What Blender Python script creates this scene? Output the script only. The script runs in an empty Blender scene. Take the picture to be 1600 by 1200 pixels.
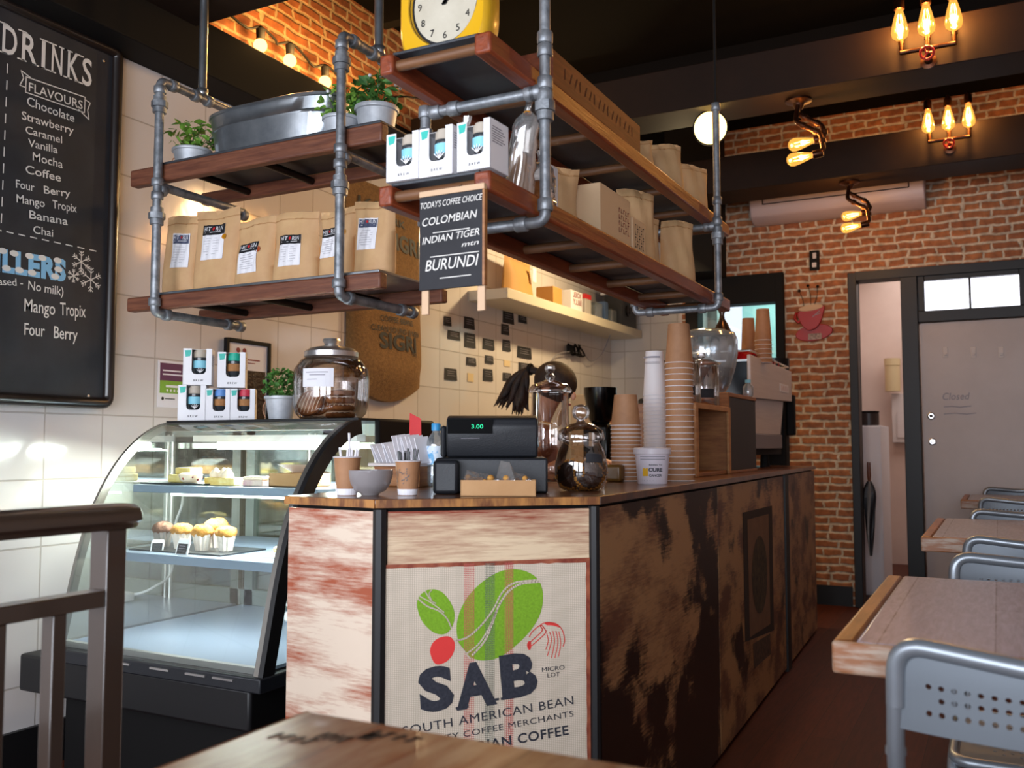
import bpy, math, random
from mathutils import Vector, Matrix, Euler
PI = math.pi
S = bpy.context.scene
C = S.collection
rnd = random.Random(7)

# ------------------------------------------------------------------ camera, exposure
EYE = 1.15; FOC = 1455.0
PITCH = math.radians(3.814); YAW = math.radians(27.528)
cd = bpy.data.cameras.new('camera'); cam = bpy.data.objects.new('camera', cd); C.objects.link(cam)
cd.sensor_width = 36.0; cd.lens = FOC/1600*36.0
cam.location = (0, 0, EYE); cam.rotation_euler = (PI/2+PITCH, 0, YAW)
cd.clip_start = 0.05
cd.dof.use_dof = True; cd.dof.focus_distance = 2.9; cd.dof.aperture_fstop = 4.8
S.camera = cam
S.view_settings.view_transform = 'Standard'; S.view_settings.look = 'None'
S.view_settings.gamma = 1.0; S.view_settings.use_curve_mapping = False
S.view_settings.exposure = 0.0

# ------------------------------------------------------------------ world: bright overcast daylight outside
W = bpy.data.worlds.new('daylight'); S.world = W; W.use_nodes = True
bg = W.node_tree.nodes['Background']; bg.inputs[0].default_value = (0.75, 0.87, 1.0, 1); bg.inputs[1].default_value = 1.6

def area(name, loc, size, power, col, rot):
    l = bpy.data.lights.new(name, 'AREA'); l.shape = 'RECTANGLE'; l.size, l.size_y = size
    l.energy = power; l.color = col
    o = bpy.data.objects.new(name, l); o.location = loc; o.rotation_euler = rot; C.objects.link(o); return o
# daylight through the three shopfront panes behind the camera (they stand in the openings of wall_front)
for i, x in enumerate((-2.45, -0.95, 0.55)):
    area('shopfront_daylight_%d' % i, (x, -1.66, 1.55), (1.25, 1.7), 68, (0.85, 0.90, 1.0), (PI/2, 0, 0))
# daylight in the back passage and the servery behind the window in the brick wall
area('passage_daylight', (-0.2, 9.0, 2.9), (1.6, 1.6), 24, (1.0, 0.93, 0.9), (0, 0, 0))
area('back_room_daylight', (-1.75, 8.3, 2.6), (0.7, 0.7), 9, (0.75, 1.0, 0.97), (0, 0, 0))
# unseen kitchen downlight, aimed at the left wall
area('kitchen_light', (-1.9, 6.3, 2.86), (0.16, 0.16), 42, (1.0, 0.74, 0.40), (math.radians(-32), math.radians(38), 0))

def point(name, loc, power, col=(1.0, 0.55, 0.2), r=0.03):
    l = bpy.data.lights.new(name, 'POINT'); l.energy = power; l.color = col; l.shadow_soft_size = r
    o = bpy.data.objects.new(name, l); o.location = loc; C.objects.link(o); return o

# ------------------------------------------------------------------ helpers
fwv = Vector((-math.sin(YAW)*math.cos(PITCH), math.cos(YAW)*math.cos(PITCH), math.sin(PITCH)))
rtv = Vector((math.cos(YAW), math.sin(YAW), 0)); upv = rtv.cross(fwv)
def spot(x, y, ax, v):
    """the point of the real plane ax = v (wall, shelf front, worktop...) seen at x, y of the 1600x1200 photograph"""
    r = fwv + rtv*((x-800)/FOC) + upv*((600-y)/FOC); i = 'xyz'.index(ax)
    o = Vector((0, 0, EYE)); return o + r*((v-o[i])/r[i])
def lin(h):
    h = h.lstrip('#'); return tuple((lambda c: c/12.92 if c <= .04045 else ((c+.055)/1.055)**2.4)(int(h[i:i+2], 16)/255) for i in (0, 2, 4)) + (1,)

MW = {}
class G:
    def __init__(s): s.v = []; s.f = []; s.mi = []; s.M = Matrix.Identity(4); s.cur = 0
    def add(s, vs, fs):
        b = len(s.v); s.v += [s.M @ Vector(v) for v in vs]; s.f += [tuple(b+i for i in f) for f in fs]; s.mi += [s.cur]*len(fs); return s
    def box(s, x0, x1, y0, y1, z0, z1):
        return s.add([(x, y, z) for z in (z0, z1) for y in (y0, y1) for x in (x0, x1)],
                     [(0, 2, 3, 1), (4, 5, 7, 6), (0, 1, 5, 4), (2, 6, 7, 3), (0, 4, 6, 2), (1, 3, 7, 5)])
    def quad(s, a, b, c, d): return s.add([a, b, c, d], [(0, 1, 2, 3)])
    def prism(s, poly, z0, z1):
        n = len(poly); return s.add([(x, y, z0) for x, y in poly]+[(x, y, z1) for x, y in poly],
            [tuple(range(n))[::-1], tuple(range(n, 2*n))]+[(i, (i+1) % n, n+(i+1) % n, n+i) for i in range(n)])
    def tube(s, pts, r, seg=12, closed=False, flat=1.0):
        pts = [Vector(p) for p in pts]; n = len(pts); rs = r if isinstance(r, (list, tuple)) else [r]*n
        vs = []; fs = []; prev = None
        for i, p in enumerate(pts):
            if closed: t = (pts[(i+1) % n]-pts[i-1])
            else: t = (pts[min(i+1, n-1)]-pts[max(i-1, 0)])
            t.normalize()
            if prev is None:
                a = Vector((0, 0, 1)) if abs(t.z) < .9 else Vector((1, 0, 0)); u = t.cross(a).normalized()
            else: u = (prev-t*prev.dot(t)).normalized()
            prev = u; w = t.cross(u)
            for k in range(seg):
                an = 2*PI*k/seg; vs.append(p+(u*math.cos(an)+w*math.sin(an)*flat)*rs[i])
        m = n if closed else n-1
        for i in range(m):
            j = (i+1) % n
            for k in range(seg): fs.append((i*seg+k, i*seg+(k+1) % seg, j*seg+(k+1) % seg, j*seg+k))
        if not closed: fs += [tuple(range(seg))[::-1], tuple(range((n-1)*seg, n*seg))]
        return s.add(vs, fs)
    def lathe(s, prof, c=(0, 0, 0), seg=24, sx=1, sy=1, caps=True):
        vs = []; fs = []; n = len(prof)
        for r, z in prof:
            for k in range(seg):
                a = 2*PI*k/seg; vs.append((c[0]+r*math.cos(a)*sx, c[1]+r*math.sin(a)*sy, c[2]+z))
        for i in range(n-1):
            for k in range(seg): fs.append((i*seg+k, i*seg+(k+1) % seg, (i+1)*seg+(k+1) % seg, (i+1)*seg+k))
        if caps:
            if prof[0][0] > 1e-5: fs.append(tuple(range(seg))[::-1])
            if prof[-1][0] > 1e-5: fs.append(tuple(range((n-1)*seg, n*seg)))
        return s.add(vs, fs)
    def ball(s, c, r, sx=1, sy=1, sz=1, seg=14, rings=8):
        return s.lathe([(r*math.sin(PI*i/rings), -r*sz*math.cos(PI*i/rings)) for i in range(rings+1)], c, seg, sx, sy, False)
def obj(name, g, mat, parent=None, local=False, smooth=None, bevel=0, seg=2):
    vs = g.v
    if parent is not None and not local:
        inv = MW[parent.name].inverted(); vs = [inv @ v for v in vs]
    me = bpy.data.meshes.new(name); me.from_pydata([tuple(v) for v in vs], [], g.f); me.update()
    for m in (mat if isinstance(mat, (list, tuple)) else [mat]): me.materials.append(m)
    if any(g.mi): me.polygons.foreach_set('material_index', g.mi)
    import bmesh as _b
    bm = _b.new(); bm.from_mesh(me); _b.ops.remove_doubles(bm, verts=bm.verts, dist=1e-6); _b.ops.recalc_face_normals(bm, faces=bm.faces); bm.to_mesh(me); bm.free()
    if smooth is not None:
        me.shade_smooth(); me.set_sharp_from_angle(angle=math.radians(smooth))
    o = bpy.data.objects.new(name, me); C.objects.link(o)
    if bevel:
        b = o.modifiers.new('bevel', 'BEVEL'); b.width = bevel; b.segments = seg; b.limit_method = 'ANGLE'
        if smooth is None: me.shade_smooth(); me.set_sharp_from_angle(angle=math.radians(60)); b.harden_normals = False
    if parent is not None: o.parent = parent; MW[o.name] = MW[parent.name]
    else: MW[o.name] = Matrix.Identity(4)
    return o
def tag(o, label, cat=None, group=None, kind=None):
    o['label'] = label
    if cat: o['category'] = cat
    if group: o['group'] = group
    if kind: o['kind'] = kind
    return o
def thing(name, label, cat, loc=(0, 0, 0), rz=0, group=None):
    o = bpy.data.objects.new(name, None); C.objects.link(o); o.location = loc; o.rotation_euler = (0, 0, rz)
    o.empty_display_size = .05
    MW[o.name] = Matrix.Translation(loc) @ Matrix.Rotation(rz, 4, 'Z')
    return tag(o, label, cat, group)
def single(name, g, mat, label, cat, loc, rz=0, group=None, **k):
    """a thing that is one mesh, built in its own local frame"""
    o = obj(name, g, mat, None, **k); o.location = loc; o.rotation_euler = (0, 0, rz)
    return tag(o, label, cat, group)
def struct(name, g, mat, **k):
    o = obj(name, g, mat, None, **k); o['kind'] = 'structure'; return o
def dup(root, loc, rz=0, label=None, group=None, scale=None):
    r = root.copy(); C.objects.link(r); r.location = loc; r.rotation_euler = (0, 0, rz)
    if label: r['label'] = label
    if group: r['group'] = group
    if scale: r.scale = (scale, scale, scale)
    for ch in root.children:
        c = ch.copy(); C.objects.link(c); c.parent = r
        for g in ch.children:
            d = g.copy(); C.objects.link(d); d.parent = c
    MW[r.name] = Matrix.Translation(loc) @ Matrix.Rotation(rz, 4, 'Z')
    return r
def fillet(pts, r, n=5):
    pts = [Vector(p) for p in pts]; out = [pts[0]]
    for i in range(1, len(pts)-1):
        a = (pts[i-1]-pts[i]); b = (pts[i+1]-pts[i]); rr = min(r, a.length*.49, b.length*.49)
        a.normalize(); b.normalize(); p0 = pts[i]+a*rr; p2 = pts[i]+b*rr
        for k in range(n+1):
            t = k/n; out.append(p0*(1-t)**2+pts[i]*2*t*(1-t)+p2*t*t)
    out.append(pts[-1]); return out
def frame(o, x, n):
    """matrix whose local x, y lie on a face (x along it, y up it) and z is its outward normal"""
    x = Vector(x).normalized(); n = Vector(n).normalized(); y = n.cross(x)
    m = Matrix.Identity(4)
    for i, c in enumerate((x, y, n, Vector(o))):
        for j in range(3): m[j][i] = c[j]
    return m
def text_verts(s, size=1, bold=0, extrude=0, align='LEFT', shear=0, sp=1.0, res=3):
    cu = bpy.data.curves.new('t', 'FONT'); cu.body = s; cu.size = size; cu.offset = bold; cu.extrude = extrude; cu.align_x = align
    cu.shear = shear; cu.space_character = sp; cu.resolution_u = res
    o = bpy.data.objects.new('t', cu); C.objects.link(o)
    dg = bpy.context.evaluated_depsgraph_get(); me = bpy.data.meshes.new_from_object(o.evaluated_get(dg))
    v = [x.co.copy() for x in me.vertices]; f = [tuple(p.vertices) for p in me.polygons]
    bpy.data.objects.remove(o); bpy.data.curves.remove(cu); bpy.data.meshes.remove(me)
    return v, f
def text(g, s, M, width=None, height=None, bold=0, align='LEFT', shear=0, sp=1.0, rot=0, mapf=None):
    """write s into g: origin of M is the left end of the baseline; width and cap height in metres"""
    v, f = text_verts(s, 1.0, bold, 0, 'LEFT', shear, sp)
    if not v: return g
    x0 = min(p.x for p in v); x1 = max(p.x for p in v); h = .70
    sy = height/h if height else 1; sx = width/(x1-x0) if width else sy
    if not height: sy = sx
    off = 0 if align == 'LEFT' else (-(x1-x0)*sx/2 if align == 'CENTER' else -(x1-x0)*sx)
    R = Matrix.Rotation(rot, 4, 'Z')
    vv = [R @ Vector(((p.x-x0)*sx+off, p.y*sy, 0)) for p in v]
    vv = [mapf(p) if mapf else M @ p for p in vv]
    return g.add(vv, f)
def stroke(g, M, pts, w, mapf=None):
    pts = [Vector((p[0], p[1], 0)) for p in pts]
    for i in range(len(pts)-1):
        d = (pts[i+1]-pts[i])
        if d.length < 1e-9: continue
        d.normalize(); n = Vector((-d.y, d.x, 0))*w/2; e = d*w*.3
        q = [pts[i]-e-n, pts[i+1]+e-n, pts[i+1]+e+n, pts[i]-e+n]
        g.add([mapf(p) if mapf else M @ p for p in q], [(0, 1, 2, 3)])
    return g
def disc(g, M, cx, cy, rx, ry=None, n=24, rot=0):
    ry = ry or rx; c, s = math.cos(rot), math.sin(rot)
    g.add([M @ Vector((cx+rx*math.cos(a)*c-ry*math.sin(a)*s, cy+rx*math.cos(a)*s+ry*math.sin(a)*c, 0)) for a in [2*PI*k/n for k in range(n)]], [tuple(range(n))]); return g

# ------------------------------------------------------------------ materials
def nt(name):
    m = bpy.data.materials.new(name); m.use_nodes = True; t = m.node_tree
    return m, t, t.nodes['Principled BSDF'], t.nodes['Material Output']
def mat(name, c, rough=.5, metal=0, c2=None, scale=8, stretch=(1, 1, 1), bump=0, emit=None, es=0, spec=.5, lo=.35, hi=.65, coat=0, detail=6, bscale=None, coord='Object'):
    m, t, b, o = nt(name); N = t.nodes; L = t.links
    col = lin(c) if isinstance(c, str) else c
    b.inputs['Base Color'].default_value = col; b.inputs['Roughness'].default_value = rough; b.inputs['Metallic'].default_value = metal
    b.inputs['Specular IOR Level'].default_value = spec; b.inputs['Coat Weight'].default_value = coat; b.inputs['Coat Roughness'].default_value = .1
    if c2 or bump:
        tc = N.new('ShaderNodeTexCoord'); mp = N.new('ShaderNodeMapping'); mp.inputs['Scale'].default_value = stretch
        L.new(tc.outputs[coord], mp.inputs[0]); nz = N.new('ShaderNodeTexNoise'); nz.inputs['Scale'].default_value = scale; nz.inputs['Detail'].default_value = detail
        nz.inputs['Roughness'].default_value = .6
        L.new(mp.outputs[0], nz.inputs['Vector'])
        if c2:
            r = N.new('ShaderNodeValToRGB'); r.color_ramp.elements[0].color = col; r.color_ramp.elements[1].color = lin(c2)
            r.color_ramp.elements[0].position = lo; r.color_ramp.elements[1].position = hi
            L.new(nz.outputs['Fac'], r.inputs[0]); L.new(r.outputs[0], b.inputs['Base Color'])
        if bump:
            bn = N.new('ShaderNodeBump'); bn.inputs['Strength'].default_value = bump; bn.inputs['Distance'].default_value = .01
            if bscale:
                n2 = N.new('ShaderNodeTexNoise'); n2.inputs['Scale'].default_value = bscale; L.new(mp.outputs[0], n2.inputs['Vector']); L.new(n2.outputs['Fac'], bn.inputs['Height'])
            else: L.new(nz.outputs['Fac'], bn.inputs['Height'])
            L.new(bn.outputs[0], b.inputs['Normal'])
    if emit:
        b.inputs['Emission Color'].default_value = lin(emit); b.inputs['Emission Strength'].default_value = es
    return m
def glass(name, tint='#ffffff', gloss=.10, rough=.02, opacity=0.0, ocol='#ffffff'):
    """thin clear glass: transparent with a fresnel reflection"""
    m, t, b, o = nt(name); N = t.nodes; L = t.links; N.remove(b)
    tr = N.new('ShaderNodeBsdfTransparent'); tr.inputs[0].default_value = lin(tint)
    gl = N.new('ShaderNodeBsdfGlossy'); gl.inputs['Roughness'].default_value = rough
    lw = N.new('ShaderNodeLayerWeight'); lw.inputs[0].default_value = .35
    ma = N.new('ShaderNodeMath'); ma.operation = 'MULTIPLY_ADD'; ma.inputs[1].default_value = .7; ma.inputs[2].default_value = gloss
    L.new(lw.outputs['Fresnel'], ma.inputs[0]); ma.use_clamp = True
    mx = N.new('ShaderNodeMixShader'); L.new(ma.outputs[0], mx.inputs[0]); L.new(tr.outputs[0], mx.inputs[1]); L.new(gl.outputs[0], mx.inputs[2])
    last = mx
    if opacity:
        df = N.new('ShaderNodeBsdfDiffuse'); df.inputs[0].default_value = lin(ocol); m2 = N.new('ShaderNodeMixShader'); m2.inputs[0].default_value = opacity
        L.new(mx.outputs[0], m2.inputs[1]); L.new(df.outputs[0], m2.inputs[2]); last = m2
    L.new(last.outputs[0], o.inputs[0]); return m
def emis(name, c, s):
    m, t, b, o = nt(name); t.nodes.remove(b); e = t.nodes.new('ShaderNodeEmission'); e.inputs[0].default_value = lin(c); e.inputs[1].default_value = s
    t.links.new(e.outputs[0], o.inputs[0]); return m
def uvw(t, ax):
    """vector (u, v, 0) from object coordinates, ax like 'yz'"""
    N = t.nodes; L = t.links; tc = N.new('ShaderNodeTexCoord'); sp = N.new('ShaderNodeSeparateXYZ'); cb = N.new('ShaderNodeCombineXYZ')
    L.new(tc.outputs['Object'], sp.inputs[0]); L.new(sp.outputs['XYZ'.index(ax[0].upper())], cb.inputs[0]); L.new(sp.outputs['XYZ'.index(ax[1].upper())], cb.inputs[1])
    return cb, tc
def tiles(name, ax, w, h, ox, oz, c1, c2, grout, gap=.0035, rough=.12):
    m, t, b, o = nt(name); N = t.nodes; L = t.links; cb, tc = uvw(t, ax)
    mp = N.new('ShaderNodeMapping'); mp.inputs['Location'].default_value = (-ox, -oz, 0); L.new(cb.outputs[0], mp.inputs[0])
    br = N.new('ShaderNodeTexBrick'); br.offset = 0; br.inputs['Scale'].default_value = 1; br.inputs['Brick Width'].default_value = w; br.inputs['Row Height'].default_value = h
    br.inputs['Mortar Size'].default_value = gap; br.inputs['Mortar Smooth'].default_value = .3; br.inputs['Color1'].default_value = lin(c1); br.inputs['Color2'].default_value = lin(c2); br.inputs['Mortar'].default_value = lin(grout)
    L.new(mp.outputs[0], br.inputs['Vector']); L.new(br.outputs['Color'], b.inputs['Base Color'])
    nz = N.new('ShaderNodeTexNoise'); nz.inputs['Scale'].default_value = 7; L.new(cb.outputs[0], nz.inputs['Vector'])
    bn = N.new('ShaderNodeBump'); bn.inputs['Strength'].default_value = .06; bn.inputs['Distance'].default_value = .02; L.new(nz.outputs['Fac'], bn.inputs['Height'])
    b2 = N.new('ShaderNodeBump'); b2.inputs['Strength'].default_value = .6; b2.inputs['Distance'].default_value = .002; b2.invert = True; L.new(br.outputs['Fac'], b2.inputs['Height']); L.new(bn.outputs[0], b2.inputs['Normal'])
    L.new(b2.outputs[0], b.inputs['Normal']); b.inputs['Roughness'].default_value = rough; return m
def bricks(name, ax, c1='#b87344', c2='#9b5c38', mortar='#d6c5ad'):
    m, t, b, o = nt(name); N = t.nodes; L = t.links; cb, tc = uvw(t, ax)
    nz = N.new('ShaderNodeTexNoise'); nz.inputs['Scale'].default_value = 11; nz.inputs['Detail'].default_value = 3; L.new(cb.outputs[0], nz.inputs['Vector'])
    sb = N.new('ShaderNodeVectorMath'); sb.operation = 'SUBTRACT'; sb.inputs[1].default_value = (.5, .5, .5); L.new(nz.outputs['Color'], sb.inputs[0])
    sc = N.new('ShaderNodeVectorMath'); sc.operation = 'MULTIPLY'; sc.inputs[1].default_value = (.062, .030, 0); L.new(sb.outputs[0], sc.inputs[0])
    ad = N.new('ShaderNodeVectorMath'); ad.operation = 'ADD'; L.new(cb.outputs[0], ad.inputs[0]); L.new(sc.outputs[0], ad.inputs[1])
    br = N.new('ShaderNodeTexBrick'); br.offset = .43; br.squash = .7; br.squash_frequency = 3; br.inputs['Scale'].default_value = 1; br.inputs['Brick Width'].default_value = .175; br.inputs['Row Height'].default_value = .058
    br.inputs['Mortar Size'].default_value = .0128; br.inputs['Mortar Smooth'].default_value = .7; br.inputs['Bias'].default_value = 0
    br.inputs['Color1'].default_value = lin(c1); br.inputs['Color2'].default_value = lin(c2); br.inputs['Mortar'].default_value = lin(mortar)
    L.new(ad.outputs[0], br.inputs['Vector'])
    n2 = N.new('ShaderNodeTexNoise'); n2.inputs['Scale'].default_value = 22; n2.inputs['Detail'].default_value = 5; L.new(cb.outputs[0], n2.inputs['Vector'])
    rp = N.new('ShaderNodeValToRGB'); rp.color_ramp.elements[0].position = .3; rp.color_ramp.elements[0].color = (.55, .55, .55, 1); rp.color_ramp.elements[1].position = .7; rp.color_ramp.elements[1].color = (1.15, 1.15, 1.15, 1); L.new(n2.outputs['Fac'], rp.inputs[0])
    mu = N.new('ShaderNodeMix'); mu.data_type = 'RGBA'; mu.blend_type = 'MULTIPLY'; mu.inputs[0].default_value = 1; L.new(br.outputs['Color'], mu.inputs[6]); L.new(rp.outputs[0], mu.inputs[7])
    L.new(mu.outputs[2], b.inputs['Base Color']); b.inputs['Roughness'].default_value = .75
    bn = N.new('ShaderNodeBump'); bn.invert = True; bn.inputs['Strength'].default_value = .5; bn.inputs['Distance'].default_value = .012; L.new(br.outputs['Fac'], bn.inputs['Height'])
    L.new(bn.outputs[0], b.inputs['Normal']); return m
def planks(name, ax, w, length, c1, c2, c3, grain=(1, 12), rough=.4, gapc='#1a0f0a', off=.37, bump=.15, along=None, coat=0, gap=.0012, strong=.6):
    """wooden boards: ax[0] runs along the boards, ax[1] across them"""
    m, t, b, o = nt(name); N = t.nodes; L = t.links; cb, tc = uvw(t, ax)
    br = N.new('ShaderNodeTexBrick'); br.offset = off; br.inputs['Scale'].default_value = 1; br.inputs['Brick Width'].default_value = length; br.inputs['Row Height'].default_value = w
    br.inputs['Mortar Size'].default_value = gap; br.inputs['Color1'].default_value = lin(c1); br.inputs['Color2'].default_value = lin(c2); br.inputs['Mortar'].default_value = lin(gapc); L.new(cb.outputs[0], br.inputs['Vector'])
    mp = N.new('ShaderNodeMapping'); mp.inputs['Scale'].default_value = (grain[0], grain[1], 1); L.new(cb.outputs[0], mp.inputs[0])
    nz = N.new('ShaderNodeTexNoise'); nz.inputs['Scale'].default_value = 6; nz.inputs['Detail'].default_value = 8; nz.inputs['Roughness'].default_value = .65; nz.inputs['Distortion'].default_value = .4; L.new(mp.outputs[0], nz.inputs['Vector'])
    rp = N.new('ShaderNodeValToRGB'); rp.color_ramp.elements[0].position = .38; rp.color_ramp.elements[0].color = (0, 0, 0, 1); rp.color_ramp.elements[1].position = .66; L.new(nz.outputs['Fac'], rp.inputs[0])
    ml = N.new('ShaderNodeMath'); ml.operation = 'MULTIPLY'; ml.inputs[1].default_value = strong; L.new(rp.outputs[0], ml.inputs[0])
    mu = N.new('ShaderNodeMix'); mu.data_type = 'RGBA'; L.new(ml.outputs[0], mu.inputs[0]); L.new(br.outputs['Color'], mu.inputs[6]); mu.inputs[7].default_value = lin(c3)
    L.new(mu.outputs[2], b.inputs['Base Color']); b.inputs['Roughness'].default_value = rough; b.inputs['Coat Weight'].default_value = coat
    bn = N.new('ShaderNodeBump'); bn.inputs['Strength'].default_value = bump; bn.inputs['Distance'].default_value = .004; L.new(nz.outputs['Fac'], bn.inputs['Height']); L.new(bn.outputs[0], b.inputs['Normal'])
    return m
def distressed(name, ax, base, patch, dark=None, sc=(1.6, 5), thr=(.50, .58), seed=0, thr2=(.56, .62), rough=.45):
    """worn painted board: pale paint, streaky patches of bare rust-coloured wood, optional dark worn blotches"""
    m, t, b, o = nt(name); N = t.nodes; L = t.links; cb, tc = uvw(t, ax)
    def noise(s, det, rg, loc):
        mp = N.new('ShaderNodeMapping'); mp.inputs['Scale'].default_value = (s[0], s[1], 1); mp.inputs['Location'].default_value = (loc, loc*.7, 0); L.new(cb.outputs[0], mp.inputs[0])
        n = N.new('ShaderNodeTexNoise'); n.inputs['Scale'].default_value = 1; n.inputs['Detail'].default_value = det; n.inputs['Roughness'].default_value = rg; L.new(mp.outputs[0], n.inputs['Vector']); return n
    big = noise((sc[0], sc[1]), 10, .62, seed); fine = noise((14, 150), 4, .6, seed+3)
    ad = N.new('ShaderNodeMath'); ad.operation = 'MULTIPLY_ADD'; ad.inputs[1].default_value = .28; L.new(fine.outputs['Fac'], ad.inputs[0]); L.new(big.outputs['Fac'], ad.inputs[2])
    rp = N.new('ShaderNodeValToRGB'); rp.color_ramp.elements[0].position = thr[0]+.14; rp.color_ramp.elements[1].position = thr[1]+.14; rp.color_ramp.elements[0].color = lin(base); rp.color_ramp.elements[1].color = lin(patch); L.new(ad.outputs[0], rp.inputs[0])
    last = rp.outputs[0]
    if dark:
        d = noise((sc[0]*.9, sc[0]*.95), 6, .55, seed+11); a2 = N.new('ShaderNodeMath'); a2.operation = 'MULTIPLY_ADD'; a2.inputs[1].default_value = .10; L.new(fine.outputs['Fac'], a2.inputs[0]); L.new(d.outputs['Fac'], a2.inputs[2])
        r2 = N.new('ShaderNodeValToRGB'); r2.color_ramp.elements[0].position = thr2[0]; r2.color_ramp.elements[1].position = thr2[1]; L.new(a2.outputs[0], r2.inputs[0])
        mu = N.new('ShaderNodeMix'); mu.data_type = 'RGBA'; L.new(r2.outputs[0], mu.inputs[0]); L.new(last, mu.inputs[6]); mu.inputs[7].default_value = lin(dark); last = mu.outputs[2]
    L.new(last, b.inputs['Base Color']); b.inputs['Roughness'].default_value = rough
    return m
def bulbglass(name):
    m, t, b, o = nt(name); N = t.nodes; L = t.links; N.remove(b)
    tr = N.new('ShaderNodeBsdfTransparent'); tr.inputs[0].default_value = (1, .82, .55, 1); gl = N.new('ShaderNodeBsdfGlossy'); gl.inputs['Roughness'].default_value = .03
    em = N.new('ShaderNodeEmission'); em.inputs[0].default_value = (1, .45, .08, 1); em.inputs[1].default_value = 2.2
    m1 = N.new('ShaderNodeMixShader'); m1.inputs[0].default_value = .06; L.new(tr.outputs[0], m1.inputs[1]); L.new(gl.outputs[0], m1.inputs[2])
    m2 = N.new('ShaderNodeMixShader'); m2.inputs[0].default_value = .35; L.new(m1.outputs[0], m2.inputs[1]); L.new(em.outputs[0], m2.inputs[2]); L.new(m2.outputs[0], o.inputs[0]); return m

M_black = mat('black_paint', '#0b0909', .7, spec=.25)
M_blacksat = mat('black_satin', '#0f0e10', .5)
M_beam = mat('dark_beam_paint', '#1d120c', .6, c2='#25170f', scale=3, spec=.2)
M_beamblk = mat('black_beam_paint', '#0a0706', .7, spec=.2)
M_ceil = mat('dark_ceiling', '#090706', .9, spec=.1)
M_brick_b = bricks('brick_back', 'xz')
M_brick_l = bricks('brick_left', 'yz', '#b0683a', '#94532e', '#c4a67c')
M_tile = tiles('white_wall_tile', 'yz', .2475, .243, -.235, .056, '#d8d2cf', '#d3ccc8', '#b5aca4')
M_tileb = tiles('white_back_tile', 'xz', .2475, .243, 0, .056, '#d8d2cc', '#d3ccc4', '#b5aca0')
M_floor = planks('floor_boards', 'yx', .14, 1.3, '#4a1f10', '#572616', '#2f1209', (1, 9), .5, '#1c0d08', coat=.0)
M_floor.node_tree.nodes['Principled BSDF'].inputs['Specular IOR Level'].default_value = .22
M_plaster = mat('white_plaster', '#cfc6c2', .6, c2='#c6bcb8', scale=2)
M_pinkwall = mat('passage_wall', '#d9c3b6', .6, c2='#ccb4a8', scale=1.5)
M_whitedoor = mat('white_door_paint', '#b7aaa5', .45, c2='#b0a29c', scale=3)
M_pipe = mat('galvanised_pipe', '#9a9da1', .45, .6, c2='#6f7378', scale=28, bump=.25)
M_pipedk = mat('dark_iron_pipe', '#3a3230', .4, .85, c2='#27201d', scale=20, bump=.2)
M_copper = mat('bronze_pipe', '#5a3a28', .35, .9, c2='#3a2318', scale=20)
M_rust = mat('shelf_hardwood', '#6a3a24', .5, c2='#8a5033', scale=5, stretch=(1, 14, 14), bump=.2)
M_rustx = mat('shelf_hardwood_x', '#5a3122', .5, c2='#7b4a33', scale=5, stretch=(1.2, 14, 14), bump=.2)
M_rusty = mat('shelf_hardwood_y', '#8a3f1e', .42, c2='#6e2f17', scale=5, stretch=(14, 1.2, 14), bump=.2)
M_dowel = mat('shelf_dowel', '#7b5130', .55, c2='#5d3b22', scale=6, stretch=(1, 10, 10))
M_deck = mat('zinc_sheet', '#4c4f54', .5, .4, c2='#3c3f44', scale=9)
M_zinc = mat('bright_zinc', '#b4b9bd', .28, .9, c2='#9aa0a6', scale=12, bump=.05)
M_kraft = mat('kraft_paper', '#cfa878', .65, c2='#c09468', scale=6, bump=.35, bscale=9)
M_kraft2 = mat('kraft_card', '#b98e60', .7, c2='#ad8153', scale=9)
M_white = mat('white_card', '#e9e7ea', .5)
M_ink = mat('black_ink', '#100f13', .7)
M_inkgrey = mat('grey_ink', '#8b8790', .7)
M_red = mat('red_print', '#c4262a', .5)
M_chalk = mat('chalk_white', '#d9d5cf', .9)
M_chalkb = mat('chalk_blue', '#7fb4d8', .9)
M_board = mat('blackboard', '#1d1c20', .75, c2='#25252a', scale=9)
M_boardfr = mat('blackboard_frame', '#1e1613', .3, coat=.4)
M_glass = glass('clear_glass')
M_jar = glass('jar_glass', '#f4f0ee', .16, .03)
M_caseglass = glass('case_glass', '#eef6f2', .055, .02)
M_plastic = glass('clear_plastic', '#e8f0f6', .22, .12, .12, '#dfe8ee')
M_film = glass('clear_film', '#f2eeea', .16, .12, .08, '#ffffff')
M_chrome = mat('chrome', '#d6d3d1', .28, .9)
M_steel = mat('brushed_steel', '#d2c8c4', .45, .25, c2='#cabfbb', scale=3, stretch=(1, 1, 30))
M_silver = mat('silver_powder_coat', '#888e95', .34, .6)
M_silverdk = mat('silver_plate', '#6f767d', .42, .45)
M_blkplastic = mat('black_plastic', '#1b1d22', .48, bump=.08, bscale=300)
M_shiny = mat('gloss_black', '#08080a', .2, spec=.3)
M_pot = mat('whitewashed_zinc_pot', '#c3c6ca', .5, .25, c2='#aeb2b8', scale=20)
M_leaf = mat('leaf_green', '#4f7a2a', .5, c2='#7fa640', scale=30, spec=.3)
M_leafd = mat('leaf_dark_green', '#2f5b2a', .5, c2='#57863a', scale=30, spec=.3)
M_rope = mat('rope_handle', '#a8785a', .8)
M_paper = mat('white_paper', '#e6e4ea', .75)
M_cup = mat('kraft_cup_paper', '#a97a55', .62, c2='#9c6e4b', scale=20)
M_cupw = mat('white_cup_paper', '#dcd6d6', .55)
M_wood = mat('worktop_wood', '#7c4a24', .28, c2='#4a2812', scale=7, stretch=(3, 1.5, 1), coat=.3)
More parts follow.
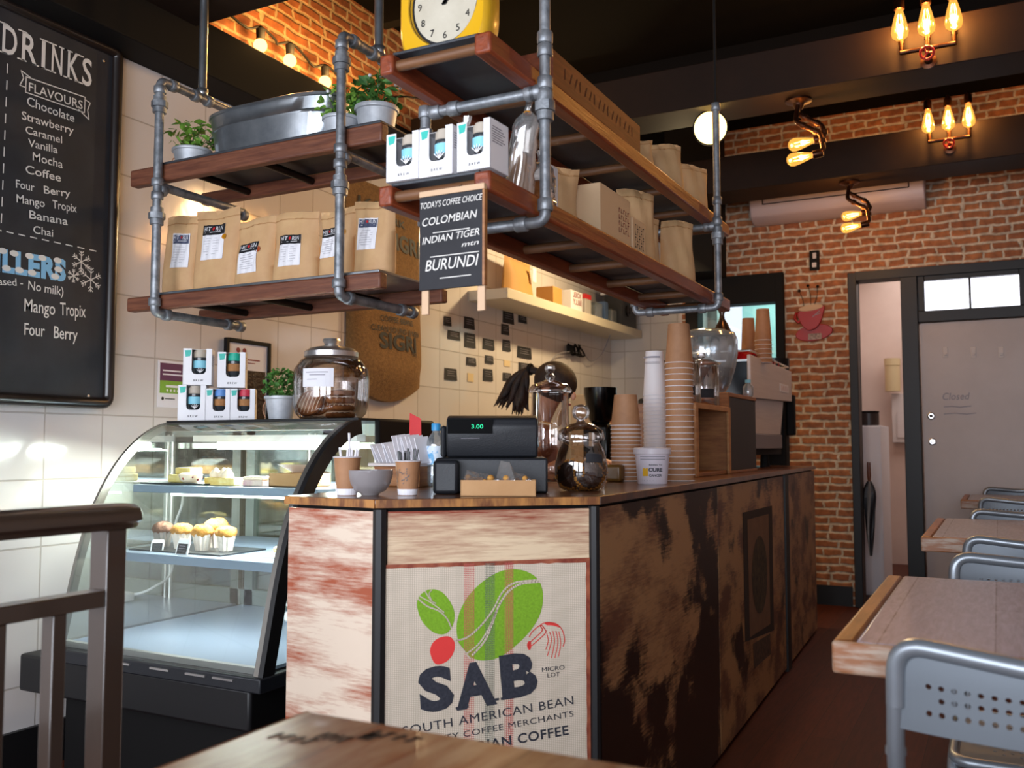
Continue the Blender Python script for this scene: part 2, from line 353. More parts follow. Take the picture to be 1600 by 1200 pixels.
M_edge = mat('worktop_edge', '#b27a3e', .45, c2='#6e4020', scale=9, stretch=(3, 3, .7), lo=.4, hi=.6)
M_pine = mat('pine_board', '#a06a3a', .5, c2='#7e4c26', scale=5, stretch=(2, 2, 12))
M_choc = mat('chocolate', '#2a1409', .4, bump=.4, bscale=60)
M_biscuit = mat('biscuit', '#a4662f', .8, c2='#7e4a1f', scale=40, bump=.8)
M_nut = mat('chopped_nut', '#d09a48', .7, c2='#a86a26', scale=60, bump=1)
M_icing = mat('icing', '#f0dcc4', .5)
M_kraftp = mat('golden_paper', '#b98845', .7)
M_teal = mat('teal_print', '#2fb3a5', .5)
M_cyan = mat('pale_blue_silicone', '#86c9dd', .5)
M_cork = mat('cork', '#b07c4c', .8, c2='#9c6a3e', scale=80)
M_mug = mat('smoked_glass_cup', '#33373b', .12)
M_lidgrey = mat('beige_lid', '#b5a99a', .5)
M_yellow = mat('yellow_enamel', '#d9a516', .35, coat=.3)
M_face = mat('clock_face', '#c9c1ae', .6, c2='#b5ac98', scale=6)
M_skin = mat('skin', '#c48a6c', .5)
M_hair = mat('brown_hair', '#180c07', .7, c2='#2c170d', scale=30, stretch=(1, 1, 1), bump=.5)
M_shirt = mat('dusty_pink_top', '#8d5b4b', .8)
M_trouser = mat('black_trousers', '#15151a', .8)
M_filament = emis('filament', '#ffb04a', 60)
M_bulb = bulbglass('amber_bulb_glass')
# ================================================================== THE SETTING
LX = -3.1; BY = 7.15; CZ = 3.62
struct('floor', G().box(-3.3, 2.2, -2.0, 10.0, -.05, 0), M_floor)
struct('ceiling', G().box(-3.3, 2.2, -2.0, 10.0, CZ, CZ+.05), M_ceil)
struct('wall_left', G().box(LX-.1, LX, -2.0, 7.95, 0, 2.74), M_tile)
struct('wall_left_upper', G().box(LX-.1, LX, -2.0, 7.95, 2.74, CZ), M_brick_l)
struct('trim_1', G().box(LX, -2.92, -2.0, 7.1, 2.72, 2.945), M_beamblk, bevel=.006)
struct('baseboard_left', G().box(LX, LX+.02, -2.0, 7.9, 0, .15), M_blacksat)
g = G()                                             # brick back wall round the servery window and the doorway
g.box(-2.2, -2.12, BY, BY+.14, 0, CZ); g.box(-2.12, -1.42, BY, BY+.14, 2.42, CZ); g.box(-2.12, -1.42, BY, BY+.14, 0, 1.15)
g.box(-1.42, -.93, BY, BY+.14, 0, CZ); g.box(-.93, .27, BY, BY+.14, 2.40, CZ); g.box(.27, 2.0, BY, BY+.14, 0, CZ)
struct('wall_back', g, M_brick_b)
struct('wall_kitchen', G().box(LX, -2.12, 7.9, 8.0, 0, CZ), M_tileb)
struct('wall_kitchen_return', G().box(-2.22, -2.2, BY, 7.9, 0, CZ), M_plaster)
struct('wall_right', G().box(2.0, 2.1, -2.0, 7.2, 0, CZ), M_plaster)
g = G(); g.box(-3.2, 2.1, -1.85, -1.72, 0, .68); g.box(-3.2, 2.1, -1.85, -1.72, 2.42, CZ)
for a, b in ((-3.2, -3.08), (-1.82, -1.58), (-.32, -.08), (1.18, 2.1)): g.box(a, b, -1.85, -1.72, .68, 2.42)
struct('wall_front', g, M_plaster)
struct('baseboard_back', G().box(-2.2, -.96, BY-.02, BY, 0, .14), M_blacksat)
struct('trim_2', G().box(-2.2, -1.84, 6.75, BY, 2.45, CZ), M_black)          # black boxed duct above the window
g = G(); g.box(LX, 2.0, 2.45, 2.75, 2.9, 3.17); struct('trim_3', g, M_beam, bevel=.004)
g = G(); g.box(LX, 2.0, 4.62, 4.9, 2.9, 3.13); struct('trim_4', g, M_beam, bevel=.004)
g = G(); g.box(-2.2, 2.0, 6.28, 6.62, 2.9, 3.145); struct('trim_5', g, M_beam, bevel=.004)
for i, y in enumerate((3.3, 4.0, 5.6)):
    struct('trim_%d' % (6+i), G().box(-2.9, 2.0, y, y+.07, 3.42, CZ), M_beamblk)
# servery window
t = bpy.data.objects.new('window_1', None); C.objects.link(t); t['kind'] = 'structure'; MW['window_1'] = Matrix.Identity(4)
g = G(); g.box(-2.16, -2.06, BY-.05, BY+.1, 1.15, 2.46); g.box(-1.46, -1.40, BY-.05, BY+.1, 1.15, 2.46); g.box(-2.06, -1.46, BY-.05, BY+.1, 2.24, 2.46); g.box(-2.06, -1.46, BY-.05, BY+.1, 1.15, 1.22)
obj('window_frame', g, M_black, t, bevel=.004)
obj('pane', G().box(-2.06, -1.46, BY+.03, BY+.036, 1.22, 2.24), M_glass, t)
M_mint = mat('mint_wall', '#a9d8d2', .6)
struct('wall_servery', G().box(-2.12, -1.28, 8.8, 8.85, 0, 3.0), M_mint)
struct('wall_servery_side', G().box(-1.28, -1.24, BY+.14, 8.85, 0, 3.0), M_mint)
struct('trim_9', G().box(-2.2, -1.24, BY+.14, 8.85, 3.0, 3.04), M_plaster)
# doorway with passage, posts and fanlight
t = bpy.data.objects.new('door_1', None); C.objects.link(t); t['kind'] = 'structure'; MW['door_1'] = Matrix.Identity(4)
g = G(); g.box(-.94, -.885, BY-.05, BY+.12, 0, 2.41); g.box(-.885, .27, BY-.05, BY+.12, 2.35, 2.41); g.box(-.585, -.475, BY-.05, BY+.12, 0, 2.35); g.box(.20, .27, BY-.05, BY+.12, 0, 2.35)
g.box(-.475, .20, BY-.04, BY+.1, 2.02, 2.10); g.box(-.475, -.43, BY-.03, BY+.1, 2.10, 2.35); g.box(.16, .2, BY-.03, BY+.1, 2.1, 2.35); g.box(-.43, .16, BY-.03, BY+.1, 2.315, 2.35)
g.box(-.15, -.135, BY-.02, BY+.05, 2.10, 2.315)
obj('door_frame', g, M_blacksat, t, bevel=.004)
leaf = obj('door_leaf', G().box(-.465, .195, BY-.012, BY+.03, .01, 2.015), M_whitedoor, t, bevel=.002)
M_fan = emis('frosted_daylight_pane', '#f4f4ff', 2.6)
obj('fanlight_pane', G().box(-.43, .16, BY+.02, BY+.03, 2.10, 2.315), M_fan, t)
for px, py in ((1455, 650), (1457, 690)):
    p = spot(px, py, 'y', BY-.012); g = G(); g.M = Matrix.Translation(p) @ Matrix.Rotation(PI/2, 4, 'X')
    g.lathe([(.026, -.001), (.026, .006), (.018, .010), (.017, .004), (.0, .004)], seg=20); obj('lock_rose', g, M_chrome, t, smooth=40)
    g = G(); g.M = Matrix.Translation(p) @ Matrix.Rotation(PI/2, 4, 'X'); g.lathe([(.012, .004), (.010, .014), (0, .015)], seg=16); obj('lock_barrel', g, M_chrome if py == 690 else M_pipedk, t, smooth=40)
Md = lambda px, py: frame(spot(px, py, 'y', BY-.0135), (1, 0, 0), (0, -1, 0))
g = G(); text(g, 'Closed', Md(1473, 625), width=.17, height=.05, shear=.2, bold=.0); stroke(g, Md(1475, 636), [(0, 0), (.05, .004), (.10, -.003), (.17, .004)], .006); stroke(g, Md(1475, 647), [(0, 0), (.07, .005), (.14, -.003), (.20, .004)], .006)
obj('pen_writing', g, M_inkgrey, t)
for px in (1477, 1521, 1564):
    p = spot(px, 551, 'y', BY-.012); g = G().box(p.x-.016, p.x+.016, p.y-.004, p.y, p.z-.035, p.z+.04); g.box(p.x-.009, p.x+.009, p.y-.014, p.y-.004, p.z-.02, p.z-.005)
    obj('adhesive_hook', g, M_plaster, t, bevel=.002)
# passage behind
g = G(); g.box(-1.24, -1.2, BY+.14, 9.9, 0, 3.0); g.box(-1.24, .5, 9.9, 9.95, 0, 3.0); g.box(.45, .5, BY+.14, 9.9, 0, 3.0)
struct('wall_passage', g, M_pinkwall)
struct('trim_10', G().box(-1.24, .5, BY+.14, 9.95, 3.0, 3.04), M_plaster)

# ================================================================== COUNTER
CT = 1.025; CB = 1.004
D_, C_, B_, A_ = (-1.60, 1.83), (-1.30, 1.80), (-.885, 2.17), (-1.03, 6.12)
counter = thing('service_counter', 'long angled coffee counter clad in distressed boards with black corner trims', 'counter', (-1.2, 3.0, 0))
M_pan1 = distressed('panel_rust_cream', 'xz', '#ddc9b4', '#a04e30', sc=(2.2, 9), thr=(.41, .60), seed=2)
M_pan2 = distressed('panel_cream_rust', 'xz', '#dfc6a4', '#8a3a22', sc=(1.5, 9), thr=(.405, .60), seed=17.3)
M_pan3 = distressed('panel_brown_worn', 'yz', '#a87d55', '#6b4430', '#220f09', sc=(2.2, 5), thr=(.46, .62), seed=9, thr2=(.525, .575), rough=.4)
M_pan4 = distressed('panel_brown_worn_b', 'yz', '#a07850', '#5e3a28', '#24120b', sc=(3.2, 5), thr=(.46, .58), seed=21, thr2=(.62, .68), rough=.4)
body = [(-1.585, 1.85), (-1.297, 1.822), (-.905, 2.175), (-1.05, 6.1), (-1.72, 6.1), (-1.72, 2.35), (-1.60, 2.2)]
obj('carcass', G().prism([(x*0.985-.018, y+.012) for x, y in body], 0.0, CB), M_black, counter)
top = [D_, C_, B_, A_, (-1.76, 6.12), (-1.76, 2.35), (-1.63, 2.18)]
obj('worktop', G().prism(top, CB, CT), [M_wood], counter, bevel=.003)
def slab(name, p, q, z0, z1, th, m, inset=.0, par=counter, **k):
    """upright board between plan points p and q, thickness th outwards"""
    p = Vector(p); q = Vector(q); u = (q-p).normalized(); n = Vector((u.y, -u.x)); p = p+u*inset; q = q-u*inset
    return obj(name, G().prism([tuple(p), tuple(p+n*th), tuple(q+n*th), tuple(q)][::-1], z0, z1), m, par, **k)
bd = [(-1.592, 1.846), (-1.297, 1.818), (-.902, 2.171)]
slab('end_panel', bd[0], bd[1], .02, CB-.008, .012, M_pan1, .004)
slab('front_panel', bd[1], bd[2], .02, CB-.008, .012, M_pan2, .016)
e0 = Vector((-.902, 2.171)); e1 = Vector((-1.046, 6.1)); sd = lambda y: tuple(e0+(e1-e0)*((y-2.171)/(6.1-2.171)))
slab('side_panel', sd(2.19), sd(3.455), .02, CB-.008, .012, M_pan3, .0)
slab('side_panel', sd(3.465), sd(4.93), .02, CB-.008, .012, M_pan4, .0)
slab('side_panel', sd(5.06), sd(6.1), .02, CB-.008, .012, M_pan4, .0)
slab('black_trim', sd(4.94), sd(5.05), .0, CB-.004, .02, M_blacksat, 0)
for (x, y), w in ((bd[1], .017), (bd[2], .015)):
    g = G(); g.lathe([(w, 0), (w, CB-.003)], (x+.003, y-.006, 0), 8); obj('corner_trim', g, M_blacksat, counter)
slab('shadow_strip', (-1.600, 1.832), (-1.299, 1.803), CB-.008, CB, .0, M_black, .0) if 0 else None
for p, q in ((D_, C_), (C_, B_), (B_, A_)): slab('edge_strip', p, q, CB+.001, CT-.001, .003, M_edge if p != B_ else M_wood, .001)

# printed coffee sack on the front panel
u2 = (Vector(bd[2])-Vector(bd[1])).normalized(); n2 = Vector((u2.y, -u2.x)); base3 = Vector((bd[1][0], bd[1][1], 0))+Vector((n2.x, n2.y, 0))*.012
def onpanel(px, py, e=.0):
    r = fwv + rtv*((px-800)/FOC)+upv*((600-py)/FOC); o = Vector((0, 0, EYE)); nn = Vector((n2.x, n2.y, 0)); t_ = (base3-o).dot(nn)/r.dot(nn); return o+r*t_+nn*e
tl = onpanel(601, 885); tr_ = onpanel(915, 877); BW = (tr_-tl).length; SS = BW/1252.0
MS = lambda e: frame(Vector((tl.x, tl.y, (tl.z+tr_.z)/2))+Vector((n2.x, n2.y, 0))*e, (u2.x, u2.y, 0), (n2.x, n2.y, 0))
m, t_, b_, o_ = nt('burlap_print'); N = t_.nodes; L = t_.links
tc = N.new('ShaderNodeTexCoord'); vm = N.new('ShaderNodeMapping'); vm.inputs['Rotation'].default_value = (0, 0, -math.atan2(u2.y, u2.x)); L.new(tc.outputs['Object'], vm.inputs[0])
w1 = N.new('ShaderNodeTexWave'); w1.bands_direction = 'X'; w1.inputs['Scale'].default_value = 62; w1.inputs['Distortion'].default_value = .6; w1.inputs['Detail Scale'].default_value = 4; L.new(vm.outputs[0], w1.inputs[0])
w2 = N.new('ShaderNodeTexWave'); w2.bands_direction = 'Z'; w2.inputs['Scale'].default_value = 75; w2.inputs['Distortion'].default_value = .6; L.new(vm.outputs[0], w2.inputs[0])
mm = N.new('ShaderNodeMath'); mm.operation = 'MULTIPLY'; L.new(w1.outputs['Fac'], mm.inputs[0]); L.new(w2.outputs['Fac'], mm.inputs[1])
cr = N.new('ShaderNodeValToRGB'); cr.color_ramp.elements[0].color = lin('#b9aa96'); cr.color_ramp.elements[1].color = lin('#d9cbb9'); cr.color_ramp.elements[1].position = .35; L.new(mm.outputs[0], cr.inputs[0]); L.new(cr.outputs[0], b_.inputs['Base Color']); b_.inputs['Roughness'].default_value = .9
M_burlap = m
g = G(); g.M = MS(0.001)
edge = [(0, 20)]; n_ = 26
pts = [(x*SS, -8*SS+rnd.uniform(-2, 2)*SS*1.5) for x in [1252*i/n_ for i in range(n_+1)]] + [(1252*SS+rnd.uniform(-4, 3)*SS, -1480*SS*i/n_) for i in range(1, n_+1)] + [(1252*SS*(1-i/n_), -1480*SS+rnd.uniform(-2, 2)*SS) for i in range(1, n_)] + [(rnd.uniform(-3, 4)*SS, -1480*SS*(1-i/n_)) for i in range(n_)]
g.prism(pts, 0, .0015); sack = obj('burlap_print', g, M_burlap, counter); tag(sack, 'pale woven coffee sack print with green beans logo')
g = G(); g.M = MS(.0006); r_ = 26*SS
g.prism([(-r_, r_*.5), (-r_, -1500*SS), (1252*SS+r_, -1500*SS), (1252*SS+r_, r_*.7)][::-1], 0, .0012); obj('sack_border', g, mat('rust_stain', '#7a2e1c', .6, c2='#a35a3c', scale=30), counter)
P2 = lambda x, y: ((x-45)*SS, -(y-22)*SS)
def stripe(nm, x0, x1, c, al):
    m, t_, b_, o_ = nt(nm); b_.inputs['Base Color'].default_value = lin(c); b_.inputs['Roughness'].default_value = .9
    N = t_.nodes; L = t_.links; tc = N.new('ShaderNodeTexCoord'); vm = N.new('ShaderNodeMapping'); vm.inputs['Rotation'].default_value = (0, 0, -math.atan2(u2.y, u2.x)); L.new(tc.outputs['Object'], vm.inputs[0])
    w1 = N.new('ShaderNodeTexChecker'); w1.inputs['Scale'].default_value = 330; rr = N.new('ShaderNodeMapping'); rr.inputs['Rotation'].default_value = (0, PI/4, 0); L.new(vm.outputs[0], rr.inputs[0]); L.new(rr.outputs[0], w1.inputs[0])
    mu = N.new('ShaderNodeMath'); mu.operation = 'MULTIPLY'; mu.inputs[1].default_value = al; L.new(w1.outputs['Fac'], mu.inputs[0]); tr = N.new('ShaderNodeBsdfTransparent'); mx = N.new('ShaderNodeMixShader'); L.new(mu.outputs[0], mx.inputs[0]); L.new(tr.outputs[0], mx.inputs[1]); L.new(b_.outputs[0], mx.inputs[2]); L.new(mx.outputs[0], o_.inputs[0])
    g = G(); M_ = MS(.0034); a = P2(x0, 15); b = P2(x1, 1480); g.add([M_ @ Vector(q) for q in ((a[0], a[1], 0), (a[0], b[1], 0), (b[0], b[1], 0), (b[0], a[1], 0))], [(0, 1, 2, 3)]); obj('woven_stripe', g, m, sack)
def smooth_poly(pts, n=6):
    out = []; k = len(pts)
    for i in range(k):
        p0, p1, p2, p3 = [Vector(pts[(i+j-1) % k]) for j in range(4)]
        for s in range(n):
            t = s/n; out.append(tuple(.5*((2*p1)+(-p0+p2)*t+(2*p0-5*p1+4*p2-p3)*t*t+(-p0+3*p1-3*p2+p3)*t**3)))
    return out
def spline(pts, n=6):
    out = []; k = len(pts)
    for i in range(k-1):
        p0 = Vector(pts[max(i-1, 0)]); p1 = Vector(pts[i]); p2 = Vector(pts[i+1]); p3 = Vector(pts[min(i+2, k-1)])
        for s in range(n):
            t = s/n; out.append(.5*((2*p1)+(-p0+p2)*t+(2*p0-5*p1+4*p2-p3)*t*t+(-p0+3*p1-3*p2+p3)*t**3))
    out.append(Vector(pts[-1])); return out
def poly(g, M_, pts): g.add([M_ @ Vector((p[0], p[1], 0)) for p in pts], [tuple(range(len(pts)))])
M_green = mat('bean_green_print', '#7fae22', .85, c2='#6f9a1c', scale=200); M_logored = mat('bean_red_print', '#dc3a36', .85); M_navy = mat('stencil_navy', '#22242e', .85, c2='#33353f', scale=150)
M1 = MS(.0031); M2 = MS(.0040)
g = G(); poly(g, M1, smooth_poly([P2(*p) for p in ((478, 420), (490, 320), (545, 215), (640, 125), (760, 65), (880, 65), (975, 115), (1015, 200), (1005, 320), (940, 430), (830, 530), (720, 590), (600, 590), (510, 520))]))
poly(g, M1, smooth_poly([P2(*p) for p in ((238, 250), (255, 195), (310, 162), (380, 175), (435, 235), (465, 310), (450, 390), (400, 430), (330, 410), (265, 340))]))
obj('green_beans', g, M_green, sack)
g = G(); poly(g, M1, smooth_poly([P2(*p) for p in ((318, 530), (335, 475), (385, 445), (440, 447), (468, 490), (455, 550), (410, 595), (350, 600))])); obj('red_bean', g, M_logored, sack)
g = G()
for pts, w in ((((470, 470), (540, 455), (620, 395), (700, 300), (760, 195), (840, 140), (990, 130)), 11), (((575, 560), (650, 480), (700, 370), (740, 270), (800, 190), (880, 148), (1000, 140)), 13), (((530, 555), (610, 500), (680, 400), (720, 310)), 10), (((480, 478), (560, 580)), 9),
               (((240, 210), (300, 260), (370, 290), (420, 340), (445, 395)), 9), (((255, 200), (330, 245), (400, 300)), 7), (((285, 170), (320, 225), (350, 245)), 7), (((325, 165), (310, 190), (330, 235)), 6)):
    stroke(g, M2, spline([P2(*p) for p in pts]), w*SS)
obj('bean_creases', g, M_burlap, sack)
stripe('red_stripe', 522, 588, '#d86a64', .6); stripe('red_stripe_b', 775, 830, '#d86a64', .6); stripe('grey_stripe', 650, 712, '#6f7a6c', .55)
g = G(); a5 = math.radians(5.2)
for ch, x, y, w, h in (('S', 262, 868, 208, 232), ('A', 478, 866, 250, 240), ('B', 760, 822, 228, 238)):
    T = MS(.0036) @ Matrix.Translation((*P2(x, y), 0)) @ Matrix.Rotation(a5, 4, 'Z')
    text(g, ch, T, width=w*SS, height=h*SS, bold=.05)
for x, y, w, rr in ((478, 868, 70, a5), (655, 838, 80, a5), (755, 830, 70, a5), (757, 608, 70, a5)):      # slab serifs
    stroke(g, MS(.0037), [P2(x, y), (P2(x, y)[0]+w*SS*math.cos(rr), P2(x, y)[1]+w*SS*math.sin(rr))], 15*SS)

obj('big_letters', g, M_navy, sack)
g = G()
for s, x, y, x2, y2, h, bo in (('SOUTH AMERICAN BEAN', 160, 1003, 1212, 893, 52, .0), ('SPECIALTY COFFEE MERCHANTS', 150, 1080, 1212, 965, 36, .0), ('BRIAN COFFEE', 560, 1130, 1180, 1072, 56, .02)):
    a = P2(x, y); b = P2(x2, y2); w = math.hypot(b[0]-a[0], b[1]-a[1]); T = MS(.0036) @ Matrix.Translation((*a, 0)) @ Matrix.Rotation(math.atan2(b[1]-a[1], b[0]-a[0]), 4, 'Z')
    text(g, s, T, width=w, height=h*SS, bold=bo, sp=1.08)
text(g, 'MICRO', MS(.0036) @ Matrix.Translation((*P2(1010, 686), 0)) @ Matrix.Rotation(a5*.6, 4, 'Z'), width=145*SS, height=26*SS)
text(g, 'LOT', MS(.0036) @ Matrix.Translation((*P2(1045, 722), 0)) @ Matrix.Rotation(a5*.6, 4, 'Z'), width=78*SS, height=26*SS)
obj('small_lettering', g, M_navy, sack)
g = G()                                             # red line drawing of a bird's head
for pts, w in ((((935, 545), (930, 510), (1010, 440), (1000, 405), (1040, 390), (1100, 400), (1140, 440), (1155, 500), (1145, 540)), 6), (((945, 525), (1030, 455), (1025, 425), (1000, 405), (950, 440), (930, 470)), 6), (((1060, 450), (1070, 500), (1045, 590)), 5), (((1080, 445), (1090, 510), (1070, 605)), 5), (((1100, 445), (1112, 515), (1092, 605)), 5), (((1118, 450), (1130, 520), (1115, 600)), 5), (((1040, 455), (1050, 500), (1035, 550)), 5)):
    stroke(g, M1, spline([P2(*p) for p in pts]), w*SS)
poly(g, M1, smooth_poly([P2(*p) for p in ((915, 520), (925, 497), (940, 505), (940, 540), (925, 548))])); poly(g, M1, smooth_poly([P2(*p) for p in ((1030, 388), (1080, 392), (1130, 425), (1080, 410), (1040, 405))]))
obj('bird_drawing', g, M_logored, sack)
# faded printed sack on the side of the counter
ns = Vector((math.cos(math.atan2((e0-e1).y, (e0-e1).x)), 0))
us = (e1-e0).normalized(); nS = Vector((us.y, -us.x))
def onside(px, py, e=.0):
    r = fwv+rtv*((px-800)/FOC)+upv*((600-py)/FOC); o = Vector((0, 0, EYE)); nn = Vector((nS.x, nS.y, 0)); b0 = Vector((e0.x, e0.y, 0))+nn*.012
    return o+r*((b0-o).dot(nn)/r.dot(nn))+nn*e
M_sack2 = mat('faded_sack_print', '#70503a', .8, c2='#634733', scale=14); M_sack2b = mat('sack_print_border', '#241510', .8)
g = G(); g.add([onside(1160, 801, .001), onside(1164, 1003, .001), onside(1209, 985, .001), onside(1206, 790, .001)], [(0, 1, 2, 3)]); s2 = obj('faded_print', g, M_sack2b, counter)
g = G(); g.add([onside(1167, 812, .002), onside(1171, 996, .002), onside(1203, 975, .002), onside(1200, 803, .002)], [(0, 1, 2, 3)]); obj('print_ground', g, M_sack2, s2)
g = G(); q = [onside(1186+12*math.cos(a), 897+(62 if math.sin(a) > 0 else 60)*math.sin(a), .003) for a in [2*PI*k/24 for k in range(24)]]; g.add(q, [tuple(range(24))]); obj('dark_oval', g, mat('oval_print', '#1e1610', .8, c2='#4a3a22', scale=40), s2)
g = G(); g.add([onside(1176, 1006, .001), onside(1178, 1045, .001), onside(1204, 1022, .001), onside(1203, 990, .001)], [(0, 1, 2, 3)]); obj('small_print', g, mat('small_sack_print', '#2c1d14', .8, c2='#5a4130', scale=50), counter)
# ================================================================== HANGING PIPE SHELVES
def collar(g, p, d, r=.019, l=.028):
    p = Vector(p); d = Vector(d).normalized(); g.tube([p-d*l/2, p-d*l*.42, p+d*l*.42, p+d*l/2], [r*.9, r, r, r*.9], 12)
def union(g, p, d, r=.024):
    p = Vector(p); d = Vector(d).normalized()
    for o, rr, l, sg in ((-.022, .9, .02, 12), (0, 1.1, .022, 8), (.022, .85, .018, 12)): g.tube([p+d*(o-l/2), p+d*(o+l/2)], r*rr, sg)
def pipe(par, name, pts, r=None, rad=.03, collars=(), unions=(), mat_=None, label=None):
    r = r or (.0160 if par.name == 'hanging_pipe_shelf' else .0128); g = G(); g.tube(fillet(pts, rad, 6), r, 14)
    for p, d in collars: collar(g, p, d, r*1.4)
    for p, d in unions: union(g, p, d, r*1.7)
    o = obj(name, g, mat_ or M_pipe, par, smooth=45)
    if label: tag(o, label)
    return o
def board(par, name, x0, x1, y0, y1, z0, z1, m): return obj(name, G().box(x0, x1, y0, y1, z0, z1), m, par, bevel=.006)

ls = thing('hanging_pipe_shelf', 'two-tier shelf of rusty red beams on grey pipes above the glass display case', 'shelf', (-2.28, 2.57, 1.60))
for zt in (2.183, 1.700):
    board(ls, 'front_plank', -2.86, -1.712, 2.385, 2.425, zt-(.063 if zt > 2 else .052), zt, M_rustx)
    board(ls, 'back_plank', -2.86, -1.70, 2.735, 2.775, zt-.05, zt, M_rustx)
    obj('deck', G().box(-2.72, -1.72, 2.39, 2.77, zt, zt+.009), M_deck if zt > 2 else M_zinc, ls, bevel=.002)
    for x in (-2.60, -2.28, -1.97): obj('rung', G().tube([(x, 2.43, zt-.03), (x, 2.73, zt-.03)], .014, 10), M_pipedk, ls, smooth=40)
for X in (-2.69, -1.858):
    yf = 2.365; yb = 2.80 if X < -2 else 2.79
    pipe(ls, 'upright_pipe', [(X, yf+.05, 2.49), (X, yf, 2.49), (X, yf, 1.63), (X, yf+.05, 1.63)], unions=[((X, yf, 2.40), (0, 0, 1)), ((X, yf, 1.985 if X < -2 else 1.99), (0, 0, 1))],
         collars=[((X, yf, 2.455), (0, 0, 1)), ((X, yf, 2.11), (0, 0, 1)), ((X, yf, 2.06), (0, 0, 1)), ((X, yf, 1.67), (0, 0, 1))])
    pipe(ls, 'top_cross_pipe', [(X, yf+.05, 2.49), (X, yb, 2.49)], collars=[((X, yf+.06, 2.49), (0, 1, 0)), ((X, 2.535, 2.49), (0, 1, 0)), ((X, 2.60, 2.49), (0, 1, 0)), ((X, yb, 2.49), (0, 1, 0))])
    pipe(ls, 'middle_cross_pipe', [(X, yf, 2.098), (X, yb, 2.098)], mat_=M_pipe, collars=[((X, yf+.02, 2.085), (0, 1, 0)), ((X, yb-.05, 2.085), (0, 1, 0)), ((X, yb, 2.085), (0, 1, 0))])
    pipe(ls, 'bottom_cross_pipe', [(X, yf+.05, 1.63), (X, yb, 1.63)], collars=[((X, yf+.055, 1.63), (0, 1, 0)), ((X, yb-.07, 1.63), (0, 1, 0)), ((X, yb-.005, 1.63), (0, 1, 0))])
    pipe(ls, 'ceiling_pipe', [(X, 2.568, 2.49), (X, 2.568, 2.9)], collars=[((X, 2.568, 2.515), (0, 0, 1))], mat_=M_zinc)

rs = thing('hanging_pipe_shelf', 'long two-tier red beam shelf on grey pipes hanging over the counter, with clock on top', 'shelf', (-1.04, 2.6, 1.66))
for zt in (2.010, 1.716):
    board(rs, 'outer_plank', -.945, -.905, 1.64, 3.57, zt-.046, zt, M_rusty)
    board(rs, 'inner_plank', -1.185, -1.15, 1.64, 3.57, zt-.046, zt, M_rusty)
    obj('deck', G().box(-1.16, -.94, 1.655, 3.56, zt, zt+.007), M_deck, rs, bevel=.002)
    for k in range(7): y = 1.665+.31*k; obj('rung', G().tube([(-1.16, y, zt-.022), (-.93, y, zt-.022)], .0125, 10), M_dowel, rs, smooth=40)
for Y in (1.86, 3.32):
    xo, xi, zb = -.885, -1.205, 1.652; f = Y < 2
    pipe(rs, 'upright_pipe', [(xo-.05, Y, zb), (xo, Y, zb), (xo, Y, 3.42 if f else 2.40)], mat_=M_pipe,
         unions=[((xo, Y, 1.915), (0, 0, 1))], collars=[((xo, Y, 1.69), (0, 0, 1)), ((xo, Y, 1.97), (0, 0, 1)), ((xo, Y, 2.045), (0, 0, 1)), ((xo, Y, 1.94), (0, 0, 1))]+([((xo, Y, 2.075), (0, 0, 1))] if f else [((xo, Y, 2.395), (0, 0, 1))]))
    if not f: g = G().tube([(xo, Y, 2.40), (xo, Y, CZ)], .006, 8); obj('hanger_rod', g, M_black, rs)
    else: pass
    pipe(rs, 'upper_cross_pipe', [(xo, Y, 1.952), (xi, Y, 1.952)], collars=[((xo-.022, Y, 1.952), (1, 0, 0)), ((xo-.035, Y, 1.952), (1, 0, 0)), ((xi+.03, Y, 1.952), (1, 0, 0)), ((xi+.08, Y, 1.952), (1, 0, 0))])
    pipe(rs, 'inner_upright_pipe', [(xi, Y, 1.97), (xi, Y, zb), (xi+.05, Y, zb)], unions=[((xi, Y, 1.86), (0, 0, 1))], collars=[((xi, Y, 1.955), (0, 0, 1)), ((xi, Y, 1.90), (0, 0, 1)), ((xi, Y, 1.69), (0, 0, 1))])
    pipe(rs, 'bottom_cross_pipe', [(xo-.05, Y, zb), (xi+.05, Y, zb)], collars=[((xo-.06, Y, zb), (1, 0, 0)), ((xi+.06, Y, zb), (1, 0, 0))])

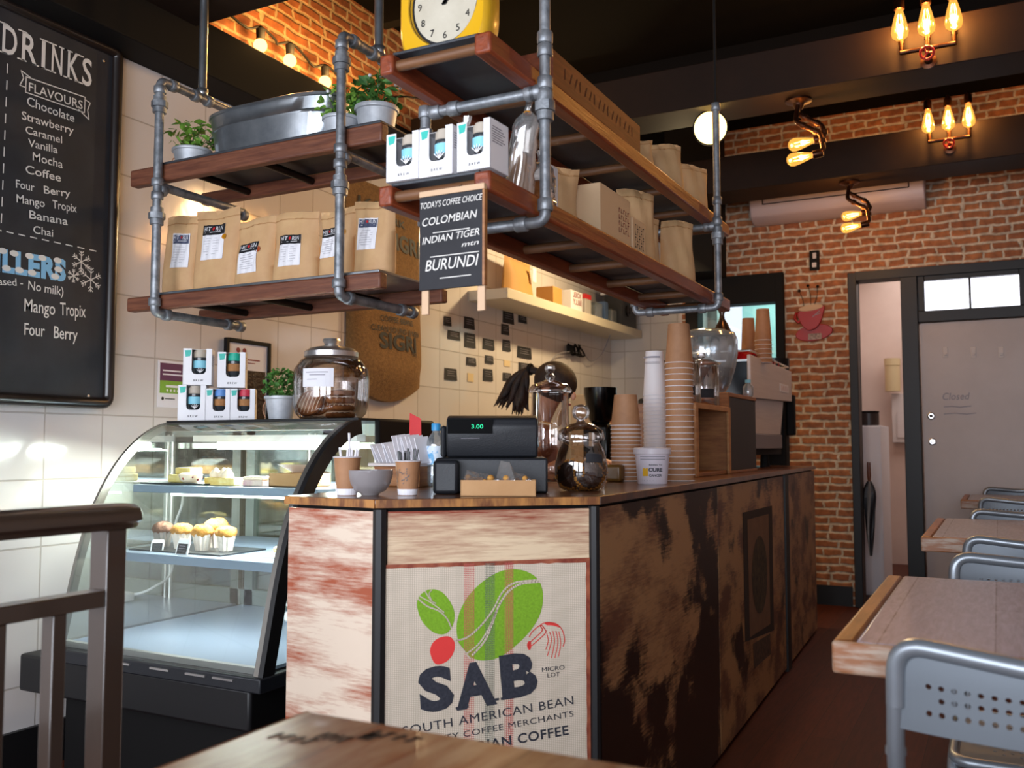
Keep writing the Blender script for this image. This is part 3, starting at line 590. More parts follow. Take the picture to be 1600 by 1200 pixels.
# ------------------------------------------------------------------ boxed cups
def brew(name_label, band, lid, w=.118, h=.142, d=.10, rim='#86c9dd'):
    t = thing('boxed_reusable_cup', name_label, 'boxed cup')
    wl, wr, wb, wt = -w/2+.30*w, w/2-.20*w, .30*h, h        # window in the front face (x range, z range)
    th = .0015; n = 8; yf = -d/2
    g = G()
    g.box(-w/2, -w/2+th, yf, d/2, 0, h); g.box(w/2-th, w/2, yf, d/2, 0, h); g.box(-w/2, w/2, d/2-th, d/2, 0, h); g.box(-w/2, w/2, yf, d/2, 0, th); g.box(-w/2, w/2, yf+.028, d/2, h-th, h)
    g.box(-w/2, wl, yf, yf+th, 0, h); g.box(wr, w/2, yf, yf+th, 0, h)
    r = (wr-wl)*.30; prof = [(wl, wb+r)]+[(wl+r-r*math.cos(a), wb+r-r*math.sin(a)) for a in [PI/2*k/5 for k in range(1, 6)]]+[(wr-r+r*math.sin(a), wb+r-r*math.cos(a)) for a in [PI/2*k/5 for k in range(1, 6)]]
    bot = [(x, 0) for x, z in prof]
    for i in range(len(prof)-1):
        (x0, z0), (x1, z1) = prof[i], prof[i+1]
        g.add([(x0, yf, 0), (x1, yf, 0), (x1, yf, z1), (x0, yf, z0), (x0, yf+th, 0), (x1, yf+th, 0), (x1, yf+th, z1), (x0, yf+th, z0)], [(0, 1, 2, 3), (4, 7, 6, 5), (2, 6, 7, 3)])
    g.box(wl, wl+.001, yf, yf+th, wb+r-.001, wb+r)
    obj('carton', g, M_white, t, local=True)
    cx = (wl+wr)/2+.003; r0 = .031*w/.118; cy = yf+.004+r0*1.08
    obj('cup_body', G().lathe([(r0*.6, wb+.002), (r0*.86, wb+.012), (r0*.96, wb+.05*h/.14), (r0, .70*h), (r0*.99, .76*h), (r0*.93, .765*h)], (cx, cy, 0), 20), M_mug, t, local=True, smooth=50)
    obj('cup_band', G().lathe([(r0*.99, .47*h), (r0*1.04, .475*h), (r0*1.06, .675*h), (r0*1.02, .68*h)], (cx, cy, 0), 20, caps=False), band, t, local=True, smooth=50)
    obj('cup_lid', G().lathe([(r0*.93, .765*h), (r0*1.0, .78*h), (r0*.97, .93*h), (r0*.8, .935*h), (r0*.78, .985*h), (0, .99*h)], (cx, cy, 0), 20), lid, t, local=True, smooth=40)
    M_ = frame((0, yf-.0008, 0), (1, 0, 0), (0, -1, 0))
    g = G(); tx, tz = -w/2+.055*w, h*.77; g.add([M_ @ Vector(p) for p in ((tx+.03*w, tz, 0), (tx+.19*w, tz+.003, 0), (tx+.235*w, tz+.19*h, 0), (tx+.0, tz+.18*h, 0))], [(0, 1, 2, 3)]); obj('round_tag', g, M_teal, t, local=True)
    g = G(); text(g, 'BREW', frame((-.13*w, yf-.0006, .10*h), (1, 0, 0), (0, -1, 0)), width=.34*w, height=.055*h, sp=1.5, bold=.01); obj('lettering', g, M_ink, t, local=True)
    g = G(); M_ = frame((cx+.02*w, yf-.0004, wb+.04*h), (1, 0, 0), (0, -1, 0))
    if band is M_cyan:
        for k in range(5): a = math.radians(40+k*25); stroke(g, M_, [(0, 0), (.016*math.cos(a), .018*math.sin(a))], .0018)
        obj('white_sprig', g, M_white, t, local=True)
    g = G(); Ms = frame((w/2+.0005, 0, 0), (0, 1, 0), (1, 0, 0))
    for k in range(7): stroke(g, Ms, [(-.03, h*(.85-.05*k)), (.01+.012*((k*7) % 3)/2, h*(.85-.05*k))], .0022)
    obj('small_print', g, M_inkgrey, t, local=True)
    return t
def at(o, loc, rz=0): o.location = loc; o.rotation_euler = (0, 0, rz); MW[o.name] = Matrix.Translation(loc) @ Matrix.Rotation(rz, 4, 'Z'); return o
b_blue = brew('white boxed cup with pale blue band, leftmost of three on the hanging shelf end', M_cyan, M_lidgrey, w=.083, h=.106, d=.075)
zt = 1.723
zt = 1.7235
at(b_blue, (-1.128, 1.685, zt), math.radians(2))
dup(b_blue, (-1.044, 1.688, zt), 0, 'white boxed cup with pale blue band, middle of three on the hanging shelf end')
dup(b_blue, (-.951, 1.690, zt), math.radians(-2), 'white boxed cup with pale blue band, rightmost of three, beside a grey pipe')
GB = 'boxed reusable cups'
for o in [x for x in C.objects if x.name.startswith('boxed_reusable_cup')]: o['group'] = GB
# the pyramid on the display case: bases at z = 1.245
CT2 = 1.246
def bx(x0, x1, ybot, z, lab, band, lid, rz=0, hr=1.30):
    px = (x0+x1)/2; a = math.radians(38); r = spot(px, ybot, 'y', 1)-Vector((0, 0, EYE)); P0 = spot(341, 650, 'y', 2.66)      # the row runs through P0 along (cos a, sin a)
    k = (P0.x*math.sin(a)-P0.y*math.cos(a))/(r.x*math.sin(a)-r.y*math.cos(a)); c = r*k; w = (x1-x0)*c.dot(fwv)/FOC/math.cos(math.radians(8)); h = w*hr
    o = brew(lab, band, lid, w=w*.985, h=h, d=.085); o['group'] = GB; return at(o, (c.x, c.y, z), a+rz), h
M_lidblue = mat('blue_lid', '#5d8fd0', .5); M_lidred = mat('red_lid', '#c8344a', .5); M_lidgreen = mat('green_lid', '#18a98f', .5)
o1, h1 = bx(281, 323, 648, CT2, 'white boxed cup with blue band and clear body, bottom left of the pyramid', M_cyan, M_lidgrey)
o2, h2 = bx(323, 361, 650, CT2, 'white boxed cup with cork band and blue lid, bottom middle of the pyramid', M_cork, M_lidblue)
o3, h3 = bx(361, 399, 650, CT2, 'white boxed cup with cork band and red lid, bottom right of the pyramid', M_cork, M_lidred)
o4, h4 = bx(289, 332, 595, CT2+h1+.0005, 'white boxed cup with blue band, top left of the pyramid on the display case', M_cyan, M_lidgrey, hr=1.30)
o5, h5 = bx(342, 384, 602, CT2+h3+.0035, 'white boxed cup with cork band and green lid, top right of the pyramid', M_cork, M_lidgreen)

# ------------------------------------------------------------------ kraft pouches
def pouch(label, W, H, D, seed, loc, rz=0, lab=True, sticker=None, lean=0, faded=False, group='kraft coffee pouches on the left hanging shelf', lx=0, lz=.42, m=None, fold=.0, name='coffee_pouch'):
    t = thing(name, label, 'coffee pouch', loc, rz, group); R = random.Random(seed); nu, nv = 14, 18
    ph = [R.uniform(0, 6) for _ in range(6)]
    def surf(u, v, side):                        # u -1..1 across, v 0..1 up
        w = W/2*(1-.05*math.sin(PI*v)+.03*math.sin(ph[0]+4*v))*(1 if v < .9 else 1-.1*(v-.9))
        d = D/2*max(0, (1-v**1.5))**.7*math.sqrt(max(0, 1-abs(u)**3.2))*(1 if v > .06 else .55+.45*v/.06*1.0)
        wr = .0022*math.sin(7*u+ph[1]+5*v)+.0018*math.sin(12*v+ph[2])+.0015*math.sin(19*u+ph[3]-9*v)
        y = -d*side+wr*(1-abs(u)**4)*side*-1*(.5+v) + fold*max(0, v-.85)*.5 - lean*H*v*v
        return Vector((u*w + .004*math.sin(5*v+ph[4])*v, y, v*H+ (.006*math.sin(2.2*u+ph[5])*v)))
    g = G()
    for side in (1, -1):
        vs = [surf(-1+2*i/nu, j/nv, side) for j in range(nv+1) for i in range(nu+1)]
        g.add(vs, [(j*(nu+1)+i, j*(nu+1)+i+1, (j+1)*(nu+1)+i+1, (j+1)*(nu+1)+i) for j in range(nv) for i in range(nu)])
    vs = [surf(-1+2*i/nu, 0, 1) for i in range(nu+1)]+[surf(1-2*i/nu, 0, -1) for i in range(1, nu)]; g.add(vs, [tuple(range(len(vs)))])
    body = obj('bag', g, m or M_kraft, t, local=True, smooth=60)
    sv = []
    g = G()
    for i in range(nu): a, b = surf(-1+2*i/nu, .885, 1), surf(-1+2*(i+1)/nu, .885, 1); e = Vector((0, -.0015, 0)); g.add([a+e, b+e, b+e+Vector((0, 0, .004)), a+e+Vector((0, 0, .004))], [(0, 1, 2, 3)])
    obj('seal_line', g, mat_seal, t, local=True)
    if lab:
        lw, lh = W*.50, H*.43; u0 = lx
        def on(p, e=.0012): u = u0+p[0]/(W/2); v = lz+p[1]/H; q = surf(u, v, 1); return q+Vector((0, -e, 0))
        def patch(x0, x1, y0, y1, mm, e, nm, par):
            g = G(); n = 12; vs = [on((x0+(x1-x0)*i/n, y0+(y1-y0)*j/n), e) for j in range(n+1) for i in range(n+1)]
            g.add(vs, [(j*(n+1)+i, j*(n+1)+i+1, (j+1)*(n+1)+i+1, (j+1)*(n+1)+i) for j in range(n) for i in range(n)]); return obj(nm, g, mm, par, local=True)
        lb = patch(-lw/2, lw/2, -lh/2, lh/2, M_white, .0020, 'label', t)
        hd = mat_hdr if faded else M_ink
        patch(-lw/2+(.003 if faded else 0), lw/2-(.003 if faded else 0), lh*.20, lh*(.46 if faded else .5), hd, .0030, 'label_header', lb)
        g = G(); mf = lambda off: (lambda p: on((p.x+off[0], p.y+off[1]), .0045))
        text(g, 'HIT', None, width=lw*.32, height=lh*.13, bold=.0, mapf=mf((-lw*.42, lh*.32))); text(g, 'RUN', None, width=lw*.32, height=lh*.13, bold=.0, mapf=mf((lw*.11, lh*.32)))
        stroke(g, None, [(-lw*.36, lh*.275), (lw*.36, lh*.275)], .0016, mapf=lambda p: on((p.x, p.y), .0045))
        obj('label_lettering', g, M_white, lb, local=True)
        g = G(); g.add([on((.001+lw*.06*math.cos(a), lh*.385+lw*.06*math.sin(a)), .0050) for a in [2*PI*k/12 for k in range(12)]], [tuple(range(12))]); obj('label_heart', g, M_red, lb, local=True)
        g = G()
        for k in range(7): x = lw*(.36 if k % 3 else .24); stroke(g, None, [(-x, lh*(.10-.075*k)), (x*.9, lh*(.10-.075*k))], .0010, mapf=lambda p: on((p.x, p.y), .0045))
        obj('label_small_print', g, M_inkgrey, lb, local=True)
        if sticker:
            sx, sz, sc = sticker; g = G(); g.add([on((sx*W/2+.0105*math.cos(a), sz*H+.0105*math.sin(a)), .0022) for a in [2*PI*k/16 for k in range(16)]], [tuple(range(16))]); obj('round_sticker', g, sc, t, local=True)
    return t
mat_seal = mat('pouch_seal', '#ab7f50', .7); mat_hdr = mat('faded_header', '#4a5068', .6); M_gold = mat('gold_sticker', '#d98f16', .3, .4); M_bronze = mat('bronze_sticker', '#a2481f', .4)
Lz = 1.7105
def lp(x0, x1, top, bot, lab, seed, **k):
    y = 2.50; a = spot(x0, bot, 'y', y); b = spot(x1, bot, 'y', y); tp = spot((x0+x1)/2, top, 'y', y+.03)
    return pouch(lab, b.x-a.x, tp.z-Lz, .085, seed, ((a.x+b.x)/2, y, Lz), **k)
lp(258, 311, 343, 449, 'kraft coffee pouch with faded label header, leftmost on the left hanging shelf', 1, faded=True, lx=.22, lz=.55)
lp(305, 374, 332, 445, 'wide kraft coffee pouch with a gold round sticker, second from the left end', 2, sticker=(.5, .05, M_gold), lx=.0, lz=.60)
lp(370, 431, 347, 437, 'small kraft coffee pouch with a brown round sticker, third on the shelf', 3, sticker=(.52, .10, M_bronze), lx=-.1, lz=.42)
lp(429, 500, 337, 433, 'kraft coffee pouch with centred label and no sticker, left of the pipe', 4, lx=-.08, lz=.45)
lp(501, 556, 332, 428, 'kraft coffee pouch half hidden behind the upright grey pipe', 5, lx=-.25, lz=.52, sticker=(.75, .12, M_gold))
lp(555, 618, 318, 422, 'upright kraft coffee pouch at the right end of the left hanging shelf', 6, faded=True, lx=-.18, lz=.55)

# pouches and boxes on the long shelf
GR = 'kraft pouches on the long hanging shelf'
U = 1.7235
def rp(y0, y1, h, x, lab, seed, d=.08, rz=.8, z=U, **k): return pouch(lab, .135, h, d*.9, seed, (x, (y0+y1)/2, z), rz, lab=False, group=GR, **k)
rp(2.20, 2.34, .19, -1.05, 'thin kraft pouch leaning beside the printed cartons on the long lower shelf', 11, .05)
rp(2.76, 2.96, .262, -1.03, 'tall kraft pouch with folded top, right of the cartons on the lower shelf', 12)
rp(3.00, 3.06, .215, -1.07, 'narrow kraft pouch between two taller ones on the lower shelf', 13, .07)
rp(3.10, 3.30, .23, -1.00, 'pointed kraft pouch nearest the far end of the lower shelf', 14, .09)
def carton(lab, x0, x1, y0, y1, z, h, m, lines, col, size=.018, nm='printed_carton', rz=0, grp='cartons on the long hanging shelf', cat='carton'):
    cx, cy = (x0+x1)/2, (y0+y1)/2; t = thing(nm, lab, cat, (cx, cy, z), rz, grp)
    w, d = (x1-x0)/2, (y1-y0)/2
    obj('box', G().box(-w, w, -d, d, 0, h), m, t, local=True, bevel=.002)
    obj('lid_flap', G().box(-w+.002, w-.002, -d*.96, d*.96, h, h+.002), m, t, local=True)
    if lines:
        g = G()
        for k, s in enumerate(lines): text(g, s, frame((w+.001, -d*.85, h*.62-k*size*1.35), (0, 1, 0), (1, 0, 0)), width=d*1.6, height=size*.85, bold=.02)
        obj('lettering', g, col, t, local=True)
    return t
M_card = mat('pale_card', '#cfae88', .65); M_maroon = mat('maroon_print', '#8a3b3a', .7)
carton('pale carton with dark red block print, nearest on the long lower shelf', -1.10, -.955, 2.36, 2.60, U, .155, M_card, ('NATURAL', 'COFFEE'), M_maroon) if 0 else carton('pale carton with dark red block print, nearest on the long lower shelf', -1.10, -.955, 2.36, 2.60, U, .155, M_card, (), M_maroon)
carton('smaller pale carton with grey print, second on the long lower shelf', -1.08, -.955, 2.62, 2.73, U, .115, M_card, (), M_ink)
for nm, y0, y1, c in (('printed_carton', 2.50, 2.59, M_maroon), ('printed_carton.001', 2.635, 2.72, M_ink)):
    t = bpy.data.objects[nm]; g = G(); x = -.9545
    for r in range(4):
        for k in range(5):
            yy = y0+(y1-y0)*k/5; zz = U+(.105 if y0 < 2.6 else .085)-r*.019; g.M = Matrix.Identity(4)
            stroke(g, frame((x+.0006, 0, 0), (0, 1, 0), (1, 0, 0)), [(yy+.003, zz), (yy+.003, zz+.011)], .0035); stroke(g, frame((x+.0006, 0, 0), (0, 1, 0), (1, 0, 0)), [(yy+.003, zz+(.0 if (k+r) % 2 else .011)), (yy+.011, zz+(.0 if (k+r) % 2 else .011))], .003)
    obj('block_print', g, c, t)
t = thing('cellophane_bag', 'slim clear cellophane bag standing behind the near pipe', 'bag', (-.985, 1.98, U)); g = G()
vs = []
for j in range(11):
    v = j/10; w = (.06*(1-v)+.012)*(1 if v < .8 else .6+.4*(1-v)*2); vs += [(-.05*v*1.1-w/2*0+w*math.cos(a)*.9, .03*v+w*.7*math.sin(a), v*.25) for a in [2*PI*k/10 for k in range(10)]]
g.add(vs, [(j*10+k, j*10+(k+1) % 10, (j+1)*10+(k+1) % 10, (j+1)*10+k) for j in range(10) for k in range(10)]); 
t2 = t; 
def filmbag(lab, base, top, w, h, seed, m=None, content=None, name='cellophane_bag', grp='cellophane bags on the long shelf'):
    """gathered clear bag from base point to a pinched neck and ruffled top"""
    t = thing(name, lab, 'bag', base, 0, grp); R = random.Random(seed); seg = 16; rows = 16; vs = []; d = Vector(top)-Vector(base)
    for j in range(rows+1):
        v = j/rows; rad = w/2*(1-.35*v) if v < .72 else (w/2*.75*(1-(v-.72)/.12) if v < .82 else w/2*(.12+.9*(v-.82))); rad = max(rad, w*.07)
        for k in range(seg):
            a = 2*PI*k/seg; rr = rad*(1+R.uniform(-.09, .09)+(.18*math.sin(5*a+seed) if v > .7 else .05*math.sin(3*a))); vs.append((d.x*v+rr*math.cos(a), d.y*v+rr*.8*math.sin(a), h*v))
    g = G().add(vs, [(j*seg+k, j*seg+(k+1) % seg, (j+1)*seg+(k+1) % seg, (j+1)*seg+k) for j in range(rows) for k in range(seg)]+[tuple(range(seg))[::-1]])
    obj('film', g, m or M_film, t, local=True, smooth=40)
    ng = G().lathe([(w*.10, h*.79), (w*.12, h*.80), (w*.10, h*.81)], (d.x*.8, d.y*.8, 0), 10); obj('tie', ng, M_gold, t, local=True)
    if content: g = G().lathe([(w*.36, .003), (w*.42, h*.1), (w*.36, h*.45), (w*.1, h*.52)], (0, 0, 0), 12); obj('contents', g, content, t, local=True, smooth=60)
    return t
for ch in list(t2.children): pass
bpy.data.objects.remove(t2)
filmbag('tall shiny clear bag leaning behind the near pipe of the long shelf', (-1.00, 1.93, U), (-.94, 1.90, U), .085, .255, 3, content=M_kraft2)
filmbag('clear bag with ruffled top behind the boxed cups on the long shelf', (-1.10, 1.83, U), (-1.07, 1.83, U), .075, .19, 5, content=M_choc)
filmbag('clear bag of biscuits catching the light, just past the near pipe', (-1.0, 2.06, U), (-1.0, 2.08, U), .09, .17, 8, content=M_biscuit)
carton('small white upright packet between the clear bags and kraft pouch', -1.06, -1.0, 2.13, 2.18, U, .15, M_white, (), M_ink, nm='white_packet', cat='packet')
# upper tier
UZ = 2.0175
t = thing('wooden_box', 'long reddish wooden box with stencilled side on the upper hanging shelf', 'box', (-1.02, 2.32, UZ))
g = G(); g.box(-1.11, -.93, 2.0, 2.62, UZ, UZ+.012); g.box(-.942, -.93, 2.0, 2.62, UZ+.012, UZ+.095); g.box(-1.11, -1.098, 2.0, 2.62, UZ+.012, UZ+.095); g.box(-1.098, -.942, 2.0, 2.012, UZ+.012, UZ+.095); g.box(-1.098, -.942, 2.608, 2.62, UZ+.012, UZ+.095)
obj('box_body', g, mat('old_box_wood', '#5e2c18', .6, c2='#7a3c20', scale=6, stretch=(14, 1.2, 14)), t); g = G()
for k in range(16):
    y = 2.07+.032*k; stroke(g, frame((-.9292, 0, 0), (0, 1, 0), (1, 0, 0)), [(y, UZ+.045), (y+(.012 if k % 3 else 0), UZ+.07)], .005)
obj('stencil_marks', g, mat('stencil_brown', '#4a2414', .7), t)
for a in (dict(y0=2.78, y1=2.98, h=.15, x=-1.04, lab='crumpled kraft pouch lying against the wooden box on the upper shelf', seed=21, d=.12), dict(y0=3.02, y1=3.24, h=.20, x=-1.02, lab='kraft pouch with open top on the far upper shelf', seed=22, d=.12), dict(y0=3.33, y1=3.50, h=.20, x=-1.01, lab='last kraft pouch at the far end of the upper shelf', seed=23, d=.1)):
    rp(z=UZ, **a)
pouch('dark foil pouch slumped between kraft pouches on the upper shelf', .17, .16, .09, 31, (-1.06, 2.98, UZ+.0), PI/2, lab=False, group=GR, m=mat('foil_brown', '#4a3024', .3, .3), name='foil_pouch')

# ------------------------------------------------------------------ clock
ck = thing('retro_clock', 'yellow rounded retro clock with a cream numbered face on the upper shelf', 'clock', (-1.085, 1.78, UZ))
def squircle(hw, hh, n=40, e=3.6): return [(math.copysign(abs(math.cos(a))**(2/e), math.cos(a))*hw, math.copysign(abs(math.sin(a))**(2/e), math.sin(a))*hh) for a in [2*PI*k/n for k in range(n)]]
g = G(); hw, hh, dp = .118, .14, .09; rings = []
for y, s in ((-.04, .80), (-.043, .92), (-.035, .985), (-.02, 1), (.02, .97), (.045, .86), (.05, .80)): rings.append([(x*s, y, z*s+hh) for x, z in squircle(hw, hh)])
n = 40; g.add([p for r in rings for p in r], [(j*n+k, j*n+(k+1) % n, (j+1)*n+(k+1) % n, (j+1)*n+k) for j in range(len(rings)-1) for k in range(n)]+[tuple(range(6*n, 7*n))])
inner = [(.093*math.cos(2*PI*k/n), -.040, .104*math.sin(2*PI*k/n)+hh) for k in range(n)]; inn2 = [(.088*math.cos(2*PI*k/n), -.026, .099*math.sin(2*PI*k/n)+hh) for k in range(n)]
g.add(rings[0]+inner+inn2, [(k, (k+1) % n, n+(k+1) % n, n+k) for k in range(n)]+[(n+k, n+(k+1) % n, 2*n+(k+1) % n, 2*n+k) for k in range(n)])
obj('case', g, M_yellow, ck, local=True, smooth=40)
g = G().lathe([(1.0, 0), (1.0, .02), (.93, .022), (.92, 0)], seg=40, caps=False); g.v = [Vector((v.x*.0905, -.036+v.z*.0, v.y*.1015+hh)) if v.z < .001 and abs((v.x**2+v.y**2)**.5-1) < .01 else Vector((v.x*.0905, -.0275-v.z*.0, v.y*.1015+hh)) for v in g.v]; obj('inner_bezel', g, M_ink, ck, local=True, smooth=40)
g = G().add([(.089*math.cos(2*PI*k/n), -.027, .100*math.sin(2*PI*k/n)+hh) for k in range(n)], [tuple(range(n))]); obj('dial', g, M_face, ck, local=True)
g = G()
for k in range(12):
    a = 2*PI*(k+1)/12; M_ = frame((.068*math.sin(a), -.0282, .077*math.cos(a)+hh-.007), (1, 0, 0), (0, -1, 0)); text(g, str(k+1), M_, height=.0165, align='CENTER', bold=.0)
obj('numerals', g, M_ink, ck, local=True)
M_ = frame((0, -.0292, hh), (1, 0, 0), (0, -1, 0)); 
g = G(); stroke(g, M_, [(-.006, -.003), (.036, .02)], .006); disc(g, M_, 0, 0, .006); obj('hour_hand', g, M_ink, ck, local=True)
g = G(); stroke(g, M_, [(0, 0), (.012, .082)], .004); obj('minute_hand', g, M_ink, ck, local=True)

# ------------------------------------------------------------------ chalk sign under the shelf end
sg = thing('chalk_sign', 'small framed chalkboard listing coffee choices, hung under the long shelf end', 'sign', (-.985, 1.612, 1.42))
Y0 = 1.612; x0, x1 = spot(655, 400, 'y', Y0).x, spot(757, 400, 'y', Y0).x; zt_, zb_ = 1.668, 1.472
obj('board', G().box(x0, x1-.004, Y0, Y0+.006, zb_, zt_), M_board, sg, bevel=.001)
obj('top_rail', G().box(x0, x1, Y0-.002, Y0+.01, zt_, zt_+.012), mat('pale_pine', '#c9a684', .6), sg, bevel=.001)
obj('side_rail', G().box(x1-.004, x1+.001, Y0-.002, Y0+.01, zb_, zt_), M_pine, sg)
for xx in (x0+.002, x1-.020): obj('leg', G().box(xx, xx+.017, Y0+.0065, Y0+.0125, zb_-.05, zt_), bpy.data.materials['pale_pine'], sg, bevel=.001)
obj('hanging_cord', G().tube([((x0+x1)/2, Y0+.008, zt_+.01), ((x0+x1)/2, Y0+.05, 1.70)], .0015, 6), M_black, sg)
Mb = frame((x0, Y0-.0008, 0), (1, 0, 0), (0, -1, 0)); w = x1-x0
def chalkline(s, fx, z, fw_, h, rot=.03, sh=.25, m=M_chalk, bo=0.004):
    g = G(); text(g, s, Mb @ Matrix.Translation((fx*w, z, 0)) @ Matrix.Rotation(rot, 4, 'Z'), width=fw_*w, height=h, shear=sh, bold=bo); obj('chalk_writing', g, m, sg)
chalkline("TODAY'S COFFEE CHOICE", .02, 1.643, .95, .013, .02); chalkline('COLOMBIAN', .05, 1.606, .85, .0165, .04); chalkline('INDIAN TIGER', .05, 1.568, .88, .0145, .05); chalkline('mtn', .66, 1.554, .26, .010, .05); chalkline('BURUNDI', .10, 1.511, .82, .023, .02)
g = G()
for a, b, z in ((.22, .78, 1.590), (.18, .92, 1.540), (.33, .80, 1.494)): stroke(g, Mb, [(a*w, z), (b*w, z+.001)], .0018)
obj('chalk_lines', g, M_chalk, sg)

# ------------------------------------------------------------------ pots and tub on the left shelf
def plant(label, loc, r, h, seed, lm=M_leaf, n=110, spread=1.25, ph=1.0, handle=True, group='small plants in whitewashed pots', flowers=False):
    t = thing('potted_plant', label, 'plant', loc, 0, group); R = random.Random(seed)
    obj('pot', G().lathe([(r*.72, 0), (r*.74, .004), (r*.95, h*.86), (r*1.03, h*.88), (r*1.05, h*.93), (r*1.03, h), (r*.93, h), (r*.88, h*.8), (0, h*.8)], seg=24), M_pot, t, local=True, smooth=50)
    g = G(); ls = []
    for k in range(n):
        a = R.uniform(0, 2*PI); e = R.uniform(.0, 1)**.7; rr = r*spread*R.uniform(.2, 1); z = h+ r*ph*(R.uniform(.0, 1.35))*(1-.35*(rr/(r*spread))**2); c = Vector((rr*math.cos(a), rr*math.sin(a), z))
        s = r*R.uniform(.16, .30); M_ = Matrix.Translation(c) @ Euler((R.uniform(-1, 1), R.uniform(-1, 1), R.uniform(0, 6))).to_matrix().to_4x4()
        q = [(0, -s, 0), (s*.5, -s*.4, s*.12), (s*.55, s*.3, s*.15), (0, s, 0), (-s*.55, s*.3, s*.15), (-s*.5, -s*.4, s*.12)]; g.add([M_ @ Vector(p) for p in q], [(0, 1, 2, 3), (0, 3, 4, 5)]); ls.append(c)
    obj('foliage', g, lm, t, local=True)
    g = G()
    for c in ls[::7]: g.tube([(c.x*.15, c.y*.15, h*.8), (c.x*.5, c.y*.5, (h*.8+c.z)/2+.005), tuple(c)], .0012, 5)
    obj('stems', g, M_leafd, t, local=True)
    if handle: obj('handle', G().tube([(r*1.04*math.cos(PI*.0-.0)*-1, 0, h*.85)]+[(-r*(1.05+.25*math.sin(PI*k/6)), -r*.2, h*(.85-.75*k/6)) for k in range(1, 7)], .0022, 6), M_rope, t, local=True, smooth=40)
    if flowers:
        g = G()
        for k in range(10): c = Vector((R.uniform(-r, r), R.uniform(-r, r), h+r*R.uniform(1.0, 1.5))); g.ball(c, r*.09, seg=6, rings=4)
        obj('buds', g, M_white, t, local=True)
    return t
dz = 2.1925
def pot_at(x0, x1, y, bot, hpx): a = spot(x0, bot, 'y', y); b = spot(x1, bot, 'y', y); return ((a.x+b.x)/2, y, dz), (b.x-a.x)/2
p_, r_ = pot_at(279, 322, 2.52, 246, 27); plant('little green plant in a white ribbed pot left of the metal tub', p_, r_, .078, 1, ph=1.25)
p_, r_ = pot_at(510, 557, 2.52, 205, 34); plant('leafy plant in a white pot half hidden behind the upright pipe', p_, r_, .085, 2, ph=1.3, flowers=True)
p_, r_ = pot_at(561, 616, 2.56, 210, 48); plant('bushy plant in a larger white pot at the right end of the upper shelf', p_, r_, .115, 3, M_leafd, 150, 1.35, 1.2, flowers=True)
t = thing('metal_tub', 'oval galvanised tub lying along the upper left hanging shelf', 'tub', (-2.29, 2.56, dz))
prof = [(.86, 0), (.875, .003), (.945, .112), (.965, .115), (.965, .121), (.95, .124), (.985, .165), (1.01, .168), (1.01, .178), (.985, .18), (.965, .165), (.86, .008), (0, .006)]
g = G().lathe([(r*.305, z) for r, z in prof], seg=64); g.v = [(lambda R_, a: Vector((R_*math.copysign(abs(math.cos(a))**.55, math.cos(a)), R_*.37*math.copysign(abs(math.sin(a))**.75, math.sin(a)), v.z)))(math.hypot(v.x, v.y), math.atan2(v.y, v.x)) for v in g.v]; obj('tub_body', g, M_zinc, t, local=True, smooth=40)
tag(obj('ear_handle', G().tube([(-.295, -.03, .12), (-.325, -.03, .11), (-.33, 0, .105), (-.325, .03, .11), (-.295, .03, .12)], .004, 8), M_zinc, t, local=True, smooth=40), 'wire side handle')
filmbag('glossy clear packet sticking up out of the metal tub', (-2.09, 2.56, dz+.06), (-2.06, 2.56, dz), .10, .15, 14, content=M_choc, grp='cellophane bags in the tub')
t = thing('brown_paper_packet', 'brown paper packet standing inside the metal tub', 'packet', (-2.19, 2.57, dz+.04)); obj('packet', G().box(-.04, .04, -.012, .012, 0, .155), mat('brown_wrapper', '#4a3224', .35), t, local=True, bevel=.006)
t = thing('paper_bag', 'dark kraft paper bag behind the left plant on the upper shelf', 'paper bag', (-2.60, 2.67, dz), .0); g = G(); g.add([(-.09, -.03, 0), (.09, -.03, 0), (.09, .03, 0), (-.09, .03, 0), (-.07, 0, .17), (.10, 0, .14)], [(0, 1, 5, 4), (1, 2, 5), (2, 3, 4, 5), (3, 0, 4), (0, 3, 2, 1)]); obj('bag', g, mat('dark_kraft', '#8a5a34', .7, bump=.3), t, local=True)
# ================================================================== DISPLAY CASE
dc = thing('display_case', 'curved glass refrigerated display case with black trim beside the tiled wall', 'display case', (-2.4, 2.5, 0))
xl, xr, yb = -2.80, -1.90, 2.97
prof = [(2.085, .47), (2.115, .60), (2.15, .75), (2.19, .88), (2.23, .97), (2.285, 1.06), (2.35, 1.135), (2.42, 1.19), (2.49, 1.225), (2.54, 1.236)]
prof = [tuple(p) for p in spline(prof, 3)]
obj('plinth_slab', G().box(-3.0, -1.955, 2.10, 3.0, .315, .44), M_blacksat, dc, bevel=.01)
obj('base', G().box(-2.95, -1.99, 2.25, 3.0, 0, .315), M_black, dc)
obj('bottom_rail', G().prism([(xl-.01, 2.07), (xr+.01, 2.07), (xr+.01, yb), (xl-.01, yb)], .441, .485), M_blkplastic, dc, bevel=.005)
for x in (-2.45, -2.28, -2.13, -2.02): obj('vent_slot', G().box(x-.05, x+.03, 2.064, 2.0705, .468, .474), M_chrome, dc)
g = G(); g.add([(x, y, z) for x in (xl+.01, xr-.01) for y, z in prof], [(i, i+1, len(prof)+i+1, len(prof)+i) for i in range(len(prof)-1)]); obj('curved_glass', g, M_caseglass, dc, smooth=60)
def side_sheet(x, nm, m):
    g = G(); vs = [(x, y, z) for y, z in prof]+[(x, yb, 1.236), (x, yb, .485), (x, 2.09, .485)]; g.add(vs, [tuple(range(len(vs)))]); return obj(nm, g, m, dc)
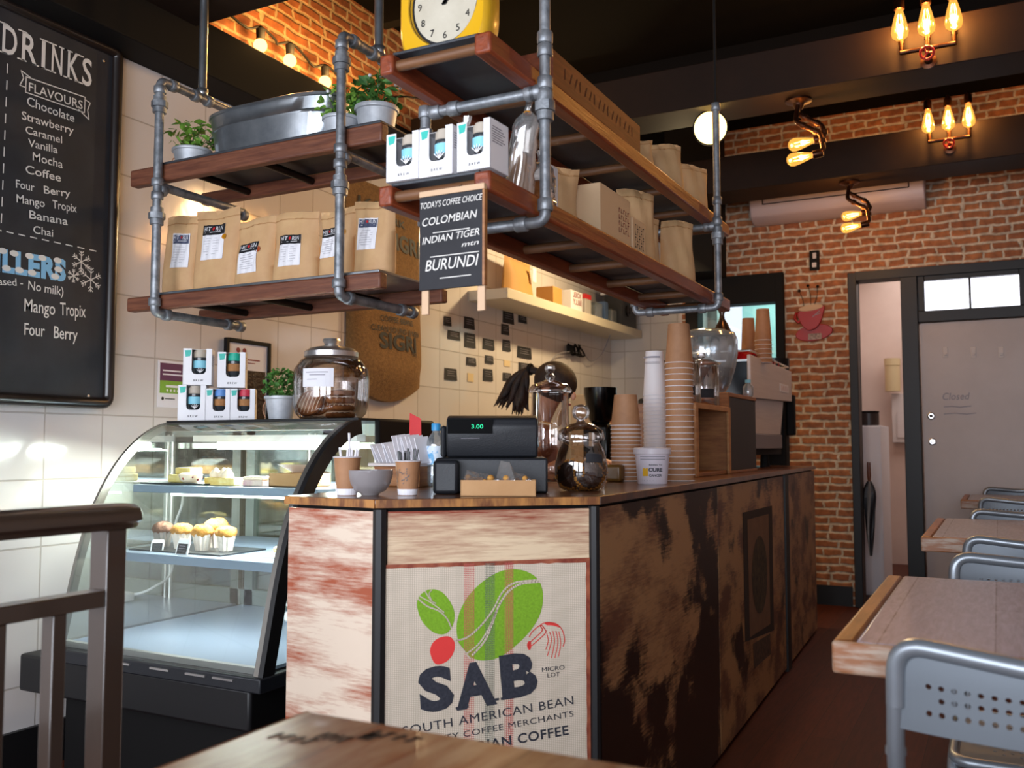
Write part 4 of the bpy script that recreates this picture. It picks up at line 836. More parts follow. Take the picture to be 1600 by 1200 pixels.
side_sheet(xl+.004, 'side_glass', M_caseglass); side_sheet(xr-.004, 'side_glass', M_caseglass)
M_trimst = mat('satin_steel_trim', '#85827c', .3, .7)
def band(x0, x1, off0, off1, m, nm, a=0, b=None):
    g = G(); pr = prof[a:b]; n = len(pr); vs = []
    for i, (y, z) in enumerate(pr):
        y0, z0 = pr[max(i-1, 0)]; y1, z1 = pr[min(i+1, n-1)]; d = Vector((y1-y0, z1-z0)).normalized(); nn = Vector((-d.y, d.x))
        for x in (x0, x1):
            for o in (off0, off1): vs.append((x, y+nn.x*o, z+nn.y*o))
    fs = []
    for i in range(n-1):
        q = 4*i; r = q+4; fs += [(q, q+1, r+1, r), (q+2, r+2, r+3, q+3), (q, r, r+2, q+2), (q+1, q+3, r+3, r+1)]
    fs += [(0, 2, 3, 1), (4*n-4, 4*n-3, 4*n-1, 4*n-2)]
    g.add(vs, fs); return obj(nm, g, m, dc, smooth=40)
band(xl, xl+.012, -.028, .004, M_trimst, 'left_trim'); band(xr-.012, xr+.006, -.045, .004, M_blacksat, 'right_trim'); band(xr-.03, xr-.012, -.004, .003, M_trimst, 'right_edge_strip')
obj('top_plate', G().box(xl, xr, 2.53, yb, 1.236, 1.2455), M_blacksat, dc, bevel=.002)
obj('top_rail', G().box(xl, xr, 2.525, 2.545, 1.205, 1.236), M_trimst, dc, bevel=.002)
obj('black_side_block', G().box(xr-.002, xr+.02, 2.62, yb+.01, .44, 1.245), M_black, dc, bevel=.01)
g = G()
for x in (xl+.02, -2.38, xr-.06): g.box(x, x+.045, yb-.03, yb, .485, 1.236)
g.box(xl, xr, yb-.03, yb, .485, .56); g.box(xl, xr, yb-.03, yb, 1.19, 1.236); obj('rear_door_frame', g, mat('door_frame_grey', '#7f8581', .4, .3), dc)
obj('rear_glass', G().box(xl+.02, xr-.02, yb-.014, yb-.01, .56, 1.19), M_caseglass, dc)
M_tubeem = emis('case_tube_light', '#fbfff4', 12)
tb = obj('strip_light', G().box(-2.60, xr-.07, 2.595, 2.63, 1.138, 1.165), M_tubeem, dc); obj('strip_housing', G().box(-2.72, xr-.05, 2.59, 2.64, 1.166, 1.19), M_white, dc)
l = bpy.data.lights.new('case_strip_light', 'AREA'); l.shape = 'RECTANGLE'; l.size = .75; l.size_y = .04; l.energy = 60; l.color = (.95, 1.0, .93); o = bpy.data.objects.new('case_strip_light', l); o.location = (-2.32, 2.61, 1.136); o.rotation_euler = (math.radians(-12), 0, 0); C.objects.link(o)
for zz, yy, en in ((.972, 2.44, 9), (.740, 2.36, 2.2)):  # the lower strip is added, not a seen fitting, to brighten the case bottom
    obj('shelf_strip_light', G().box(-2.66, xr-.08, yy-.006, yy+.006, zz, zz+.008), M_tubeem, dc)
    l = bpy.data.lights.new('shelf_strip_light', 'AREA'); l.shape = 'RECTANGLE'; l.size = .68; l.size_y = .03; l.energy = en; l.color = (.95, 1.0, .95); o = bpy.data.objects.new('shelf_strip_light', l); o.location = (-2.32, yy, zz-.003); o.rotation_euler = (math.radians(12), 0, 0); C.objects.link(o)
M_shelf = mat('case_shelf_metal', '#78879a', .45, .2); M_tray = mat('baking_tray', '#3f4246', .4, .5); M_deckw = mat('case_deck', '#98a6bd', .3)
obj('upper_shelf', G().box(xl+.03, xr-.03, 2.36, yb-.05, .985, 1.012), M_shelf, dc, bevel=.002)
obj('lower_shelf', G().box(xl+.03, xr-.03, 2.28, yb-.05, .752, .782), M_shelf, dc, bevel=.002)
obj('deck', G().box(xl+.02, xr-.02, 2.12, yb-.04, .49, .50), M_deckw, dc); obj('deck_trim', G().box(xl+.02, xr-.02, 2.10, 2.12, .487, .505), M_chrome, dc)
obj('inner_post', G().tube([(-2.42, yb-.06, .5), (-2.42, yb-.06, 1.2)], .008, 8), M_chrome, dc); obj('inner_post', G().tube([(-2.39, yb-.06, .5), (-2.39, yb-.06, 1.2)], .006, 8), M_chrome, dc)
obj('lamp_cable', G().tube([tuple(p) for p in spline([(-2.47, 2.92, .98), (-2.49, 2.9, .9), (-2.45, 2.9, .8), (-2.46, 2.88, .62), (-2.44, 2.8, .56), (-2.36, 2.78, .53), (-2.3, 2.76, .54)])], .005, 8), M_white, dc)
tag(obj('power_adapter', G().box(-2.36, -2.27, 2.70, 2.78, .502, .54), M_white, dc, bevel=.01), 'white adapter lying on the deck')
# cakes on the upper shelf
S1 = 1.0125
M_cake = mat('cake_crumb', '#d9bd6a', .8, c2='#e8d596', scale=40, bump=.4); M_cake2 = mat('pink_cake', '#c58aa0', .8, c2='#e8d4c6', scale=18); M_yel = mat('lemon_slice_cake', '#d2a63e', .7, c2='#f0dc96', scale=20)
GC = 'cakes and slices in the display case'
single('baking_tray', G().box(-.16, .16, -.1, .1, 0, .006), M_tray, 'thin dark tray under the cakes on the upper display shelf', 'tray', (-2.62, 2.50, S1), bevel=.001)
S1b = S1+.0065
t = thing('slice_cake', 'two stacked pale sponge slices at the left of the upper display shelf', 'cake', (-2.64, 2.47, S1b), 0, GC); obj('lower_slice', G().box(-.045, .045, -.03, .03, 0, .028), M_cake, t, local=True, bevel=.004); obj('upper_slice', G().box(-.02, .055, -.02, .04, .0285, .053), M_cake, t, local=True, bevel=.004)
t = thing('jam_pastry', 'sugared pastry dotted with dark red berries on the upper display shelf', 'pastry', (-2.56, 2.43, S1b), 0, GC); g = G().lathe([(.02, 0), (.036, .01), (.042, .03), (.03, .036), (0, .03)], seg=14); obj('pastry_shell', g, M_icing, t, local=True, smooth=50)
g = G()
for k in range(9): a = k*2.4; g.ball((.036*math.cos(a), .036*math.sin(a), .012+.002*k), .005, seg=7, rings=4)
obj('berries', g, M_maroon, t, local=True)
t = thing('meringue_slice', 'yellow slice topped with white meringue peaks on the upper display shelf', 'cake', (-2.42, 2.46, S1), 0, GC); obj('slice', G().box(-.07, .07, -.035, .035, 0, .027), M_yel, t, local=True, bevel=.003); g = G()
for x, y in ((-.05, 0), (-.02, .01), (.012, -.005)): g.lathe([(.02, .027), (.022, .036), (.014, .05), (.004, .06), (0, .061)], (x, y, 0), 10)
obj('meringue', g, M_icing, t, local=True, smooth=60)
t = thing('pink_slice', 'pink iced slice beside the paper box on the upper display shelf', 'cake', (-2.28, 2.47, S1), 0, GC); obj('sponge', G().box(-.045, .045, -.03, .03, 0, .02), M_cake2, t, local=True, bevel=.003); obj('icing_layer', G().box(-.045, .045, -.03, .03, .02, .032), M_icing, t, local=True, bevel=.004)
t = thing('cake_box', 'open kraft card box on the right of the upper display shelf', 'box', (-2.12, 2.50, S1), 0); g = G(); g.box(-.085, .085, -.06, .06, 0, .003); g.box(-.085, .085, -.06, -.057, 0, .045); g.box(-.085, .085, .057, .06, 0, .045); g.box(-.085, -.082, -.06, .06, 0, .045); g.box(.082, .085, -.06, .06, 0, .045); obj('box_tray', g, M_kraft2, t, local=True)
g = G().add([(-.085, .06, .045), (.085, .06, .045), (.085, -.02, .075), (-.085, -.02, .075)], [(0, 1, 2, 3)]); obj('lid', g, M_white, t, local=True)
# muffins
S2 = .783
M_case = mat('muffin_paper', '#cfc3bb', .7); M_muf = mat('golden_muffin', '#a8702c', .8, c2='#d59a4a', scale=40, bump=.9); M_mufd = mat('chocolate_muffin', '#57392a', .8, c2='#7a5542', scale=40, bump=.9)
def muffin(lab, loc, m, s=1.0, rz=0):
    t = thing('muffin', lab, 'muffin', loc, rz, 'muffins on the lower display shelf'); n = 24; vs = []
    for j, (r, z) in enumerate(((.022, 0), (.028, .03), (.035, .055))):
        for k in range(n): a = 2*PI*k/n; rr = (r+(.0022*math.cos(k*PI)))*s; zz = z+(.012*abs(math.sin(2*a)) if j == 2 else 0); vs.append((rr*math.cos(a), rr*math.sin(a), zz*s))
    g = G().add(vs, [(j*n+k, j*n+(k+1) % n, (j+1)*n+(k+1) % n, (j+1)*n+k) for j in range(2) for k in range(n)]+[tuple(range(n))]); obj('paper_case', g, mat('pale_muffin_paper', '#e2d6cc', .7) if m is M_muf else mat('grey_muffin_paper', '#8f8884', .7), t, local=True)
    R = random.Random(int(loc[0]*1000)); vs = []; pr = [(.030, .05), (.038, .058), (.040, .066), (.034, .078), (.02, .087), (0, .089)]
    vs = [((r+R.uniform(-.003, .003)*(r > 0))*s*math.cos(2*PI*k/n), (r+R.uniform(-.003, .003)*(r > 0))*s*math.sin(2*PI*k/n), (z+R.uniform(-.003, .003))*s) for r, z in pr for k in range(n)]
    g = G().add(vs, [(j*n+k, j*n+(k+1) % n, (j+1)*n+(k+1) % n, (j+1)*n+k) for j in range(len(pr)-1) for k in range(n)]); obj('muffin_top', g, m, t, local=True, smooth=70); return t
single('baking_tray', G().box(-.22, .22, -.11, .11, 0, .005), M_tray, 'dark tray under the muffins on the lower display shelf', 'tray', (-2.53, 2.44, S2), bevel=.001); S2b = S2+.0055
muffin('dark chocolate muffin in grey paper, leftmost on the lower display shelf', (-2.68, 2.42, S2b), M_mufd)
muffin('golden muffin in front, right of the chocolate muffin', (-2.575, 2.41, S2b), M_muf)
muffin('golden muffin with tall top at the back of the lower shelf', (-2.50, 2.50, S2b), M_muf, 1.15)
muffin('golden muffin partly behind the larger price card', (-2.465, 2.40, S2b), M_muf)
muffin('pale muffin at the right of the group on the lower shelf', (-2.385, 2.43, S2b), M_muf, .95)
def pcard(lab, loc, rz=0, s=1):
    t = thing('price_card', lab, 'price card', loc, rz, 'black price cards in the display case'); w, h = .028*s, .05*s
    g = G(); g.add([(-w, 0, 0), (w, 0, 0), (w, .012, h*.8), (w*.8, .014, h), (-w*.8, .014, h), (-w, .012, h*.8), (-w, .004, 0), (w, .004, 0), (w, .016, h*.8), (w*.8, .018, h), (-w*.8, .018, h), (-w, .016, h*.8)], [(0, 1, 2, 3, 4, 5), (6, 11, 10, 9, 8, 7), (0, 6, 7, 1), (1, 7, 8, 2), (2, 8, 9, 3), (3, 9, 10, 4), (4, 10, 11, 5), (5, 11, 6, 0)]); obj('white_holder', g, M_white, t, local=True)
    g = G(); g.add([(-w*.8, -.0012, .001), (w*.8, -.0012, .001), (w*.8, .0088, h*.7), (-w*.8, .0088, h*.7)], [(0, 1, 2, 3)]); obj('black_card', g, M_board, t, local=True)
    g = G()
    for k in range(3): f = .55-.16*k; y = -.0018+.0144*f; stroke(g, Matrix(((1, 0, 0, 0), (0, .2, 0, y-.0006), (0, 1, 0, h*f), (0, 0, 0, 1))), [(-w*.5, 0), (w*.5, 0)], .0016)
    obj('writing', g, M_inkgrey, t, local=True)
pcard('small black price card turned aside in front of the chocolate muffin', (-2.615, 2.335, S2), .5, .8); pcard('larger black price card in front of the golden muffins', (-2.475, 2.315, S2), 0, 1.0)
t = thing('filled_roll', 'pale filled bread roll on paper at the right of the lower display shelf', 'bread roll', (-2.09, 2.44, S2), 0.1, GC); obj('paper', G().box(-.09, .10, -.06, .06, 0, .0015), M_white, t, local=True)
g = G(); g.M = Matrix.Translation((0, 0, .022)); g.ball((0, 0, 0), .036, sx=2.3, sy=.9, sz=.55); obj('bread', g, mat('pale_bread', '#dcbf7c', .8, c2='#f0dfae', scale=14), t, local=True, smooth=60); g = G(); g.ball((0, -.015, .018), .03, sx=2.3, sy=.9, sz=.3); obj('filling', g, M_yel, t, local=True, smooth=60)
pcard('white-backed price card standing behind the filled roll', (-2.16, 2.52, S2), .3, .8)

# things on top of the case
t = thing('cookie_jar', 'large clear cookie jar with a steel lid on top of the display case', 'jar', (-2.135, 2.68, CT2)); R0 = .135
obj('glass_body', G().lathe([(0, .002), (R0*.80, .002), (R0*.93, .02), (R0, .05), (R0*1.02, .14), (R0*.98, .18), (R0*.80, .215), (R0*.66, .225), (R0*.66, .24)], seg=36, caps=False), M_jar, t, local=True, smooth=60)
obj('steel_lid', G().lathe([(R0*.70, .224), (R0*.72, .226), (R0*.72, .243), (R0*.60, .256), (R0*.36, .263), (R0*.22, .265), (R0*.18, .272), (R0*.24, .284), (R0*.22, .292), (0, .294)], seg=32), M_chrome, t, local=True, smooth=40)
obj('paper_label', G().add([((R0*1.025)*math.sin(a), -(R0*1.025)*math.cos(a), z) for a in [math.radians(-6+6*k) for k in range(9)] for z in (.110, .175)], [(2*k, 2*k+2, 2*k+3, 2*k+1) for k in range(8)]), M_paper, t, local=True)
g = G()
for r, a0, a1 in ((.160, 0, 34), (.150, 6, 30), (.135, 2, 18)):
    n = 6; 
    for k in range(n): 
        p = [math.radians(a0+(a1-a0)*(k+d)/n) for d in (0, 1)]; q = R0*1.032; g.add([(q*math.sin(p[0]), -q*math.cos(p[0]), r), (q*math.sin(p[1]), -q*math.cos(p[1]), r), (q*math.sin(p[1]), -q*math.cos(p[1]), r+.0025), (q*math.sin(p[0]), -q*math.cos(p[0]), r+.0025)], [(0, 1, 2, 3)])
obj('label_writing', g, M_inkgrey, t, local=True)
def cookie(lab, loc, rot=(0, 0, 0), r=.052):
    o = thing('drizzled_cookie', lab, 'cookie', loc, 0, 'drizzled cookies in the large jar'); E_ = Euler(rot).to_matrix().to_4x4(); R = random.Random(int(loc[2]*1e4))
    g = G(); g.M = E_; g.lathe([(0, -.010), (r*.9, -.009), (r, -.002), (r*.96, .006), (r*.6, .011), (0, .012)], seg=18, caps=False); obj('biscuit', g, M_biscuit, o, local=True, smooth=60)
    g = G(); g.M = E_
    for k in range(6): f = -.8+.32*k; h = math.sqrt(1-f*f)*r*.85; g.tube([(f*r*.9, -h, .009), (f*r*.9+.006, 0, .0135), (f*r*.9+.01, h, .009)], .0018, 5)
    obj('icing_drizzle', g, M_icing, o, local=True)
zc = CT2+.013
for k in range(4): cookie('drizzled cookie in the right-hand pile inside the large jar', (-2.135+.058, 2.68-.02, zc+.0265*k), (0, 0, k*.7))
cookie('drizzled cookie standing on edge at the left front inside the large jar', (-2.135-.055, 2.63, zc+.045), (1.15, 0, .1), .053)
cookie('drizzled cookie leaning behind the front one inside the large jar', (-2.135-.05, 2.67, zc+.05), (1.25, 0, .3), .052)
plant('bushy green plant in a white pot between the boxed cups and cookie jar', (-2.352, 2.66, CT2), .058, .088, 9, M_leafd, 170, 1.2, 1.35)
t = thing('picture_frame', 'black framed certificate leaning on the tiled wall behind the cup boxes', 'framed certificate', (-3.07, 3.25, 1.24)); Mf = frame((-3.075, 3.11, 1.24), (0, 1, 0), (1, 0, 0)); g = G(); W_, H_ = .29, .40
for a, b, c, d in ((0, .018, 0, H_), (W_-.018, W_, 0, H_), (.018, W_-.018, 0, .018), (.018, W_-.018, H_-.018, H_)): g.box(-3.09, -3.07, 3.11+a, 3.11+b, 1.24+c, 1.24+d)
obj('frame', g, M_black, t, bevel=.002); obj('certificate', G().box(-3.088, -3.08, 3.125, 3.385, 1.255, 1.625), M_paper, t)
g = G(); Mf = frame((-3.0785, 3.13, 1.24), (0, 1, 0), (1, 0, 0)); stroke(g, Mf, [(.04, .31), (.2, .31)], .006); stroke(g, Mf, [(.04, .295), (.17, .295)], .004); disc(g, Mf, .06, .35, .012); disc(g, Mf, .1, .35, .012); obj('heading', g, M_maroon, t)
obj('lower_block', G().box(-3.0795, -3.0785, 3.2, 3.37, 1.26, 1.5), M_choc, t)
a, b = spot(250, 570, 'x', -3.099), spot(304, 635, 'x', -3.099)
t = thing('hygiene_notice', 'purple and green notice taped on the tiled wall left of the cup boxes', 'notice', (-3.099, a.y, b.z)); y0, y1, z1, z0 = a.y, b.y+.03, a.z+.01, b.z
obj('paper', G().box(-3.0995, -3.0975, y0-.01, y1+.01, z0-.01, z1+.01), M_paper, t); obj('purple_block', G().box(-3.0975, -3.097, y0, y1, z0+(z1-z0)*.58, z1), mat('purple_print', '#5a2b52', .5), t); obj('green_block', G().box(-3.0975, -3.097, y0, y1, z0+(z1-z0)*.28, z0+(z1-z0)*.58), mat('lime_print', '#79a437', .5), t)
g = G(); Mn = frame((-3.0965, y0, z0), (0, 1, 0), (1, 0, 0)); hh = z1-z0
stroke(g, Mn, [(.015, hh*.82), (.11, hh*.82)], .006); stroke(g, Mn, [(.015, hh*.73), (.13, hh*.73)], .006); text(g, 'Excellent', Mn @ Matrix.Translation((.035, hh*.42, 0)), width=.09, height=.014, bold=.01) if 0 else stroke(g, Mn, [(.035, hh*.45), (.11, hh*.45)], .010)
for k in range(5): disc(g, Mn, .04+.019*k, hh*.35, .006, n=5)
obj('white_lettering', g, M_paper, t); g = G(); stroke(g, Mn, [(.03, hh*.15), (.08, hh*.15)], .004); disc(g, Mn, .016, hh*.15, .007); obj('small_print', g, M_ink, t)

# ================================================================== THINGS ON THE COUNTER
def cz(px, py): p = spot(px, py, 'z', CT); return (p.x, p.y, CT+.0005)
def cupmesh(rb, rt, h, inverted=False, lip=.0022):
    pr = [(rb, 0), (rb+(rt-rb)*.98, h*.985), (rt+lip*.6, h*.985), (rt+lip, h*.992), (rt+lip*.6, h), (rt-.0012, h), (rb-.0015, .004), (0, .004)]
    if inverted: pr = [(r, h-z) for r, z in pr]
    return pr
def cup(lab, loc, rb, rt, h, m=None, inv=False, group=None, rim=True, name='paper_cup', cat='paper cup'):
    t = thing(name, lab, cat, loc, 0, group)
    pr = [(rb, 0), (rt, h)] ; ins = [(rt-.0012, h), (rb-.0012, .004), (0, .004)]
    zf = (lambda z: h-z) if inv else (lambda z: z)
    obj('sleeve', G().lathe([(r, zf(z)) for r, z in pr+ins], seg=24), m or M_cup, t, local=True, smooth=50)
    obj('rim', G().lathe([(rt+.0002, zf(h-.003)), (rt+.0024, zf(h-.002)), (rt+.0024, zf(h-.0005)), (rt-.0014, zf(h+.0002))], seg=24), M_paper, t, local=True, smooth=60)
    return t
# cups with straws and stirrers
p = cz(542, 774); t = cup('brown takeaway cup holding white straws at the left end of the counter', p, .026, .0345, .098); 
obj('base_band', G().lathe([(.0262, .001), (.0285, .017)], seg=24, caps=False), M_paper, t, local=True)
R = random.Random(4)
for k in range(9):
    a = R.uniform(0, 6.28); g = G(); o0 = Vector((.016*math.cos(a), .016*math.sin(a), .006)); o1 = Vector((.032*math.cos(a+.3), .026*math.sin(a+.3), .11+R.uniform(0, .012))) if k else Vector((.005, .0, .158)); single('drinking_straw', g.tube([o0, o1], .0032, 8), M_paper, 'tallest white straw standing in the left brown cup' if k == 0 else 'short white straw standing in the left brown cup', 'straw', p, group='white straws in the brown cup', smooth=50)
p = cz(637, 774); t = cup('brown takeaway cup of black stirrers beside the grey bowl', p, .024, .0325, .088); obj('base_band', G().lathe([(.0242, .001), (.0265, .016)], seg=24, caps=False), M_paper, t, local=True)
g = G(); R = random.Random(6)
for k in range(26): a = -PI/2+R.uniform(-.7, .7); z = .025+R.uniform(0, .04); r = .0252+(.0325-.024)*z/.088+.0006; g.add([(r*math.cos(a+d), r*math.sin(a+d), z+e) for d, e in ((0, 0), (.10, .002), (.12, .005), (.01, .004))], [(0, 1, 2, 3)])
obj('printed_pattern', g, mat('cup_print', '#7c6a60', .7), t, local=True)
for k in range(9):
    a = R.uniform(0, 6.28); o0 = Vector((.012*math.cos(a), .012*math.sin(a), .006)); o1 = Vector((.026*math.cos(a), .022*math.sin(a), .108+R.uniform(0, .012))); g = G(); dd = (o1-o0); g.tube([o0, o1], .0028, 6); single('stirrer', g, M_shiny, 'black stirrer standing in the brown cup beside the grey bowl', 'stirrer', p, group='black stirrers in the brown cup')
p = cz(578, 774); t = thing('bowl', 'round glossy grey bowl at the front edge of the counter', 'bowl', p); obj('bowl_body', G().lathe([(.022, 0), (.024, .004), (.04, .012), (.052, .03), (.0575, .052), (.058, .064), (.0555, .064), (.054, .05), (.048, .03), (.034, .014), (0, .010)], seg=36), mat('grey_glaze', '#8d8788', .12), t, local=True, smooth=60)
p = cz(598, 762); p = (p[0], p[1]+.10, p[2]); t = thing('napkin_holder', 'low wooden holder full of upright white napkins behind the grey bowl', 'napkin holder', p); g = G(); g.box(-.085, .085, -.03, .03, 0, .062); obj('wooden_block', g, M_pine, t, local=True, bevel=.003); obj('top_tray', G().box(-.10, .085, -.04, .04, .062, .072), M_steel, t, local=True, bevel=.002)
R = random.Random(9); NP = p
for k in range(13):
    f = k/12; x = -.085+.165*f; h = (.062 if k < 6 else .088)+R.uniform(-.006, .006); g = G(); th = .0028; tl_ = .030+R.uniform(-.006, .01); o_ = .028
    g.add([(0, -o_, 0), (th, -o_, 0), (th, o_, 0), (0, o_, 0), (-tl_*1.0, -o_, h*.92), (-tl_+th, -o_, h*.92), (-tl_+th, o_, h), (-tl_, o_, h)], [(0, 3, 2, 1), (4, 5, 6, 7), (0, 1, 5, 4), (1, 2, 6, 5), (2, 3, 7, 6), (3, 0, 4, 7)])
    single('napkin', g, M_paper, 'folded white napkin standing in the wooden holder', 'napkin', (NP[0]+x+.012, NP[1], NP[2]+.0725), rz=-.25, group='white napkins in the wooden holder')
p = cz(656, 762); p = (p[0], p[1]+.09, p[2]); t = thing('water_bottle', 'clear water bottle with a blue cap and label beside the cash register', 'bottle', p); rb = .031
obj('bottle_body', G().lathe([(0, .003), (rb*.8, .001), (rb, .010), (rb, .055), (rb*.94, .06), (rb, .065), (rb, .128), (rb*.86, .146), (rb*.5, .163), (rb*.36, .168), (rb*.36, .176)], seg=28, caps=False), M_plastic, t, local=True, smooth=50)
obj('water', G().lathe([(0, .005), (rb*.78, .004), (rb*.93, .012), (rb*.93, .11), (0, .11)], seg=24), glass('water', '#dfeaf2', .05), t, local=True)
obj('cap', G().lathe([(rb*.46, .172), (rb*.47, .192), (rb*.42, .195), (0, .195)], seg=20), mat('blue_cap', '#2f8fc6', .4), t, local=True, smooth=40)
lbl = obj('blue_label', G().add([(rb*1.02*math.cos(a), rb*1.02*math.sin(a), z) for a in [math.radians(-150+10*k) for k in range(17)] for z in (.068, .125)], [(2*k, 2*k+2, 2*k+3, 2*k+1) for k in range(16)]), mat('water_label', '#5aa7d8', .4, c2='#d6e2ee', scale=28, lo=.45, hi=.5), t, local=True)
p = cz(647, 700); t = thing('red_card', 'small translucent red card standing behind the blue-capped bottle', 'card', (-1.72, 2.60, CT+.0005)); obj('stand', G().box(-.02, .02, -.01, .01, 0, .15), M_black, t, local=True); obj('card', G().add([(-.022, 0, .15), (.026, .0, .15), (.024, 0, .215), (-.02, 0, .235), (-.022, .002, .15), (.026, .002, .15), (.024, .002, .215), (-.02, .002, .235)], [(0, 1, 2, 3), (7, 6, 5, 4), (0, 4, 5, 1), (1, 5, 6, 2), (2, 6, 7, 3), (3, 7, 4, 0)]), M_red, t, local=True)
# cash register: turned to face the customers at the chamfered end of the counter
rc = cz(768, 771); RA = math.radians(27)
cr_ = thing('cash_register', 'large black cash register with a green digital customer display', 'cash register', (rc[0], rc[1], CT+.0005), RA)
k_ = (Vector(rc)-Vector((0, 0, EYE))).dot(fwv)/FOC; wd, wh = 88*k_, 73*k_; L_k = dict(local=True)
obj('drawer_base', G().box(-wd, wd, 0, .30, 0, .093), M_blkplastic, cr_, bevel=.006, **L_k)
pf = [(.055, .094), (.04, .13), (.035, .178), (.045, .200), (.08, .208), (.16, .206), (.26, .175), (.29, .12), (.29, .094)]
g = G(); n = len(pf); g.add([(-wh, y, z) for y, z in pf]+[(wh, y, z) for y, z in pf], [tuple(range(n))[::-1], tuple(range(n, 2*n))]+[(i, (i+1) % n, n+(i+1) % n, n+i) for i in range(n)]); obj('housing', g, M_blkplastic, cr_, smooth=35, bevel=.006, **L_k)
obj('side_cheek', G().box(-wh-.018, -wh-.001, .06, .24, .094, .18), M_blkplastic, cr_, bevel=.012, **L_k)
obj('display_window', G().box(-wh+.004, -wh+.125, .0325, .0375, .158, .196), mat('display_black', '#060607', .7, spec=.1), cr_, **L_k)
M_led = emis('green_led', '#35e0a0', 1.6); g = G(); text(g, '3.00', frame((-wh+.068, .0318, .172), (1, 0, 0), (0, -1, 0)), width=.032, height=.011, bold=.01); obj('display_digits', g, M_led, cr_, **L_k)
obj('printed_mark', G().box(-wh+.04, -wh+.09, .0352, .038, .145, .1464), M_inkgrey, cr_, **L_k); obj('card_terminal', G().box(-wd-.002, -wd+.065, -.055, -.001, 0, .088), M_blkplastic, cr_, bevel=.01, **L_k)
# tray of packets
pm = cz(778, 776); hw = 59*(Vector(pm)-Vector((0, 0, EYE))).dot(fwv)/FOC; TA = math.radians(25); tcx, tcy = pm[0]-.035*math.sin(TA), pm[1]+.035*math.cos(TA); t = thing('card_tray', 'low kraft card tray holding small cellophane packets in front of the register', 'tray', (tcx, tcy, CT+.0005), TA)
g = G(); g.box(-hw, hw, -.034, .034, 0, .002); g.box(-hw, hw, -.034, -.032, 0, .040); g.box(-hw, hw, .032, .034, 0, .040); g.box(-hw, -hw+.002, -.034, .034, 0, .040); g.box(hw-.002, hw, -.034, .034, 0, .040); obj('tray_body', g, M_kraft2, t, local=True)
for k, (dx, h) in enumerate(((-.062, .062), (-.022, .055), (.022, .085), (.058, .056))):
    R = random.Random(70+k); q = (tcx+dx*math.cos(TA), tcy+dx*math.sin(TA), CT+.003)
    t = thing('cellophane_packet', 'cellophane packet with a peaked top standing up in the card tray' if k == 2 else 'small cellophane packet of golden biscuits lying in the card tray', 'packet', q, TA+R.uniform(-.3, .3), 'cellophane packets in the card tray')
    g = G()
    for n_ in range(11): g.ball((R.uniform(-.018, .018), R.uniform(-.016, .016), .010+R.uniform(0, .032)), R.uniform(.007, .010), seg=8, rings=5)
    obj('biscuits', g, M_nut, t, local=True, smooth=60)
    g = G(); px_ = R.uniform(-.02, .0); b = [(-.024, -.02, .002), (.024, -.021, .002), (.023, .02, .002), (-.024, .02, .002), (-.026, -.018, .035), (.026, -.02, .038), (.024, .018, .038), (-.026, .018, .034), (px_-.012, .0, h), (px_+.012, .002, h-.004)]
    g.add(b, [(0, 3, 2, 1), (0, 1, 5, 4), (1, 2, 6, 5), (2, 3, 7, 6), (3, 0, 4, 7), (4, 5, 9, 8), (5, 6, 9), (6, 7, 8, 9), (7, 4, 8)]); obj('film', g, M_film, t, local=True)
# glass jars
def jarA(lab, loc, s=1):
    t = thing('footed_glass_jar', lab, 'jar', loc, 0); r = .062*s
    obj('glass_body', G().lathe([(r*.9, 0), (r*.95, .006), (r*.5, .03), (r*.45, .06), (r*.9, .10), (r, .12), (r*1.02, .16), (r*1.02, .30), (r*1.08, .305)], seg=32, caps=False), M_jar, t, local=True, smooth=50)
    obj('glass_lid', G().lathe([(r*1.20, .307), (r*1.22, .312), (r*1.0, .332), (r*.4, .345), (r*.22, .35), (r*.30, .362), (r*.16, .37), (r*.30, .385), (r*.26, .398), (0, .402)], seg=32, caps=False), M_jar, t, local=True, smooth=50)
    return t, r
pA = (-1.345, 2.86, CT+.0005); t, r = jarA('tall clear footed jar with a knobbed lid behind the florentine jar', pA)
for k, (dx, rt_) in enumerate(((-.042, 1.4), (-.005, .2), (.042, -1.35))):
    o = thing('oval_biscuit', 'pale oval biscuit inside the tall footed jar', 'biscuit', (pA[0]+dx, pA[1]-.01, pA[2]+.22 if k != 1 else pA[2]+.20), 0, 'biscuits in the footed jar'); g = G(); g.M = Matrix.Rotation(rt_, 4, 'Y'); g.lathe([(0, -.005), (.028, -.004), (.031, 0), (.028, .004), (0, .005)], seg=18, sy=.7); obj('biscuit', g, M_nut, o, local=True, smooth=50); g = G(); g.M = Matrix.Rotation(rt_, 4, 'Y'); g.lathe([(.029, -.002), (.0325, 0), (.029, .002)], seg=18, sy=.7, caps=False); obj('pale_edge', g, M_icing, o, local=True)
pB = cz(901, 768); pB = (pB[0]-.01, pB[1]+.055, CT+.0005); t = thing('round_glass_jar', 'round clear jar of chocolate florentines with a black price label', 'jar', pB); r = .0745
obj('glass_body', G().lathe([(r*.62, .0), (r*.85, .008), (r, .045), (r*.99, .075), (r*.86, .115), (r*.70, .135), (r*.72, .142)], seg=36, caps=False), M_jar, t, local=True, smooth=60)
obj('glass_lid', G().lathe([(r*.86, .140), (r*.90, .146), (r*.84, .168), (r*.5, .185), (r*.2, .19), (r*.14, .197), (r*.30, .206), (r*.34, .222), (r*.26, .238), (0, .243)], seg=36, caps=False), M_jar, t, local=True, smooth=60)
